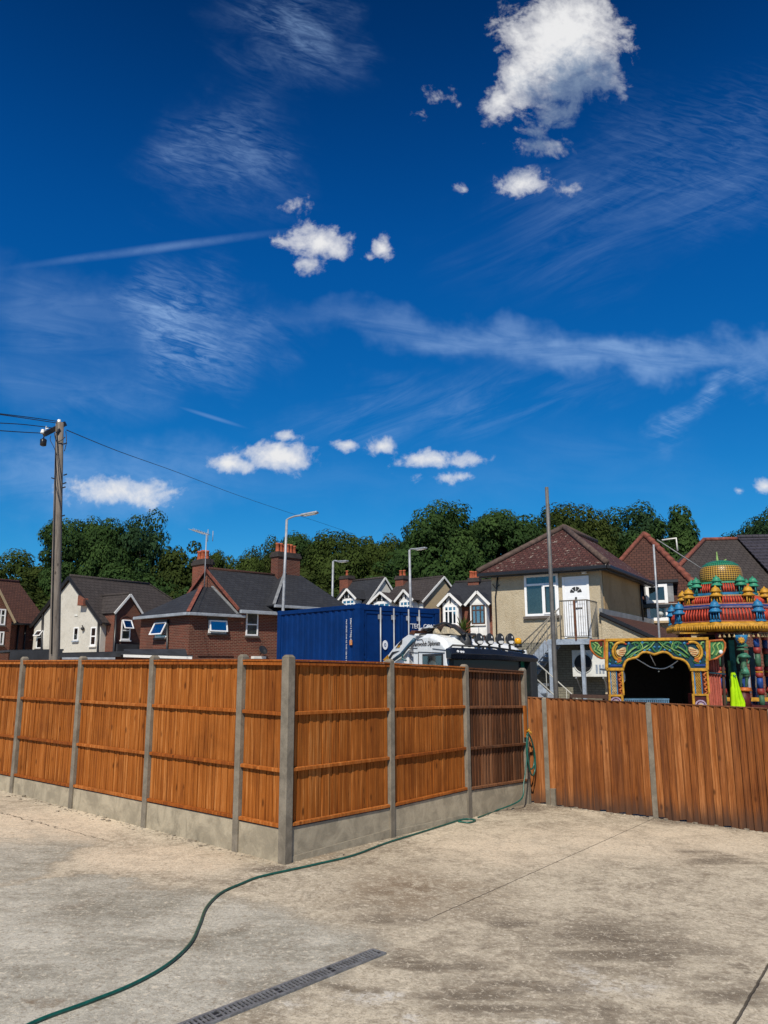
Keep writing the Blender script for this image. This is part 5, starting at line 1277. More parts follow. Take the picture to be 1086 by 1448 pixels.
def stair():
    fr = CH; ylan = -1.15
    fL = Face(fr, '-y', ylan)
    zl = fr.hit(803, 903.5, 1, ylan).z
    t = thing('steel_staircase', 'grey steel outside stair with railings leading to the white upstairs door', 'staircase', fr)
    x0, x1 = fr.hit(774, 905, 1, ylan).x, fr.hit(834, 905, 1, ylan).x
    q = MB(); q.box((x0,ylan,zl-.03),(x1,-.015,zl)); q.box((x0,ylan-.03,zl-.17),(x1,ylan+.03,zl-.03)); q.box((x1-.05,ylan+.03,zl-.17),(x1,-.02,zl-.03)); q.box((x0,ylan+.03,zl-.17),(x0+.05,-.02,zl-.03)); q.build('landing', M['grey_paint'], t, .005)
    for px, pa in ((777.5, 910), (823, 910)):
        x = fr.hit(px, pa, 1, ylan).x; q = MB(); q.box((x-.05,ylan-.02,-.35),(x+.05,ylan+.08,zl-.17)); q.build('support_post', M['grey_paint'], t)
    # landing guard: front and right end
    zr = fr.hit(811, 849, 1, ylan).z
    def balus(name, A, B, h, n, rr=.009, lowgap=.08):
        A, B = V(A), V(B); m = MB()
        m.tube([A+V((0,0,h)), B+V((0,0,h))], .02, 8); m.tube([A+V((0,0,lowgap)), B+V((0,0,lowgap))], .012, 6)
        for i in range(n+1):
            p = A+(B-A)*(i/n); m.tube([p+V((0,0,lowgap)), p+V((0,0,h))], rr if 0 < i < n else .02, 6)
        return m.build(name, M['rail_metal'], t)
    h = zr - zl
    xs = fr.hit(791, 850, 1, ylan).x
    balus('railing', (xs,ylan,zl), (x1-.03,ylan,zl), h, 12)
    balus('railing', (x1-.03,ylan,zl), (x1-.03,-.1,zl), h, 9)
    xr = fr.hit(813, 870, 1, ylan-.03).x
    q = MB(); q.box((xr-.025,ylan-.055,zl-.05),(xr+.025,ylan-.02,zl+h)); q.build('rusty_post', M['rust'], t)
    # upper flight falling to the left
    def xz(px, py, y=ylan): p = fr.hit(px, py, 1, y); return p
    b = xz(752, 935); tp = V((x0+.02, ylan, zl-.05))
    n = 10
    dirv = V((b.x-tp.x, 0, b.z-tp.z)); k = 2.1; dirv *= k
    zb = tp.z+dirv.z
    q = MB()
    for y in (ylan, -.25): q.bar(tp+V((0,y-ylan,-.06)), tp+dirv+V((0,y-ylan,-.06)), .05, .26)
    q.build('stringer', M['grey_paint'], t)
    for i in range(1, n+1):
        p = tp + dirv*(i/n); q = MB(); q.box((p.x-.02,ylan+.03,p.z-.0),(p.x+.24,-.28,p.z+.035)); q.build('tread', M['grey_paint'], t)
    # stair guards follow the flight
    for y, nm in ((ylan-.02,'handrail'), (-.22,'handrail')):
        a0 = V((xs if y < -.5 else x0, y, zl)); a1 = tp+dirv+V((0,y-ylan,0))
        h2 = xz(727, 902, ylan); hh = .95
        m = MB(); m.tube([a0+V((0,0,hh)), a1+V((0,0,hh))], .02, 8); m.tube([a0+V((0,0,.45)), a1+V((0,0,.45))], .014, 6)
        for i in range(12):
            p = a0+(a1-a0)*(i/11.0); m.tube([p+V((0,0,.0)), p+V((0,0,hh))], .009 if i not in (0,11) else .02, 6)
        m.build(nm, M['rail_metal'], t)
    # half landing and lower flight coming back to the right, one bay further out
    e = tp + dirv
    q = MB(); xA = xz(745, 940, ylan-1.0).x; q.box((e.x-.6,ylan-1.05,e.z-.1),(max(e.x+.05,xA),-.25,e.z-.02)); q.build('half_landing', M['grey_paint'], t)
    for x in (e.x-.55, xA-.02):
        q = MB(); q.box((x-.04,ylan-1.0,-.35),(x+.04,ylan-.92,e.z-.1)); q.build('support_post', M['grey_paint'], t)
    A = V((xA, ylan-.9, e.z-.05)); Z = V((A.x+ (A.z+.3)*1.12, ylan-.9, -.28))
    q = MB()
    for y in (-.08, .75): q.bar(A+V((0,y,-.05)), Z+V((0,y,-.05)), .04, .22)
    q.build('stringer', M['grey_paint'], t)
    nn = 8
    for i in range(1, nn):
        p = A+(Z-A)*(i/nn); q = MB(); q.box((p.x-.22,ylan-.94,p.z),(p.x+.03,ylan-.2,p.z+.035)); q.build('tread', M['grey_paint'], t)
    m = MB()
    for hh in (.95, .45): m.tube([A+V((0,-.1,hh)), Z+V((0,-.1,hh))], .02, 8)
    for i in range(9):
        p = A+(Z-A)*(i/8.0)+V((0,-.1,0)); m.tube([p, p+V((0,0,.95))], .011, 6)
    m.build('handrail', plain('pale_rail', (.36,.36,.33), .5), t)
stair()

def air_con():
    fr = CH; y0 = -.55
    a = fr.hit(810, 957, 1, y0); b = fr.hit(834.5, 919, 1, y0); e = fr.hit(857, 957, 1, y0)
    x0, x1, z0, z1 = a.x, fr.hit(857.5,940,1,y0).x, a.z, b.z
    t = thing('air_conditioner', 'white outdoor air conditioning unit on the grey brick wall under the landing', 'air conditioner', None, loc=fr.M @ V((x0,y0,z0)), yaw=fr.yaw)
    w_, h = min(x1-x0, 1.15), z1-z0; d = .40
    q = MB(); q.box((0,0,0),(w_,d,h)); q.build('casing', M['ac_white'], t, .015)
    cx_, cz, R = .35, h*.5, min(.30, h*.40)
    q = MB(Matrix.Translation((cx_,-.004,cz)) @ Matrix.Rotation(math.pi/2, 4, 'X')); q.lathe([(R,.0),(R,.02),(R*.93,.022),(R*.93,.001)], n=28); q.build('fan_ring', M['ac_white'], t)
    q = MB(Matrix.Translation((cx_,-.003,cz)) @ Matrix.Rotation(math.pi/2, 4, 'X')); q.lathe([(R*.92,.0),(R*.92,.004)], n=28); q.build('fan_opening', M['room'], t)
    q = MB(Matrix.Translation((cx_,-.012,cz)) @ Matrix.Rotation(math.pi/2, 4, 'X'))
    for k in range(1, 6):
        rr = R*.92*k/6; q.tube([(math.cos(i*math.pi/12)*rr, math.sin(i*math.pi/12)*rr, 0) for i in range(25)], .004, 4)
    for k in range(6): q.bar((0,0,0),(math.cos(k*math.pi/3)*R*.92, math.sin(k*math.pi/3)*R*.92,0),.008)
    q.build('fan_guard', M['black_plastic'], t)
    q = MB()
    for i in range(3): q.box((w_-.33+i*.1,-.008,h*.12),(w_-.27+i*.1,-.001,h*.45))
    q.build('side_louvre', M['grey_paint'], t)
    q = MB(); q.bar((.1,.0,-.03),(.1,d+.13,-.03),.04); q.bar((w_-.12,.0,-.03),(w_-.12,d+.13,-.03),.04); q.bar((w_-.12,.05,-.03),(w_-.12,d+.13,-.45),.03); q.bar((.1,.05,-.03),(.1,d+.13,-.45),.03); q.build('bracket', M['galv'], t)
    q = MB(); q.tube(spline([(w_-.2,-.01,h*.3),(w_+.05,-.03,h*.3),(w_+.3,-.03,h*.32)], 4), .025, 6); q.tube(spline([(w_-.05,.1,.05),(w_+.05,.05,-.1),(w_+.1,.2,-.4)], 4), .02, 6); q.build('pipework', M['grey_paint'], t)
air_con()

# ------------------------------------------------------------------ neighbouring roofs on the right
def middle_house():
    c = W(905, 848, 31.0); fr = Fr((c.x, c.y, gz(c.x, c.y)), rad(-20))
    t = thing('gable_roofed_house', 'dark red tiled hipped house with a white dormer window behind the cream building', 'house', fr)
    fF = Face(fr, '-y', 0.0)
    xl, xr = fr.hit(845, 850, 1, 0).x, fr.hit(1004, 840, 1, 0).x
    ze = fr.hit(955, 848, 1, -.3).z
    m = MB(); m.box((xl,0,-.3),(xr-.4,9,ze)); m.build('wall', M['cream_render'], t)
    # roof face in front, apex well back
    d = 4.2; ap = fr.hit(910.6, 756, 1, d)
    a, b = V((xl-.6,-.35,ze-.15)), V((xr,-.35,ze-.15)); A = V((ap.x,d,ap.z)); B = V((ap.x,10,ap.z)); e, f = V((xl-.6,10,ze-.15)), V((xr,10,ze-.15))
    m = MB(); m.slab([a,b,A], .09); m.slab([b,f,B,A], .09); m.slab([a,e,B,A], .09); rf = m.build('roof', M['mossy_tile' if False else 'brown_tile'], t)
    q = MB(); q.tube([a+V((0,0,.05)),A+V((0,0,.05))], .11, 6); n = 13
    for i in range(n):
        p, r_ = b+(A-b)*(i/n), b+(A-b)*((i+.96)/n); q.tube([p+V((0,-.02,.07)), r_+V((0,-.02,.05))], [.15,.12], 6)
    q.build('hip_tiles', M['hip_tile'], rf)
    gutter(t, a+V((0,-.05,-.08)), b+V((0,-.05,-.08)), 'gutter_black', .16)
    # dormer
    yd = -.25; fD = Face(fr, '-y', yd)
    r = fD.rect(914, 826, 945, 878)
    x1 = fr.hit(956, 828, 1, yd+1.5).x
    q = MB(fD.M); q.box((r[0]-.05,r[1]-.1,-2.2),(r[2]+.22,r[3]+.05,-.01)); dm = q.build('dormer_cheek', M['lead'], t)
    q = MB(fD.M); q.box((r[0]-.15,r[3]+.05,-2.4),(r[2]+.42,r[3]+.15,.12)); q.build('dormer_roof', M['black_felt'], t)
    window(fD, t, r, trans=(.52,), fw=.12, sill='tan_render', proud=.06, curtain=('room',(0,1)))
    q = MB(fD.M); u = fD.uv(930, 870); q.lathe([(.08,-.1),(.13,.0),(.05,.15)], (u[0]+.1, u[1]+.05, .02), 8); q.build('window_ornament', M['curtain'], t)
    # aerial bracket on the ridge
    q = MB(); g_ = lambda px, py: fr.hit(px, py, 1, d+.5)
    q.tube([g_(958,779), g_(956,761), g_(936,764)], .045, 6); q.build('white_pipe', M['ac_white'], t)
    q = MB(); q.tube([g_(929,763), g_(992,804)], .028, 6); q.build('metal_ladder', M['lead'], t)
middle_house()
def terrace_roofs():
    c = W(998, 830, 39.0); fr = Fr((c.x, c.y, gz(c.x, c.y)), rad(-6))
    t = thing('terraced_house', 'house with a dull brown hipped roof behind the painted dome', 'house', fr)
    zr_ = fr.hit(1020, 763.5, 1, 5.5).z; ze = zr_-3.4
    xa = fr.hit(996, 766, 1, 5.5).x; xb = fr.hit(1042, 760, 1, 5.5).x; xl = xa-4.2
    m = MB(); m.box((xl+.4,.3,-.3),(xb,10.6,ze)); m.build('wall', M['brick_dark'], t)
    m = MB(); m.slab([(xl,0,ze),(xb,0,ze),(xb,5.5,zr_),(xa,5.5,zr_)], .09); m.slab([(xl,0,ze),(xl,11,ze),(xa,5.5,zr_)], .09); m.slab([(xl,11,ze),(xb,11,ze),(xb,5.5,zr_),(xa,5.5,zr_)], .09); rf = m.build('roof', M['brown_tile' if False else 'grey_tile'], t)
    q = MB(); q.tube([(xl,0,ze+.05),(xa,5.5,zr_+.05)], .13, 6); q.tube([(xa,5.5,zr_+.05),(xb,5.5,zr_+.05)], .11, 6); q.build('hip_tiles', M['hip_tile'], rf)
    t2 = thing('terraced_house', 'house with a bluish grey ribbed tile roof at the right edge behind the dome', 'house', fr)
    xc = xb+.02; xe = xb+9
    k = .10
    m = MB(); m.box((xc,.3,-.3),(xe,10.6,ze)); m.build('wall', M['brick_dark'], t2)
    m = MB(); 
    for i in range(15):
        f0, f1 = i/15, (i+1)/15
        y0, y1 = -.4+5.9*f0, -.4+5.9*f1; z0, z1 = ze+(zr_+k-ze)*f0, ze+(zr_+k-ze)*f1
        m.slab([(xc,y0-.05,z0+.05),(xe,y0-.05,z0+.05),(xe,y1,z1+.015),(xc,y1,z1+.015)], .05)
    m.slab([(xc,11.3,ze),(xe,11.3,ze),(xe,5.5,zr_+k),(xc,5.5,zr_+k)], .09); rf = m.build('roof', M['purple_tile'], t2)
    q = MB(); q.tube([(xc,5.5,zr_+k+.06),(xe,5.5,zr_+k+.06)], .12, 6); q.build('ridge_tiles', M['purple_tile'], rf)
terrace_roofs()

# ------------------------------------------------------------------ row of gabled houses up the road
def row_house(label, eave_px, y, yaw, xl_px, xr_px, ridge, gable_wall, roofmat, gables, chim, depth=7.5, front='white_paint', side=None):
    c = W(xr_px, eave_px, y); fr = Fr((c.x, c.y, gz(c.x, c.y)), rad(yaw))
    t = thing('row_house', label, 'house', fr, 'houses up the road')
    ze = fr.loc(c).z; xl = fr.hit(xl_px, eave_px, 1, 0).x
    rp = fr.hit(*ridge, 0, 0.0); ym = rp.y if side else depth/2; depth = 2*ym; zr = rp.z if side else fr.hit(*ridge, 1, ym).z
    k = (zr-ze)/ym
    m = MB(); m.prism([(xl,0,-.3),(xl,depth,-.3),(xl,depth,ze),(xl,ym,zr-.1),(xl,0,ze)], (-xl,0,0)); m.build('wall', M[gable_wall], t)
    m = MB(); o = .3
    for y0 in (-o, depth+o): m.slab([(xl-.15,y0,ze-o*k+.08),(.15,y0,ze-o*k+.08),(.15,ym,zr+.08),(xl-.15,ym,zr+.08)], .09)
    rf = m.build('roof', M[roofmat], t)
    q = MB(); q.tube([(xl-.1,ym,zr+.1),(.1,ym,zr+.1)], .1, 6); q.build('ridge_tiles', M['grey_tile'], rf)
    q = MB()
    for y0 in (-o, depth+o): q.bar((.17,y0,ze-o*k+.02),(.17,ym,zr+.04),.05,.14)
    q.build('bargeboard', M['white_paint'], rf)
    q = MB(); q.box((xl,-.02,-.3),(0,-.002,ze-.1)); q.build('front_wall', M[front], t)
    for gb in gables:
        (ax, ay), (lx, ly), (rx, ry), style = gb
        yb = -.75; fB = Face(fr, '-y', yb)
        A, Lp, Rp = fr.hit(ax, ay, 1, yb), fr.hit(lx, ly, 1, yb), fr.hit(rx, ry, 1, yb)
        zg = (Lp.z+Rp.z)/2; xm = (Lp.x+Rp.x)/2; hw = (Rp.x-Lp.x)/2
        m = MB(); m.box((Lp.x+.15,yb,-.3),(Rp.x-.15,0,zg)); bay = m.build('bay', M['white_paint'], t)
        m = MB(); m.prism([(Lp.x+.1,yb,zg),(Rp.x-.1,yb,zg),(xm,yb,A.z-.1)], (0,2.6,0)); m.build('bay_gable', M['white_paint' if style != 'dark' else 'black_paint'], t)
        m = MB()
        for s in (-1, 1): m.slab([(xm+s*(hw+.15),yb-.2,zg-.1),(xm+s*(hw+.15),ym*.8,zg-.1),(xm,ym*.8,A.z+.05),(xm,yb-.2,A.z+.05)], .08)
        br = m.build('bay_roof', M[roofmat], t)
        q = MB()
        for s in (-1, 1): q.bar((xm+s*(hw+.15),yb-.25,zg-.15),(xm,yb-.25,A.z),.06,.17)
        q.build('bargeboard', M['white_paint'], br)
        if style in ('timber', 'dark'):
            q = MB(fB.M); mt = 'black_paint' if style == 'timber' else 'white_paint'
            for s in (-.5, 0, .5): q.box((xm+s*hw-.05,zg+.05,.003),(xm+s*hw+.05,zg+(A.z-zg)*(1-abs(s))*.85,.03))
            q.build('gable_timber', M[mt], bay)
        fm = {'white': 'upvc', 'timber': 'upvc', 'dark': 'upvc', 'brownwin': 'dark_wood'}[style]
        hgt = 1.25
        window(fB, t, (Lp.x+.25, zg-.15-hgt, Rp.x-.25, zg-.12), bars=(.33,.67), trans=(.72,), frame=fm, fw=.10, sill='white_paint', curtain=('curtain', (.02,.98)) if style != 'brownwin' else ('curtain', (.1,.55)), pane='sky_glass')
        if style == 'brownwin':
            window(fB, t, (Lp.x+.25, zg-.15-hgt-1.75, Rp.x-.25, zg-.12-hgt-.75), bars=(.5,), trans=(.55,), frame=fm, fw=.12, sill=False, curtain=('curtain', (.1,.9)), pane='sky_glass')
            q = MB(fB.M); q.box(((xm-.02),zg-2.15,.003),(xm+.02,zg-1.5,.012)); q.build('panel_joint', M['grey_fascia'], t)
    for (px0, px1, ptop, np_) in chim:
        x0, x1 = fr.hit(px0, ptop, 1, ym).x, fr.hit(px1, ptop, 1, ym).x
        stack(t, fr, ((x0+x1)/2, ym-.2), x1-x0, .8, zr-1.6, fr.hit(px0, ptop, 1, ym-.2).z, np_, 'brick_stack', potr=.13, poth=.5)
    return t, fr
row_house('farthest slate-roofed house of the row, with a white gable end', 852, 66, -44, 470, 519.5, (543, 818), 'white_render', 'slate', [((493,833.5),(482,846),(504.5,846),'dark')], [(487,499,815,1)], 8.5, side=True)
row_house('brown-roofed house with a plain cream gable end, in the middle of the row', 848, 58, -44, 540, 598.5, (626, 817), 'tan_render', 'grey_tile', [((573.5,835),(562.5,847),(585,848),'timber'), ((541,838),(526,851),(555,849),'dark')], [(566,577,815,2)], 8.0, side=True)
row_house('black-roofed house with two white front gables beside the cream building', 854, 52, -24, 623, 697, (668, 824), 'brick_stack', 'slate', [((636,840),(623,854.5),(651,853.5),'timber'), ((675,837),(661.5,853),(690.5,852.5),'brownwin')], [(665,680,818,4)], 7.0, front='brick_stack')
# ------------------------------------------------------------------ painted arch
def arch():
    c = W(857, 946, 17.0); fr = Fr((c.x, c.y, gz(c.x, c.y)), rad(-2))
    t = thing('festival_arch', 'painted wooden arch with peacocks and green scrolls on a navy panel', 'arch', fr)
    f = Face(fr, '-y', 0.0); P = lambda px, py: f.uv(px, py)
    def ply(pts, w0, w1, name, mat, par, bev=0.0):
        q = MB(f.M); q.prism([(a, b, w0) for a, b in pts], (0,0,w1-w0)); return q.build(name, M[mat], par, bev)
    # opening edge, lobed, from the left spring to the right spring
    lob = [(881.5,946),(882,941),(884.5,935.5),(888,932.5),(893,931),(898,930.3),(901.5,928.5),(904.5,925),(908.5,922.3),(912.5,922),(917,922.8),(921,924.3),(924.7,925.5),(928,924.5),(932,922.8),(936.5,922),(941,922.2),(945,923.8),(948.5,926.8),(951.5,929.8),(956,930.8),(961,931.6),(966,933.3),(970,936),(973,940),(975.5,946.5)]
    out = [P(857,946), P(857,905.5), P(1000,903.5), P(1000,946.8)]
    inn = [P(*p) for p in lob]
    m = MB(f.M)
    # body as strips between the opening edge and the top
    top_l, top_r = P(857,905.5), P(1000,903.5)
    ring = [P(857,946), P(881.5,946)] 
    n = len(inn)
    for i in range(n-1):
        a, b = inn[i], inn[i+1]
        za = top_l[1]+(top_r[1]-top_l[1])*((a[0]-top_l[0])/(top_r[0]-top_l[0])); zb = top_l[1]+(top_r[1]-top_l[1])*((b[0]-top_l[0])/(top_r[0]-top_l[0]))
        m.prism([(a[0],a[1],-.06),(b[0],b[1],-.06),(b[0],zb,-.06),(a[0],za,-.06)], (0,0,.06))
    m.prism([(*P(857,946),-.06),(*inn[0],-.06),(inn[0][0],top_l[1],-.06),(*top_l,-.06)], (0,0,.06))
    m.prism([(*inn[-1],-.06),(*P(1000,946.8),-.06),(*top_r,-.06),(inn[-1][0],top_r[1],-.06)], (0,0,.06))
    pan = m.build('painted_panel', M['navy'], t)
    q = MB(f.M); q.tube([(a, b, .01) for a, b in inn], .028, 6); q.build('gold_edge', M['gold'], pan)
    q = MB(f.M)
    for a, b, w_ in ((P(855.5,905),P(1001,903),.075),(P(857.5,905),P(857.5,946.5),.06),(P(999.5,904),P(999.5,947),.06),(P(857,946.3),P(882,946.3),.06),(P(975,946.8),P(1000,946.8),.06)):
        q.bar((a[0],a[1],.005),(b[0],b[1],.005),.06,w_, (0,0,1) if abs(a[1]-b[1]) < .3 else (1,0,0))
    q.build('gold_frame', M['gold'], pan, .006)
    # peacocks and scrolls, mirrored about the centre
    ca = P(928.5, 915)[0]
    def U(px, py): return P(px, py)
    def mir(p): return (2*ca-p[0], p[1])
    def scroll(cx_, cy_, r0, turns, sgn, a0, n=26):
        return [(cx_+math.cos(a0+sgn*turns*2*math.pi*i/n)*r0*(1-.8*i/n), cy_+math.sin(a0+sgn*turns*2*math.pi*i/n)*r0*(1-.8*i/n)) for i in range(n+1)]
    for s in (0, 1):
        X = (lambda p: p) if s == 0 else mir
        # background flourish of leaf scrolls
        q = MB(f.M)
        for pts, r in (([(884,928),(890,921),(897,916),(903,917)], .026), ([(886,931),(895,924),(905,920),(912,915),(918,912)], .022), ([(902,924),(906,918),(903,910),(897,908.5),(893,911)], .022), ([(889,912),(886.5,917),(887,922)], .02), ([(893,928),(899,927),(903,924),(905,921)], .018), ([(908,922),(912,919),(915,915.5)], .018), ([(864,926),(861.5,930),(863,936)], .018), ([(880,934),(877,938),(871,939)], .016), ([(912,920),(918,916),(923,910),(926,908)], .018), ([(914,909),(920,913),(925,920),(928,922)], .022), ([(866,910),(863,913),(864,918)], .02), ([(906,913),(911,909),(917,909)], .022)):
            q.tube([(*X(P(*p)), .004) for p in pts] if len(pts) < 3 else spline([(*X(P(*p)), .004) for p in pts], 5), r, 6)
        sc1 = P(901, 911.5); sp_ = scroll(*sc1, .085, 1.3, 1, .4)
        q.tube([(*X(p), .006) for p in sp_], .018, 5)
        sc2 = P(921, 910); q.tube([(*X(p), .006) for p in scroll(*sc2, .06, 1.2, -1, 2.6)], .014, 5)
        q.build('leaf_scroll', M['leafgreen'], pan)
        q = MB(f.M)
        for pts, r in (([(886,926),(893,919),(900,914.5)], .013), ([(890,930),(899,922.5),(908,918),(915,913)], .012), ([(905,921),(908,915),(905,909)], .012), ([(914,919),(920,914),(924,909)], .01), ([(861.5,909),(865,909.5),(866.5,913)], .02)):
            q.tube(spline([(*X(P(*p)), .03) for p in pts], 4), r, 5)
        q.build('leaf_vein', M['limegreen'], pan)
        q = MB(f.M)
        for px, py in ((889,910),(908,908.5),(911,920),(897,926),(871,936),(862,939),(918,919),(925,915)):
            u = X(P(px, py)); q.add([(u[0]+math.cos(k*math.pi/4)*.028, u[1]+math.sin(k*math.pi/4)*.028, .02) for k in range(8)] + [(u[0],u[1],.035)], [(k, (k+1) % 8, 8) for k in range(8)])
        q.build('painted_flower', M['skyblue'], pan)
        q = MB(f.M); q.tube([(*X(P(861.5,922)), .01), (*X(P(861.5,931)), .01)], .02, 5); q.box((*X(P(862,942.5)), .001), (*X(P(879,939.5)), .012)); q.build('blue_bar', M['royal'], pan)
        # peacock: curved neck and tail in gold, cream body
        q = MB(f.M); q.tube(spline([(*X(P(*p)), .02) for p in ((883,909.5),(879,908.2),(873,909.5),(868.5,914),(866.5,920),(867,926),(869.5,930.5),(873,933.5))], 5), [.014]+[.03]*33+[.022]*2, 8)
        q.tube(spline([(*X(P(*p)), .025) for p in ((872.5,913),(869.8,918),(870,924),(873,929),(878,930.5))], 5), .016, 6)
        q.build('peacock_neck', M['gold'], pan)
        bo = [(884,915.5),(885,920),(883,925),(879.5,928.5),(875.5,928),(872,925),(870.5,921.5),(872,919),(875,918.5),(878.5,916.5),(881,915.3)]
        q = MB(f.M); q.prism([(*X(P(*p)), .0) for p in bo], (0,0,.045)); bd = q.build('peacock_body', M['cream'], pan, .008)
        q = MB(f.M)
        for y_, x_a, x_b in ((919.5,875,883.5),(922.5,873.5,883.5),(925.5,874.5,881.5)):
            q.tube([(*X(P(x_a,y_+1)), .046), (*X(P((x_a+x_b)/2,y_)), .048), (*X(P(x_b,y_-.6)), .046)], .008, 5)
        q.build('feather_line', M['orange'], bd)
        q = MB(f.M); q.prism([(*X(P(*p)), .0) for p in ((871.5,930),(877,930),(879,935),(873,937.5),(871,934))], (0,0,.03)); q.build('peacock_leg', M['orange'], bd)
        q = MB(f.M); q.prism([(*X(P(*p)), .01) for p in ((883,909),(886.5,911),(883,911.5))], (0,0,.02)); q.prism([(*X(P(*p)), .01) for p in ((875,906.8),(877.5,907.5),(876,909.5))], (0,0,.02)); q.build('peacock_beak', M['red'], bd)
    # pillars
    for x0, x1, yb_, mirr in ((860.5,882,990.5,False),(978.5,1003,996,True)):
        q = MB(f.M); a, b = P(x0, 947), P(x1, 983 if not mirr else 981)
        q.box((a[0],b[1],-.2),(b[0],a[1],-.02)); pl = q.build('pillar', M['darkred'], t, .006)
        wd = b[0]-a[0]; L_ = lambda k: a[0]+wd*(k if not mirr else k)
        q = MB(f.M)
        for k in (.0, .98): q.box((L_(k)-.018,b[1],-.02),(L_(k)+.022,a[1],.012))
        q.build('gold_strip', M['gold'], pl)
        q = MB(f.M); q.box((L_(.06),b[1],-.02),(L_(.16),a[1],.0)); q.box((L_(.53),b[1],-.02),(L_(.59),a[1],.002)); q.build('blue_strip', M['skyblue'], pl)
        q = MB(f.M); q.box((L_(.17),b[1]+.01,-.02),(L_(.52),a[1]-.01,-.012)); q.build('lattice_ground', M['black_paint'], pl)
        q = MB(f.M); h = a[1]-b[1]; w_ = L_(.52)-L_(.17); n = 9
        for i in range(-3, n):
            for sg in (1, -1):
                z0 = b[1]+h*i/n; z1 = z0+h*.32
                xa, xb = (L_(.17), L_(.52)) if sg == 1 else (L_(.52), L_(.17))
                zz0, zz1 = max(z0, b[1]), min(z1, a[1])
                if zz1 <= zz0: continue
                t0, t1 = (zz0-z0)/(z1-z0), (zz1-z0)/(z1-z0)
                q.bar((xa+(xb-xa)*t0,zz0,-.008),(xa+(xb-xa)*t1,zz1,-.008),.010,.010)
        q.build('lattice', M['cream' if not mirr else 'gold'], pl)
        q = MB(f.M)
        for i in range(5):
            z = b[1]+h*(i+.5)/5; x = L_(.80); q.tube(spline([(x-.03,z-.06,-.012),(x+.03,z-.01,-.008),(x-.02,z+.03,-.008),(x+.03,z+.07,-.012)], 3), .018, 5)
        q.build('flame_ornament', M['orange'], pl)
        # base block with rosette
        q = MB(f.M); a2, b2 = P(x0-1, 982 if not mirr else 981), P(x1+.5, 1012); q.box((a2[0],b2[1],-.22),(b2[0],a2[1],.02)); bs = q.build('base_block', M['maroon'], t, .006)
        q = MB(f.M)
        q.box((a2[0],a2[1]-.04,.02),(b2[0],a2[1],.045)); q.box((a2[0],b2[1],.02),(a2[0]+.05,a2[1]-.04,.045)); q.box((b2[0]-.05,b2[1],.02),(b2[0],a2[1]-.04,.045)); q.build('gold_frame', M['gold'], bs)
        cx_, cz = (a2[0]+b2[0])/2, P(870, 993.5)[1] if not mirr else P(990, 998)[1]
        for R, mt, w1 in ((.125,'lilac',.03),(.095,'maroon',.036),(.075,'lilac',.042),(.05,'cream',.048),(.025,'maroon',.054)):
            q = MB(f.M); q.prism([(cx_+math.cos(i*math.pi/12)*R, cz+math.sin(i*math.pi/12)*R, .018) for i in range(24)], (0,0,w1-.018)); q.build('rosette', M[mt], bs)
        # leg down to the ground behind the fence
        q = MB(f.M); q.box((a2[0]+.05,-.35,-.2),(b2[0]-.05,b2[1],-.02)); q.build('leg', M['darkred'], t)
    # side wings
    def wing(pts, green, name):
        q = MB(f.M); q.prism([(*P(*p), -.05) for p in pts], (0,0,.045)); wg = q.build('side_wing', M['leafgreen'], t)
        q = MB(f.M); q.tube([(*P(*p), .0) for p in pts+[pts[0]]], .024, 6); q.build('gold_edge', M['orange'], wg)
        q = MB(f.M)
        for g_ in green: q.tube(spline([(*P(*p), .0) for p in g_], 4), .020, 5)
        q.build('leaf_scroll', M['limegreen'], wg)
        return wg
    wl = wing([(855,905.5),(834.5,906),(834.5,914),(836,919),(840,924.5),(845,928.5),(850,930.8),(855,931.5)], [[(838,910),(842,914),(840,919),(845,923),(850,926)], [(841,908.5),(847,912),(845,918),(850,921)], [(851,914),(848,918),(851,924)]], 'l')
    q = MB(f.M); a, b = P(845.5,908), P(852.5,914.5); q.box((a[0],b[1],-.006),(b[0],a[1],.015)); q.build('red_square', M['darkred'], wl)
    q = MB(f.M); a, b = P(853.2,905), P(857,932); q.box((a[0],b[1],-.05),(b[0],a[1],.03)); q.build('orange_post', M['orange'], t)
    wr = wing([(1003,906.5),(1022,905),(1025,909),(1025.5,915),(1024,921),(1020,926.5),(1013,931),(1003,933.5)], [[(1006,926),(1010,920),(1008,914),(1012,909)], [(1012,927),(1016,920),(1014,913),(1018,909)], [(1019,923),(1022,916),(1020,910)]], 'r')
    q = MB(f.M); u = P(1019, 922); q.lathe([(.02,0),(.05,.01),(.03,.03)], (u[0],u[1],.0), 8); q.build('white_flower', M['print_white'], wr)
    q = MB(f.M); a, b = P(999.5,903.5), P(1003.5,934); q.box((a[0],b[1],-.05),(b[0],a[1],.03)); q.build('orange_post', M['orange'], t)
    # added near-black sides, back and roof stand in for the shade behind the arch
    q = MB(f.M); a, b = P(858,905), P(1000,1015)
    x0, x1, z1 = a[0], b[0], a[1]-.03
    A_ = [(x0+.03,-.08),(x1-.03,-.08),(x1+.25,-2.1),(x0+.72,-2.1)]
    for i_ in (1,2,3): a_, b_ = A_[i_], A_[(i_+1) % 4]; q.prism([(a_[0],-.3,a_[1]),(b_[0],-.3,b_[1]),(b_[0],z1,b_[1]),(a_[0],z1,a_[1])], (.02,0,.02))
    q.prism([(a_[0],z1-.03,a_[1]) for a_ in A_], (0,.025,0)); q.build('arch_shade_box', M['inside'], t)
    q = MB(f.M); q.box((x0+.07,-.2,-1.0),(x0+.30,P(900,985)[1],-.95)); q.build('side_drape', M['maroon'], t)
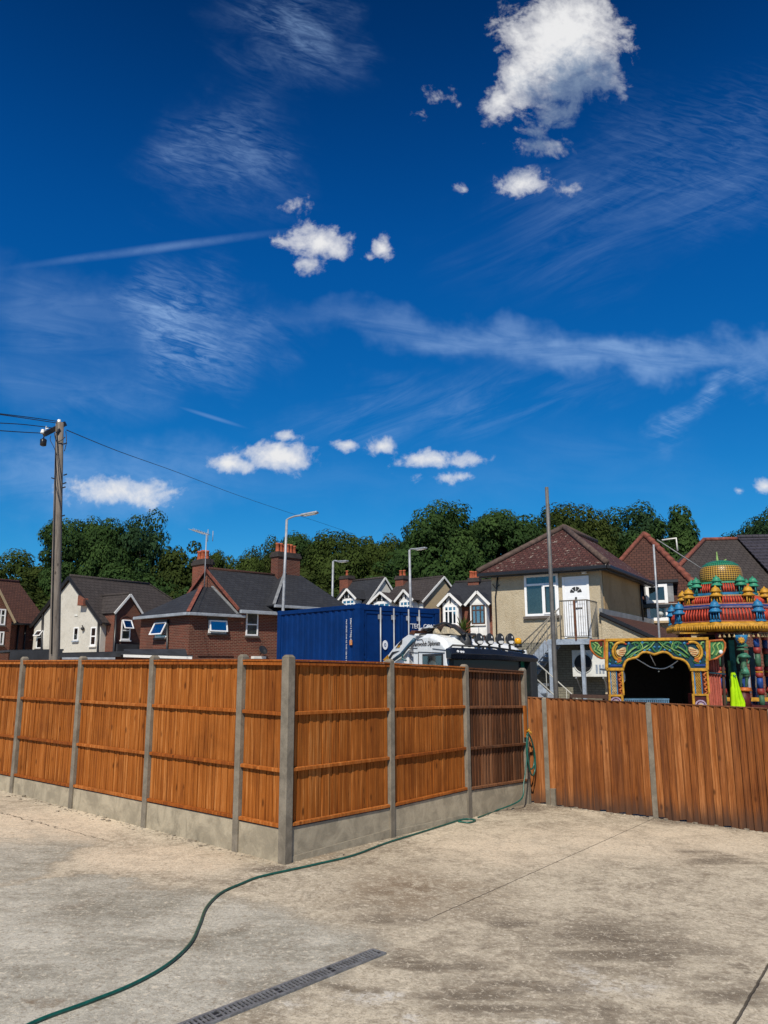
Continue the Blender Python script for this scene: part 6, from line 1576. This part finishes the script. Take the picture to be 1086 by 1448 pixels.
    # cable and ornaments strung inside the arch
    q = MB(f.M); q.tube(spline([(*P(902,931), -.15), (*P(915,937), -.3), (*P(930,944), -.4), (*P(946,945.5), -.4), (*P(955,941), -.3), (*P(962,934), -.15)], 5), .012, 6); q.tube([(*P(921,925.5), -.1), (*P(935,941), -.4)], .009, 5)
    q.build('white_cable', M['print_white'], t)
    q = MB(f.M); u = P(957.5, 943); q.lathe([(.01,.08),(.03,.03),(.035,-.05),(.012,-.08)], (u[0],u[1],-.35), 8); u = P(938.5,949.5); q.lathe([(.005,.03),(.02,0),(.005,-.03)], (u[0],u[1],-.35), 8); q.build('hanging_ornament', M['curtain'], t)
    q = MB(f.M); u = P(884, 957); q.prism([(u[0]+math.cos(i*math.pi/10)*.075, u[1]+math.sin(i*math.pi/10)*.155, -.3) for i in range(20)], (0,0,.03)); q.build('round_disc', M['ac_white'], t)
    return fr, f
AF, AFACE = arch()

def curtain_panel():
    f = AFACE; fr = AF
    a, b = f.uv(1001.5, 925), f.uv(1029, 1000)
    m = MB(f.M); n = 26; vs, fs = [], []
    for i in range(n+1):
        x = a[0]+(b[0]-a[0])*i/n
        for z in (b[1]-.9, b[1], a[1]): vs.append((x, z, -.28+.018*math.sin(i*1.3)+.010*math.sin(i*2.9+1)))
    fs = [(3*i+k, 3*(i+1)+k, 3*(i+1)+k+1, 3*i+k+1) for i in range(n) for k in (0, 1)]
    m.add(vs, fs, .5)
    t = thing('cloth_screen', 'faded red cloth screen hanging between the painted arch and the yellow jacket', 'screen', fr)
    o = m.build('cloth', M['curtain_red'], t); sd = o.modifiers.new('thick', 'SOLIDIFY'); sd.thickness = .006
    q = MB(f.M); p, r = f.uv(1001, 950.5), f.uv(1032, 953.5); q.bar((p[0],p[1],-.235),(r[0],r[1],-.235),.03); q.build('tie_bar', M['navy'], t)
    q = MB(f.M); p, r = f.uv(1028.5, 920), f.uv(1030.5, 1000); q.bar((p[0],p[1],-.29),(r[0],r[1]-.9,-.29),.05,.05,(1,0,0)); q.bar((a[0],a[1],-.29),(p[0],p[1]+.06,-.29),.04); q.build('support_pole', M['dark_wood'], t)
curtain_panel()

def low_bits():
    f = AFACE
    q = MB(f.M); a, b = f.uv(882.5,988.5), f.uv(948.5,994)
    q.box((a[0],b[1]-.4,-.5),(b[0],a[1],-.1)); t = thing('blue_crate', 'blue slatted crate just above the fence inside the painted arch', 'crate', AF); q.build('crate_body', M['navy'], t)
    q = MB(f.M); n = 22
    for i in range(n):
        x = a[0]+(b[0]-a[0])*(i+.5)/n; q.box((x-.014,b[1]-.4,-.1),(x+.014,a[1]-.02,-.085))
    q.box((a[0],a[1]-.03,-.1),(b[0],a[1]+.006,-.08)); q.build('crate_slats', M['crate_blue'], t)
    # brown beam behind the low fence on the left
    p, r = W(806, 984, 15.5), W(860, 985.5, 15.5)
    t = thing('wooden_trestle', 'dark brown beam on a short post, left of the painted arch above the fence', 'trestle', None, loc=(p.x,p.y,gz(p.x,p.y)))
    q = MB(); q.bar(V((0,0,p.z-gz(p.x,p.y))), r-V((p.x,p.y,gz(p.x,p.y))), .06, .07); q.bar((.02,.02,-.1),(.02,.02,p.z-gz(p.x,p.y)-.03),.05); q.bar((r.x-p.x-.05,r.y-p.y,-.1),(r.x-p.x-.05,r.y-p.y,p.z-gz(p.x,p.y)-.03),.05); q.build('beam', M['dark_wood'], t)
low_bits()

def jacket():
    f = AFACE; P = f.uv
    t = thing('safety_jacket', 'bright yellow hi-vis jacket hung over a post beside the carved green column', 'jacket', AF)
    rows = [(951,1033.8,1038.5),(953,1032.8,1039.8),(957,1032.6,1040.8),(963,1032.6,1042.2),(971,1032.4,1044.2),(980,1032.2,1046.6),(988,1032,1049.4),(993,1032.4,1052),(1003,1032.6,1051),(1016,1033,1050.5)]
    m = MB(f.M); n = 20; vs, fs = [], []
    n = 36
    for j, (py, xa, xb) in enumerate(rows):
        a, b = P(xa, py), P(xb, py)
        for i in range(n):
            q = 2*math.pi*i/n; k = (1-math.cos(q))/2 if q <= math.pi else (1+math.cos(q-math.pi))/2
            x = a[0]+(b[0]-a[0])*(.5-.5*math.cos(q))
            fold = .05*math.sin(8*(.5-.5*math.cos(q))*2.3+j*.3)*min(1, j/3)
            w_ = math.sin(q)*(.045+.012*j) + (fold if math.sin(q) > 0 else 0)
            vs.append((x, a[1]+.01*math.sin(i*1.9+j), .02+w_))
    for j in range(len(rows)-1):
        for i in range(n): fs.append((j*n+i, j*n+(i+1) % n, (j+1)*n+(i+1) % n, (j+1)*n+i))
    fs.append(tuple(range(n)))
    m.add(vs, fs, .5, True); o = m.build('jacket_body', M['hivis'], t); s = o.modifiers.new('sub', 'SUBSURF'); s.levels = s.render_levels = 1
    q = MB(f.M); q.tube(spline([(*P(1035,954), .085), (*P(1036.3,958), .10), (*P(1037.8,954.5), .085)], 4), .012, 6); q.build('collar', M['leafgreen'], t)
    q = MB(f.M); q.tube(spline([(*P(1033.5,957), .06), (*P(1033.2,970), .11), (*P(1034,988), .10), (*P(1034.5,1002), .09)], 4), [.03]*5+[.05]*8, 8); q.build('sleeve', M['hivis'], t)
    q = MB(f.M); p = P(1035.8, 952); q.tube([(p[0],p[1],-.02),(p[0],-.5,-.02)], .03, 8); q.build('hanging_post', M['dark_wood'], t)
jacket()

# ------------------------------------------------------------------ temple chariot
def chariot():
    y = 19.2; c = W(1027, 900, y); g0 = gz(c.x, c.y)
    fr = Fr((c.x, c.y, g0), rad(-10))
    t = thing('temple_chariot', 'tall temple chariot with striped red tiers and a gold and green dome', 'temple', fr)
    H = lambda py: fr.hit(1022, py, 1, 0).z
    mpp = y/FPX*.93
    n8, ph = 8, math.pi/8
    def tier(name, mat, prof, par=t, n=8, smooth=False):
        q = MB(); q.lathe([(r*mpp/math.cos(math.pi/8) if n == 8 else r*mpp, H(py)) for r, py in prof], (0,0,0), n, None, smooth, ph); return q.build(name, M[mat], par)
    # cornice (gold), with leaf drops
    co = tier('cornice', 'gold', [(66,896),(72,893),(79,889),(78,885),(74,882.5),(66,882)])
    tier('cornice_soffit', 'darkred', [(20,897.5),(68,896.5),(66,895),(20,895)])
    q = MB()
    for s in range(8):
        a0, a1 = ph+s*math.pi/4, ph+(s+1)*math.pi/4
        R = 79*mpp/math.cos(math.pi/8)
        for i in range(17):
            k = (i+.5)/17; p = V((math.cos(a0)*R*(1-k)+math.cos(a1)*R*k, math.sin(a0)*R*(1-k)+math.sin(a1)*R*k, 0)); o = p.normalized()
            q.lathe([(.008,H(894)),(.024,H(891.5)),(.028,H(888.5)),(.01,H(886.5))], p*.985+o*.012, 6)
    q.build('leaf_drop', M['cream' if False else 'gold'], co)
    ln = tier('orange_band', 'pink', [(74,883),(75,881.5),(72,880.8),(66,880.8)])
    def ribs(parent, rlo, rhi, plo, phi_, per, base, rib):
        bd = tier('striped_tier', base, [(rlo,plo),((rlo+rhi)/2+1.5,(plo+phi_)/2),(rhi,phi_),(rhi-8,phi_)], parent)
        q = MB()
        for s in range(8):
            a0, a1 = ph+s*math.pi/4, ph+(s+1)*math.pi/4
            for i in range(per):
                k = (i+.5)/per
                def pt(r, py, d=.012):
                    R = r*mpp/math.cos(math.pi/8); p = V((math.cos(a0)*R*(1-k)+math.cos(a1)*R*k, math.sin(a0)*R*(1-k)+math.sin(a1)*R*k, 0)); return p+p.normalized()*d+V((0,0,H(py)))
                q.tube([pt(rlo,plo), pt((rlo+rhi)/2+1.5,(plo+phi_)/2,.018), pt(rhi,phi_)], [.014,.022,.014], 5)
        q.build('rib', M[rib], bd); return bd
    ribs(t, 71, 67, 880.5, 863.5, 13, 'darkred', 'red')
    tier('grey_ledge', 'lilac', [(66,865.5),(70,863.5),(71,861.8),(66,861)])
    tier('blue_ledge', 'royal', [(62,861.5),(67,860.5),(67,858.8),(60,858.6)])
    tier('pink_ledge', 'pink', [(56,859),(62,858.4),(62,856.6),(52,856.4)])
    ribs(t, 53, 49, 856.5, 846, 12, 'darkred', 'red')
    tier('cream_line', 'cream', [(45,847),(48.5,846),(48.5,844.8),(42,844.6)])
    tier('teal_ledge', 'skyblue', [(40,845),(45.5,844),(45.5,841),(38,840.6)])
    ribs(t, 38, 35.5, 841, 828, 9, 'darkred', 'red')
    tier('jade_ledge', 'jade', [(33,829),(37,827.5),(36.5,825),(30,824.5)])
    # dome with scales
    dp = [(29,826),(30.6,820),(30.6,812),(29,805),(25.4,799.8),(19.6,796),(12.4,793.8),(5,792.8),(.6,792.5)]
    dm_m, dt, db = newmat('gold_scale_dome')
    cc = dt.n('ShaderNodeTexCoord').outputs['Object']; s3 = dt.n('ShaderNodeSeparateXYZ', {0: cc})
    ang = dt.math('MULTIPLY', dt.math('ARCTAN2', s3.outputs[1], s3.outputs[0]), 26.0); zz = dt.math('MULTIPLY', s3.outputs[2], 62.0)
    pat = dt.math('MULTIPLY', dt.math('SINE', dt.math('ADD', ang, zz)), dt.math('SINE', dt.math('SUBTRACT', ang, zz)))
    f_ = dt.smooth(pat, -.35, .25)
    up = dt.smooth(s3.outputs[2], H(803.2), H(801.4))
    colr = dt.mix(up, dt.mix(f_, (.07,.035,.006), (.42,.24,.03)), dt.mix(f_, (.008,.07,.04), (.02,.20,.11)))
    link(dt, colr, db.inputs['Base Color']); db.inputs['Roughness'].default_value = .4; bump(dt, db, f_, .6, .02); M['dome'] = dm_m
    tier('dome', 'dome', dp, t, 32, True)
    q = MB(); q.lathe([(.07,H(795.5)),(.05,H(793.5)),(.03,H(792.5)),(.02,H(786)),(.012,H(780))], (-.05,0,0), 10); q.bar((.05,0,H(795)),(.16,-.0,H(791)),.03); q.build('finial', M['limegreen'], t)
    # little pavilions
    def pav(r, a, ptop, pbot, wpx, body, roof, dome):
        z0, z1 = H(pbot), H(ptop); h = z1-z0; R = r*mpp; w_ = wpx*mpp*.5
        cx_, cy_ = math.cos(a)*R, math.sin(a)*R
        T_ = Matrix.Translation((cx_,cy_,z0)) @ Matrix.Rotation(a+math.pi/2, 4, 'Z')
        q = MB(T_); q.box((-w_,-w_*.7,0),(w_,w_*.7,h*.06))
        for sx in (-.8,-.25,.25,.8):
            for sy in (-.5,.5): q.tube([(sx*w_,sy*w_,h*.05),(sx*w_*.9,sy*w_,h*.42)], w_*.13, 6)
        q.box((-w_*.8,-w_*.5,h*.05),(w_*.8,w_*.5,h*.10))
        b_ = q.build('pavilion', M[body], t)
        q = MB(T_); q.box((-w_*.55,-w_*.3,h*.10),(w_*.55,w_*.3,h*.40)); q.build('pavilion_niche', M['inside'], b_)
        q = MB(T_); q.lathe([(w_*.95,h*.40),(w_*1.25,h*.43),(w_*1.22,h*.48),(w_*.92,h*.53),(w_*.85,h*.56),(w_*.85,h*.63)], n=10); q.build('pavilion_roof', M[roof], b_)
        q = MB(T_); q.lathe([(w_*.85,h*.63),(w_*1.08,h*.66),(w_*1.05,h*.70),(w_*.80,h*.73),(w_*.78,h*.79),(w_*.62,h*.86),(w_*.34,h*.90),(w_*.2,h*.93),(w_*.05,h*1.0)], n=12); q.build('pavilion_cap', M[dome], b_)
    base = -math.pi/2 - fr.yaw*0
    for k in range(8):
        a = ph + k*math.pi/4
        pav(72/ math.cos(ph)*.97, a, 852, 882.5, 15, 'skyblue', 'skyblue', 'skyblue')
        pav(54/ math.cos(ph)*.99, a, 832, 858.5, 15, 'gold', 'gold', 'gold')
        pav(40/ math.cos(ph), a, 817, 843, 14, 'teal', 'jade', 'jade')
    # body: columns, back board, floor
    zc = H(896); zf = H(1003)
    q = MB(); q.lathe([(.5,zc+.02),(.5,zf)], (0,.5,0), 8, None, False, ph); q.build('inner_chamber', M['inside'], t)
    tier('platform', 'maroon', [(72,1003),(76,1001),(76,996),(70,994)])
    q = MB(); q.lathe([(1.0,-.1),(1.0,H(1003))], (0,0,0), 8, None, False, ph); q.build('undercarriage', M['dark_wood'], t)
    q = MB(); q.box((-.75,-1.0,H(989)),(.95,-.85,H(984))); q.build('gold_rail', M['gold'], t)
    R = 60*mpp/math.cos(ph)
    for k in range(8):
        a = ph + k*math.pi/4
        q = MB(); p = V((math.cos(a)*R, math.sin(a)*R, 0))
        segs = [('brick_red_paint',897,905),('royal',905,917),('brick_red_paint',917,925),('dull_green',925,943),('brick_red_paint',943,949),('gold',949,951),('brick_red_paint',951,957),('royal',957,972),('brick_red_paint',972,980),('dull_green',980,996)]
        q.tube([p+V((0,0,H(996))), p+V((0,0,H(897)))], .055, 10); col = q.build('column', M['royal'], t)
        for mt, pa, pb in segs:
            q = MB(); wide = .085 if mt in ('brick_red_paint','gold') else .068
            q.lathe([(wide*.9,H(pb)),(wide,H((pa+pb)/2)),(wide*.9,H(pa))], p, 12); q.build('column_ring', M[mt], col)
    # row of bell lamps under the cornice
    for k in (5, 6):
        a0, a1 = ph+(k-.0)*math.pi/4, ph+(k+1)*math.pi/4; Rb = 70*mpp/math.cos(ph)
        A, B = V((math.cos(a0)*Rb, math.sin(a0)*Rb, 0)), V((math.cos(a1)*Rb, math.sin(a1)*Rb, 0))
        q = MB(); q.tube([A+V((0,0,H(898.5))), B+V((0,0,H(898.5)))], .008, 5); q.build('lamp_string', M['wire'], t)
        for i in range(9):
            p = A+(B-A)*((i+.5)/9); q = MB(); q.lathe([(.012,H(898.8)),(.018,H(900.5)),(.038,H(903.3)),(.01,H(903.5))], p, 8); q.build('bell_lamp', M['cream'], t)
    # bracket beams
    q = MB()
    for x in (-.95, .05): q.box((x-.3,-.9,H(897.5)),(x+.3,-.8,H(895.8)))
    q.build('bracket_beam', M['gold'], t)
    # silver trident leaning inside
    ft = lambda px, py, yy=-.6: fr.hit(px, py, 1, yy)
    q = MB(); s = .012
    q.tube([ft(1068,918), ft(1069,995)], s, 6); q.tube(spline([ft(1066,917), ft(1066.5,930), ft(1069,934), ft(1072.5,930), ft(1075,918)], 4), s, 6); q.tube([ft(1070.5,934), ft(1070.5,916)], s, 6); q.build('trident', M['chrome'], t)
    # boards behind in blue and green
    for px, mt, pa in ((1034,'teal',905),(1062,'navy',915),(1066,'royal',955),(1074,'teal',960),(1033,'leafgreen',934),(1052,'royal',950)):
        a = ft(px, pa, -.25); q = MB(); q.box((a.x-.06,-.25,zf),(a.x+.06,-.2,a.z)); q.build('painted_board', M[mt], t)
    return fr
TF = chariot()

def figure():
    """carved and painted attendant on the front column, green, standing on a lotus block"""
    fr = TF; yy = -1.12
    P = lambda px, py, d=0.0: fr.hit(px, py, 1, yy-d)
    a = P(1051, 990); t = thing('carved_figure', 'carved green figure under a blue capital with a gold flower', 'statue', None, loc=fr.M @ V((a.x, yy, 0)), yaw=fr.yaw)
    o = V((a.x, yy, 0)); S = lambda px, py, d=0.0: P(px, py, d) - o
    q = MB(); c = S(1048,903); q.lathe([(.05,S(1048,913).z),(.10,S(1048,909).z),(.14,S(1048,903).z),(.15,S(1048,898).z)], (c.x,0,0), 12); q.build('capital', M['skyblue'], t)
    q = MB(); c = S(1048.5,905.5,.15)
    for i in range(8):
        u = i*math.pi/4; q.tube([c, c+V((math.cos(u)*.05,0,math.sin(u)*.05)), c+V((math.cos(u)*.085,.02,math.sin(u)*.085))], [.02,.026,.006], 6)
    q.lathe([(.005,-.03),(.03,0),(.005,.03)], c, 8); q.build('gold_flower', M['gold'], t)
    # body: one skin from head to foot
    me = bpy.data.meshes.new('figure_body')
    J = [(1049.5,914,.0,.10),(1049.5,919,.02,.075),(1050,923,.0,.045),(1050.5,927,.0,.11),(1051.5,932,.03,.10),(1052,938,.03,.075),(1052.5,943,.02,.115),(1049,951,.05,.085),(1047,960,.03,.06),(1048,972,.0,.045),(1056,951,.05,.085),(1056,960,.06,.06),(1055,972,.02,.045),
         (1044.5,928,.02,.05),(1042.5,934,.06,.04),(1045,939,.12,.03),(1057,928,.02,.05),(1059,934,.06,.04),(1057.5,939,.11,.03)]
    E = [(0,1),(1,2),(2,3),(3,4),(4,5),(5,6),(6,7),(7,8),(8,9),(6,10),(10,11),(11,12),(3,13),(13,14),(14,15),(3,16),(16,17),(17,18)]
    me.from_pydata([tuple(S(x, z, d)) for x, z, d, r in J], E, [])
    ob = bpy.data.objects.new('figure_body', me); COL.objects.link(ob); ob.parent = t
    sk = ob.modifiers.new('skin', 'SKIN')
    for v_, (x, z, d, r) in zip(me.skin_vertices[0].data, J): v_.radius = (r*.75, r*.6)
    me.skin_vertices[0].data[6].use_root = True
    sb = ob.modifiers.new('sub', 'SUBSURF'); sb.levels = sb.render_levels = 2
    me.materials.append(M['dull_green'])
    def disc(nm, px, pa, pb, ra, rb, mt, d=0.0):
        q = MB(); c = S(px, (pa+pb)/2, d); q.lathe([(ra*.3,S(px,pb,d).z),(rb,S(px,pb,d).z),((ra+rb)/2,S(px,(pa+pb)/2,d).z),(ra,S(px,pa,d).z)], (c.x,c.y,0), 12); return q.build(nm, M[mt], t)
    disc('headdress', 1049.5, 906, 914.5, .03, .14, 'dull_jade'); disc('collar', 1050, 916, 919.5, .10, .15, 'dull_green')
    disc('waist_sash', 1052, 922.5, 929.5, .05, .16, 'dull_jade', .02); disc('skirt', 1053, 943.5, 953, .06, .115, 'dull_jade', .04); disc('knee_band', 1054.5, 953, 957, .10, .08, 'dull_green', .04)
    disc('lotus_block', 1052, 972, 977, .15, .18, 'orange'); disc('pedestal', 1052, 977, 1004, .14, .16, 'darkred')
    q = MB(); q.tube(spline([S(1058.5,957,.02), S(1059.5,968,.02), S(1060.5,980,.02)], 3), .035, 6); q.build('grey_staff', M['grey_paint'], t)
figure()
# ------------------------------------------------------------------ trees
LEAF = {'dark': leaf_mat('dark_leaf', (.018,.038,.012), (.034,.068,.019), (.056,.100,.027)),
        'blue': leaf_mat('blue_green_leaf', (.016,.036,.016), (.029,.062,.026), (.050,.092,.038)),
        'olive': leaf_mat('olive_leaf', (.020,.031,.008), (.038,.056,.013), (.066,.086,.021)),
        'yellow': leaf_mat('yellow_green_leaf', (.022,.036,.009), (.043,.066,.015), (.076,.108,.024))}
def crown_mesh(seed, n_clump, leaves, lsize, shape, flat=.0):
    """leaf blades gathered in clumps through a unit crown (radius 1, height 2, z 0..2)"""
    r = np.random.default_rng(seed)
    d = r.normal(size=(n_clump,3)); d /= np.linalg.norm(d,axis=1)[:,None]
    rad_ = r.uniform(.45,1.0,n_clump)**.6
    lob = 1 + .16*np.sin(3*np.arctan2(d[:,1],d[:,0])+seed) + .12*np.sin(5*d[:,2]+seed*1.7)
    c = d*(rad_*lob*.84)[:,None]
    if shape == 'cone':
        zz = (c[:,2]+1)/2; c[:,0] *= (1.08-zz*.98); c[:,1] *= (1.08-zz*.98)
    elif shape == 'tall': c[:,0] *= .8; c[:,1] *= .8
    cr = r.uniform(.12,.30,n_clump)*(.8 if shape == 'cone' else 1)
    per = r.poisson(leaves/n_clump*(cr/cr.mean())**2)
    P, N, Rn = [], [], []
    for i in range(n_clump):
        k = per[i]
        q = r.normal(size=(k,3)); q /= np.linalg.norm(q,axis=1)[:,None]
        q[:,2] = q[:,2]*.85+.12
        rr = cr[i]*(r.uniform(.45,1.0,k)**.45)[:,None]
        P.append(c[i]+q*rr*np.array([1,1,.72])); nn = q*1.5+d[i]*.45+r.normal(size=(k,3))*.34+np.array([0,0,.25]); N.append(nn)
        Rn.append(np.clip(r.uniform(.0,1.0)*.62+r.normal(.19,.10,k),0,1))
    P = np.concatenate(P); N = np.concatenate(N); Rn = np.concatenate(Rn); N /= np.linalg.norm(N,axis=1)[:,None]
    P[:,2] += 1
    k = len(P); a = np.cross(N, r.normal(size=(k,3))); a /= np.linalg.norm(a,axis=1)[:,None]; b = np.cross(N,a)
    s = lsize*r.uniform(.6,1.4,k)[:,None]; e = s*r.uniform(.45,.75,k)[:,None]
    v = np.stack([P-a*s, P-b*e+N*s*.15, P+a*s, P+b*e+N*s*.15],1).reshape(-1,3)
    me = bpy.data.meshes.new('crown')
    me.vertices.add(4*k); me.vertices.foreach_set('co', v.ravel())
    me.loops.add(4*k); me.loops.foreach_set('vertex_index', np.arange(4*k,dtype=np.int32))
    me.polygons.add(k); me.polygons.foreach_set('loop_start', np.arange(0,4*k,4,dtype=np.int32)); 
    at = me.attributes.new('rnd','FLOAT','FACE'); at.data.foreach_set('value', Rn.astype(np.float32))
    me.update(calc_edges=True); me.validate()
    return me, c[np.argsort(-cr)][:9]
CROWN = {}
for key, (sd, nc, lv, ls, sh) in {'round': (11,260,60000,.024,'round'), 'broad': (23,300,66000,.023,'round'), 'airy': (37,150,22000,.026,'round'), 'tall': (41,170,30000,.028,'tall'), 'cone': (53,170,30000,.028,'cone'), 'bush': (67,150,26000,.032,'round')}.items():
    CROWN[key] = crown_mesh(sd, nc, lv, ls, sh)
DONE = {}
def tree(key, leaf, px, top, wpx, y, label, base=None, squash=None, yaw=None, name='tree', bottom=None):
    T_ = W(px, top, y); g0 = -.3; h = T_.z - g0; rx = wpx/2/FPX*y*1.02
    ch = squash*h if squash else h*.82                 # crown height
    me, cs = CROWN[key]
    t = thing(name, label, 'tree', None, 'trees behind the houses', loc=(T_.x, y, g0), yaw=random.uniform(0, 6.28) if yaw is None else yaw)
    if (key, leaf) not in DONE:
        me2 = me.copy(); me2.materials.clear(); me2.materials.append(LEAF[leaf]); DONE[key, leaf] = me2
    me2 = DONE[key, leaf]
    o = bpy.data.objects.new('crown', me2); COL.objects.link(o); o.parent = t
    o.location = (0,0,h-ch*.985); o.scale = (rx/.92, rx/.92, ch/2)
    m = MB(); r0 = max(.16, rx*.07); cz = h-ch*.5
    m.tube([(0,0,-.3),(r0*.2,0,h*.12),(-r0*.3,r0*.2,h-ch*.7),(0,0,cz+ch*.15)], [r0*1.35,r0,r0*.8,r0*.3], 8)
    for c in cs[:7]:
        e = V((c[0]*rx*.85, c[1]*rx*.85, cz+c[2]*ch*.42)); s = V((0,0,max(h-ch*.75, e.z-rx*.9)))
        mid = (s+e)/2+V((0,0,-rx*.05)); m.tube([s, mid, e], [r0*.45,r0*.3,r0*.1], 6)
    m.build('trunk', M['bark'], t)
TR = [('airy','yellow',22,770,120,74,'low yellow-green tree at the left edge behind the brown roof'),
      ('bush','olive',66,782,90,68,'dull olive tree just behind the telegraph pole'),
      ('round','dark',132,717,100,66,'big dark green tree to the right of the telegraph pole'),
      ('airy','blue',206,714,92,68,'loose bluish tree with branches showing, above the white house roof'),
      ('bush','olive',268,766,100,64,'olive tree left of the aerial chimney'),
      ('bush','dark',190,790,120,60,'low dark tree behind the grey tiled roof of the white house'),
      ('tall','yellow',305,762,62,66,'small yellow-green tree behind the aerial'),
      ('tall','yellow',352,768,66,64,'pale feathery tree between the two brick chimneys'),
      ('airy','olive',385,752,62,68,'thin olive tree above the right brick chimney'),
      ('round','dark',425,741,84,76,'dark rounded tree behind the tallest street lamp'),
      ('broad','yellow',482,748,110,66,'bushy mid-green tree behind the short-looking street lamp'),
      ('round','yellow',540,746,90,70,'yellow-green rounded tree left of the tallest trees'),
      ('broad','dark',622,709,128,64,'tallest dark tree, over the cream gable'),
      ('bush','blue',592,760,80,62,'blue-green tree crown in front of the tallest dark tree'),
      ('round','dark',708,708,120,62,'tall bushy dark tree left of the steel mast'),
      ('bush','dark',660,782,110,60,'low dark tree behind the black-roofed house'),
      ('broad','olive',803,708,136,64,'brownish olive tree above the mossy roof peak'),
      ('broad','blue',893,714,128,66,'dark bluish tree above the dark red hipped roof'),
      ('cone','dark',960,719,108,62,'pointed dark conifer in front of the pale sky gap'),
      ('bush','dark',925,738,120,60,'low dark tree joining the conifer and the bluish tree'),
      ('round','blue',1094,706,110,58,'dark tree at the right edge above the ribbed roof'),
      ('bush','olive',440,800,160,60,'low olive tree behind the slate hip roof'),
      ('bush','dark',545,798,150,61,'low dark tree behind the middle of the row of houses'),
      ('bush','dark',340,806,140,58,'low dark tree behind the slate roof ridge'),
      ('bush','olive',20,810,170,62,'low olive tree behind the brown roof at the left'),
      ('bush','dark',770,775,150,58,'low dark tree behind the mossy roof')]
for i, (k, lf, px, top, wpx, y, lab) in enumerate(TR):
    random.seed(100+i); tree(k, lf, px, top, wpx*1.22, y+16, lab, squash=(.9 if k in ('bush',) else .86))
# spiky shrub in the front garden of the black-roofed house
def yucca():
    c = W(655, 900, 47.5); t = thing('spiky_shrub', 'yellow-green spiky shrub in front of the white bay windows', 'shrub', None, loc=(c.x, c.y, -.3))
    m = MB(); r = random.Random(5); h = W(655, 880, 47.5).z+.3
    for k in range(170):
        a = r.uniform(0, 6.28); e = r.uniform(.2, 1.4); L = r.uniform(.5, 1.1); z = h*r.uniform(.55, .95)
        b = V((math.cos(a)*.12, math.sin(a)*.12, z)); d = V((math.cos(a)*math.cos(e), math.sin(a)*math.cos(e), math.sin(e)))*L; s = d.cross(V((0,0,1))).normalized()*.05
        m.add([b-s, b+s, b+d*.6+s*.8, b+d+V((0,0,-.1)), b+d*.6-s*.8], [(0,1,2,3,4)], r.random())
    m.build('foliage', LEAF['yellow'], t)
    m = MB(); m.tube([(0,0,-.2),(0,0,h*.85)], .12, 8); m.build('trunk', M['bark'], t)
yucca()
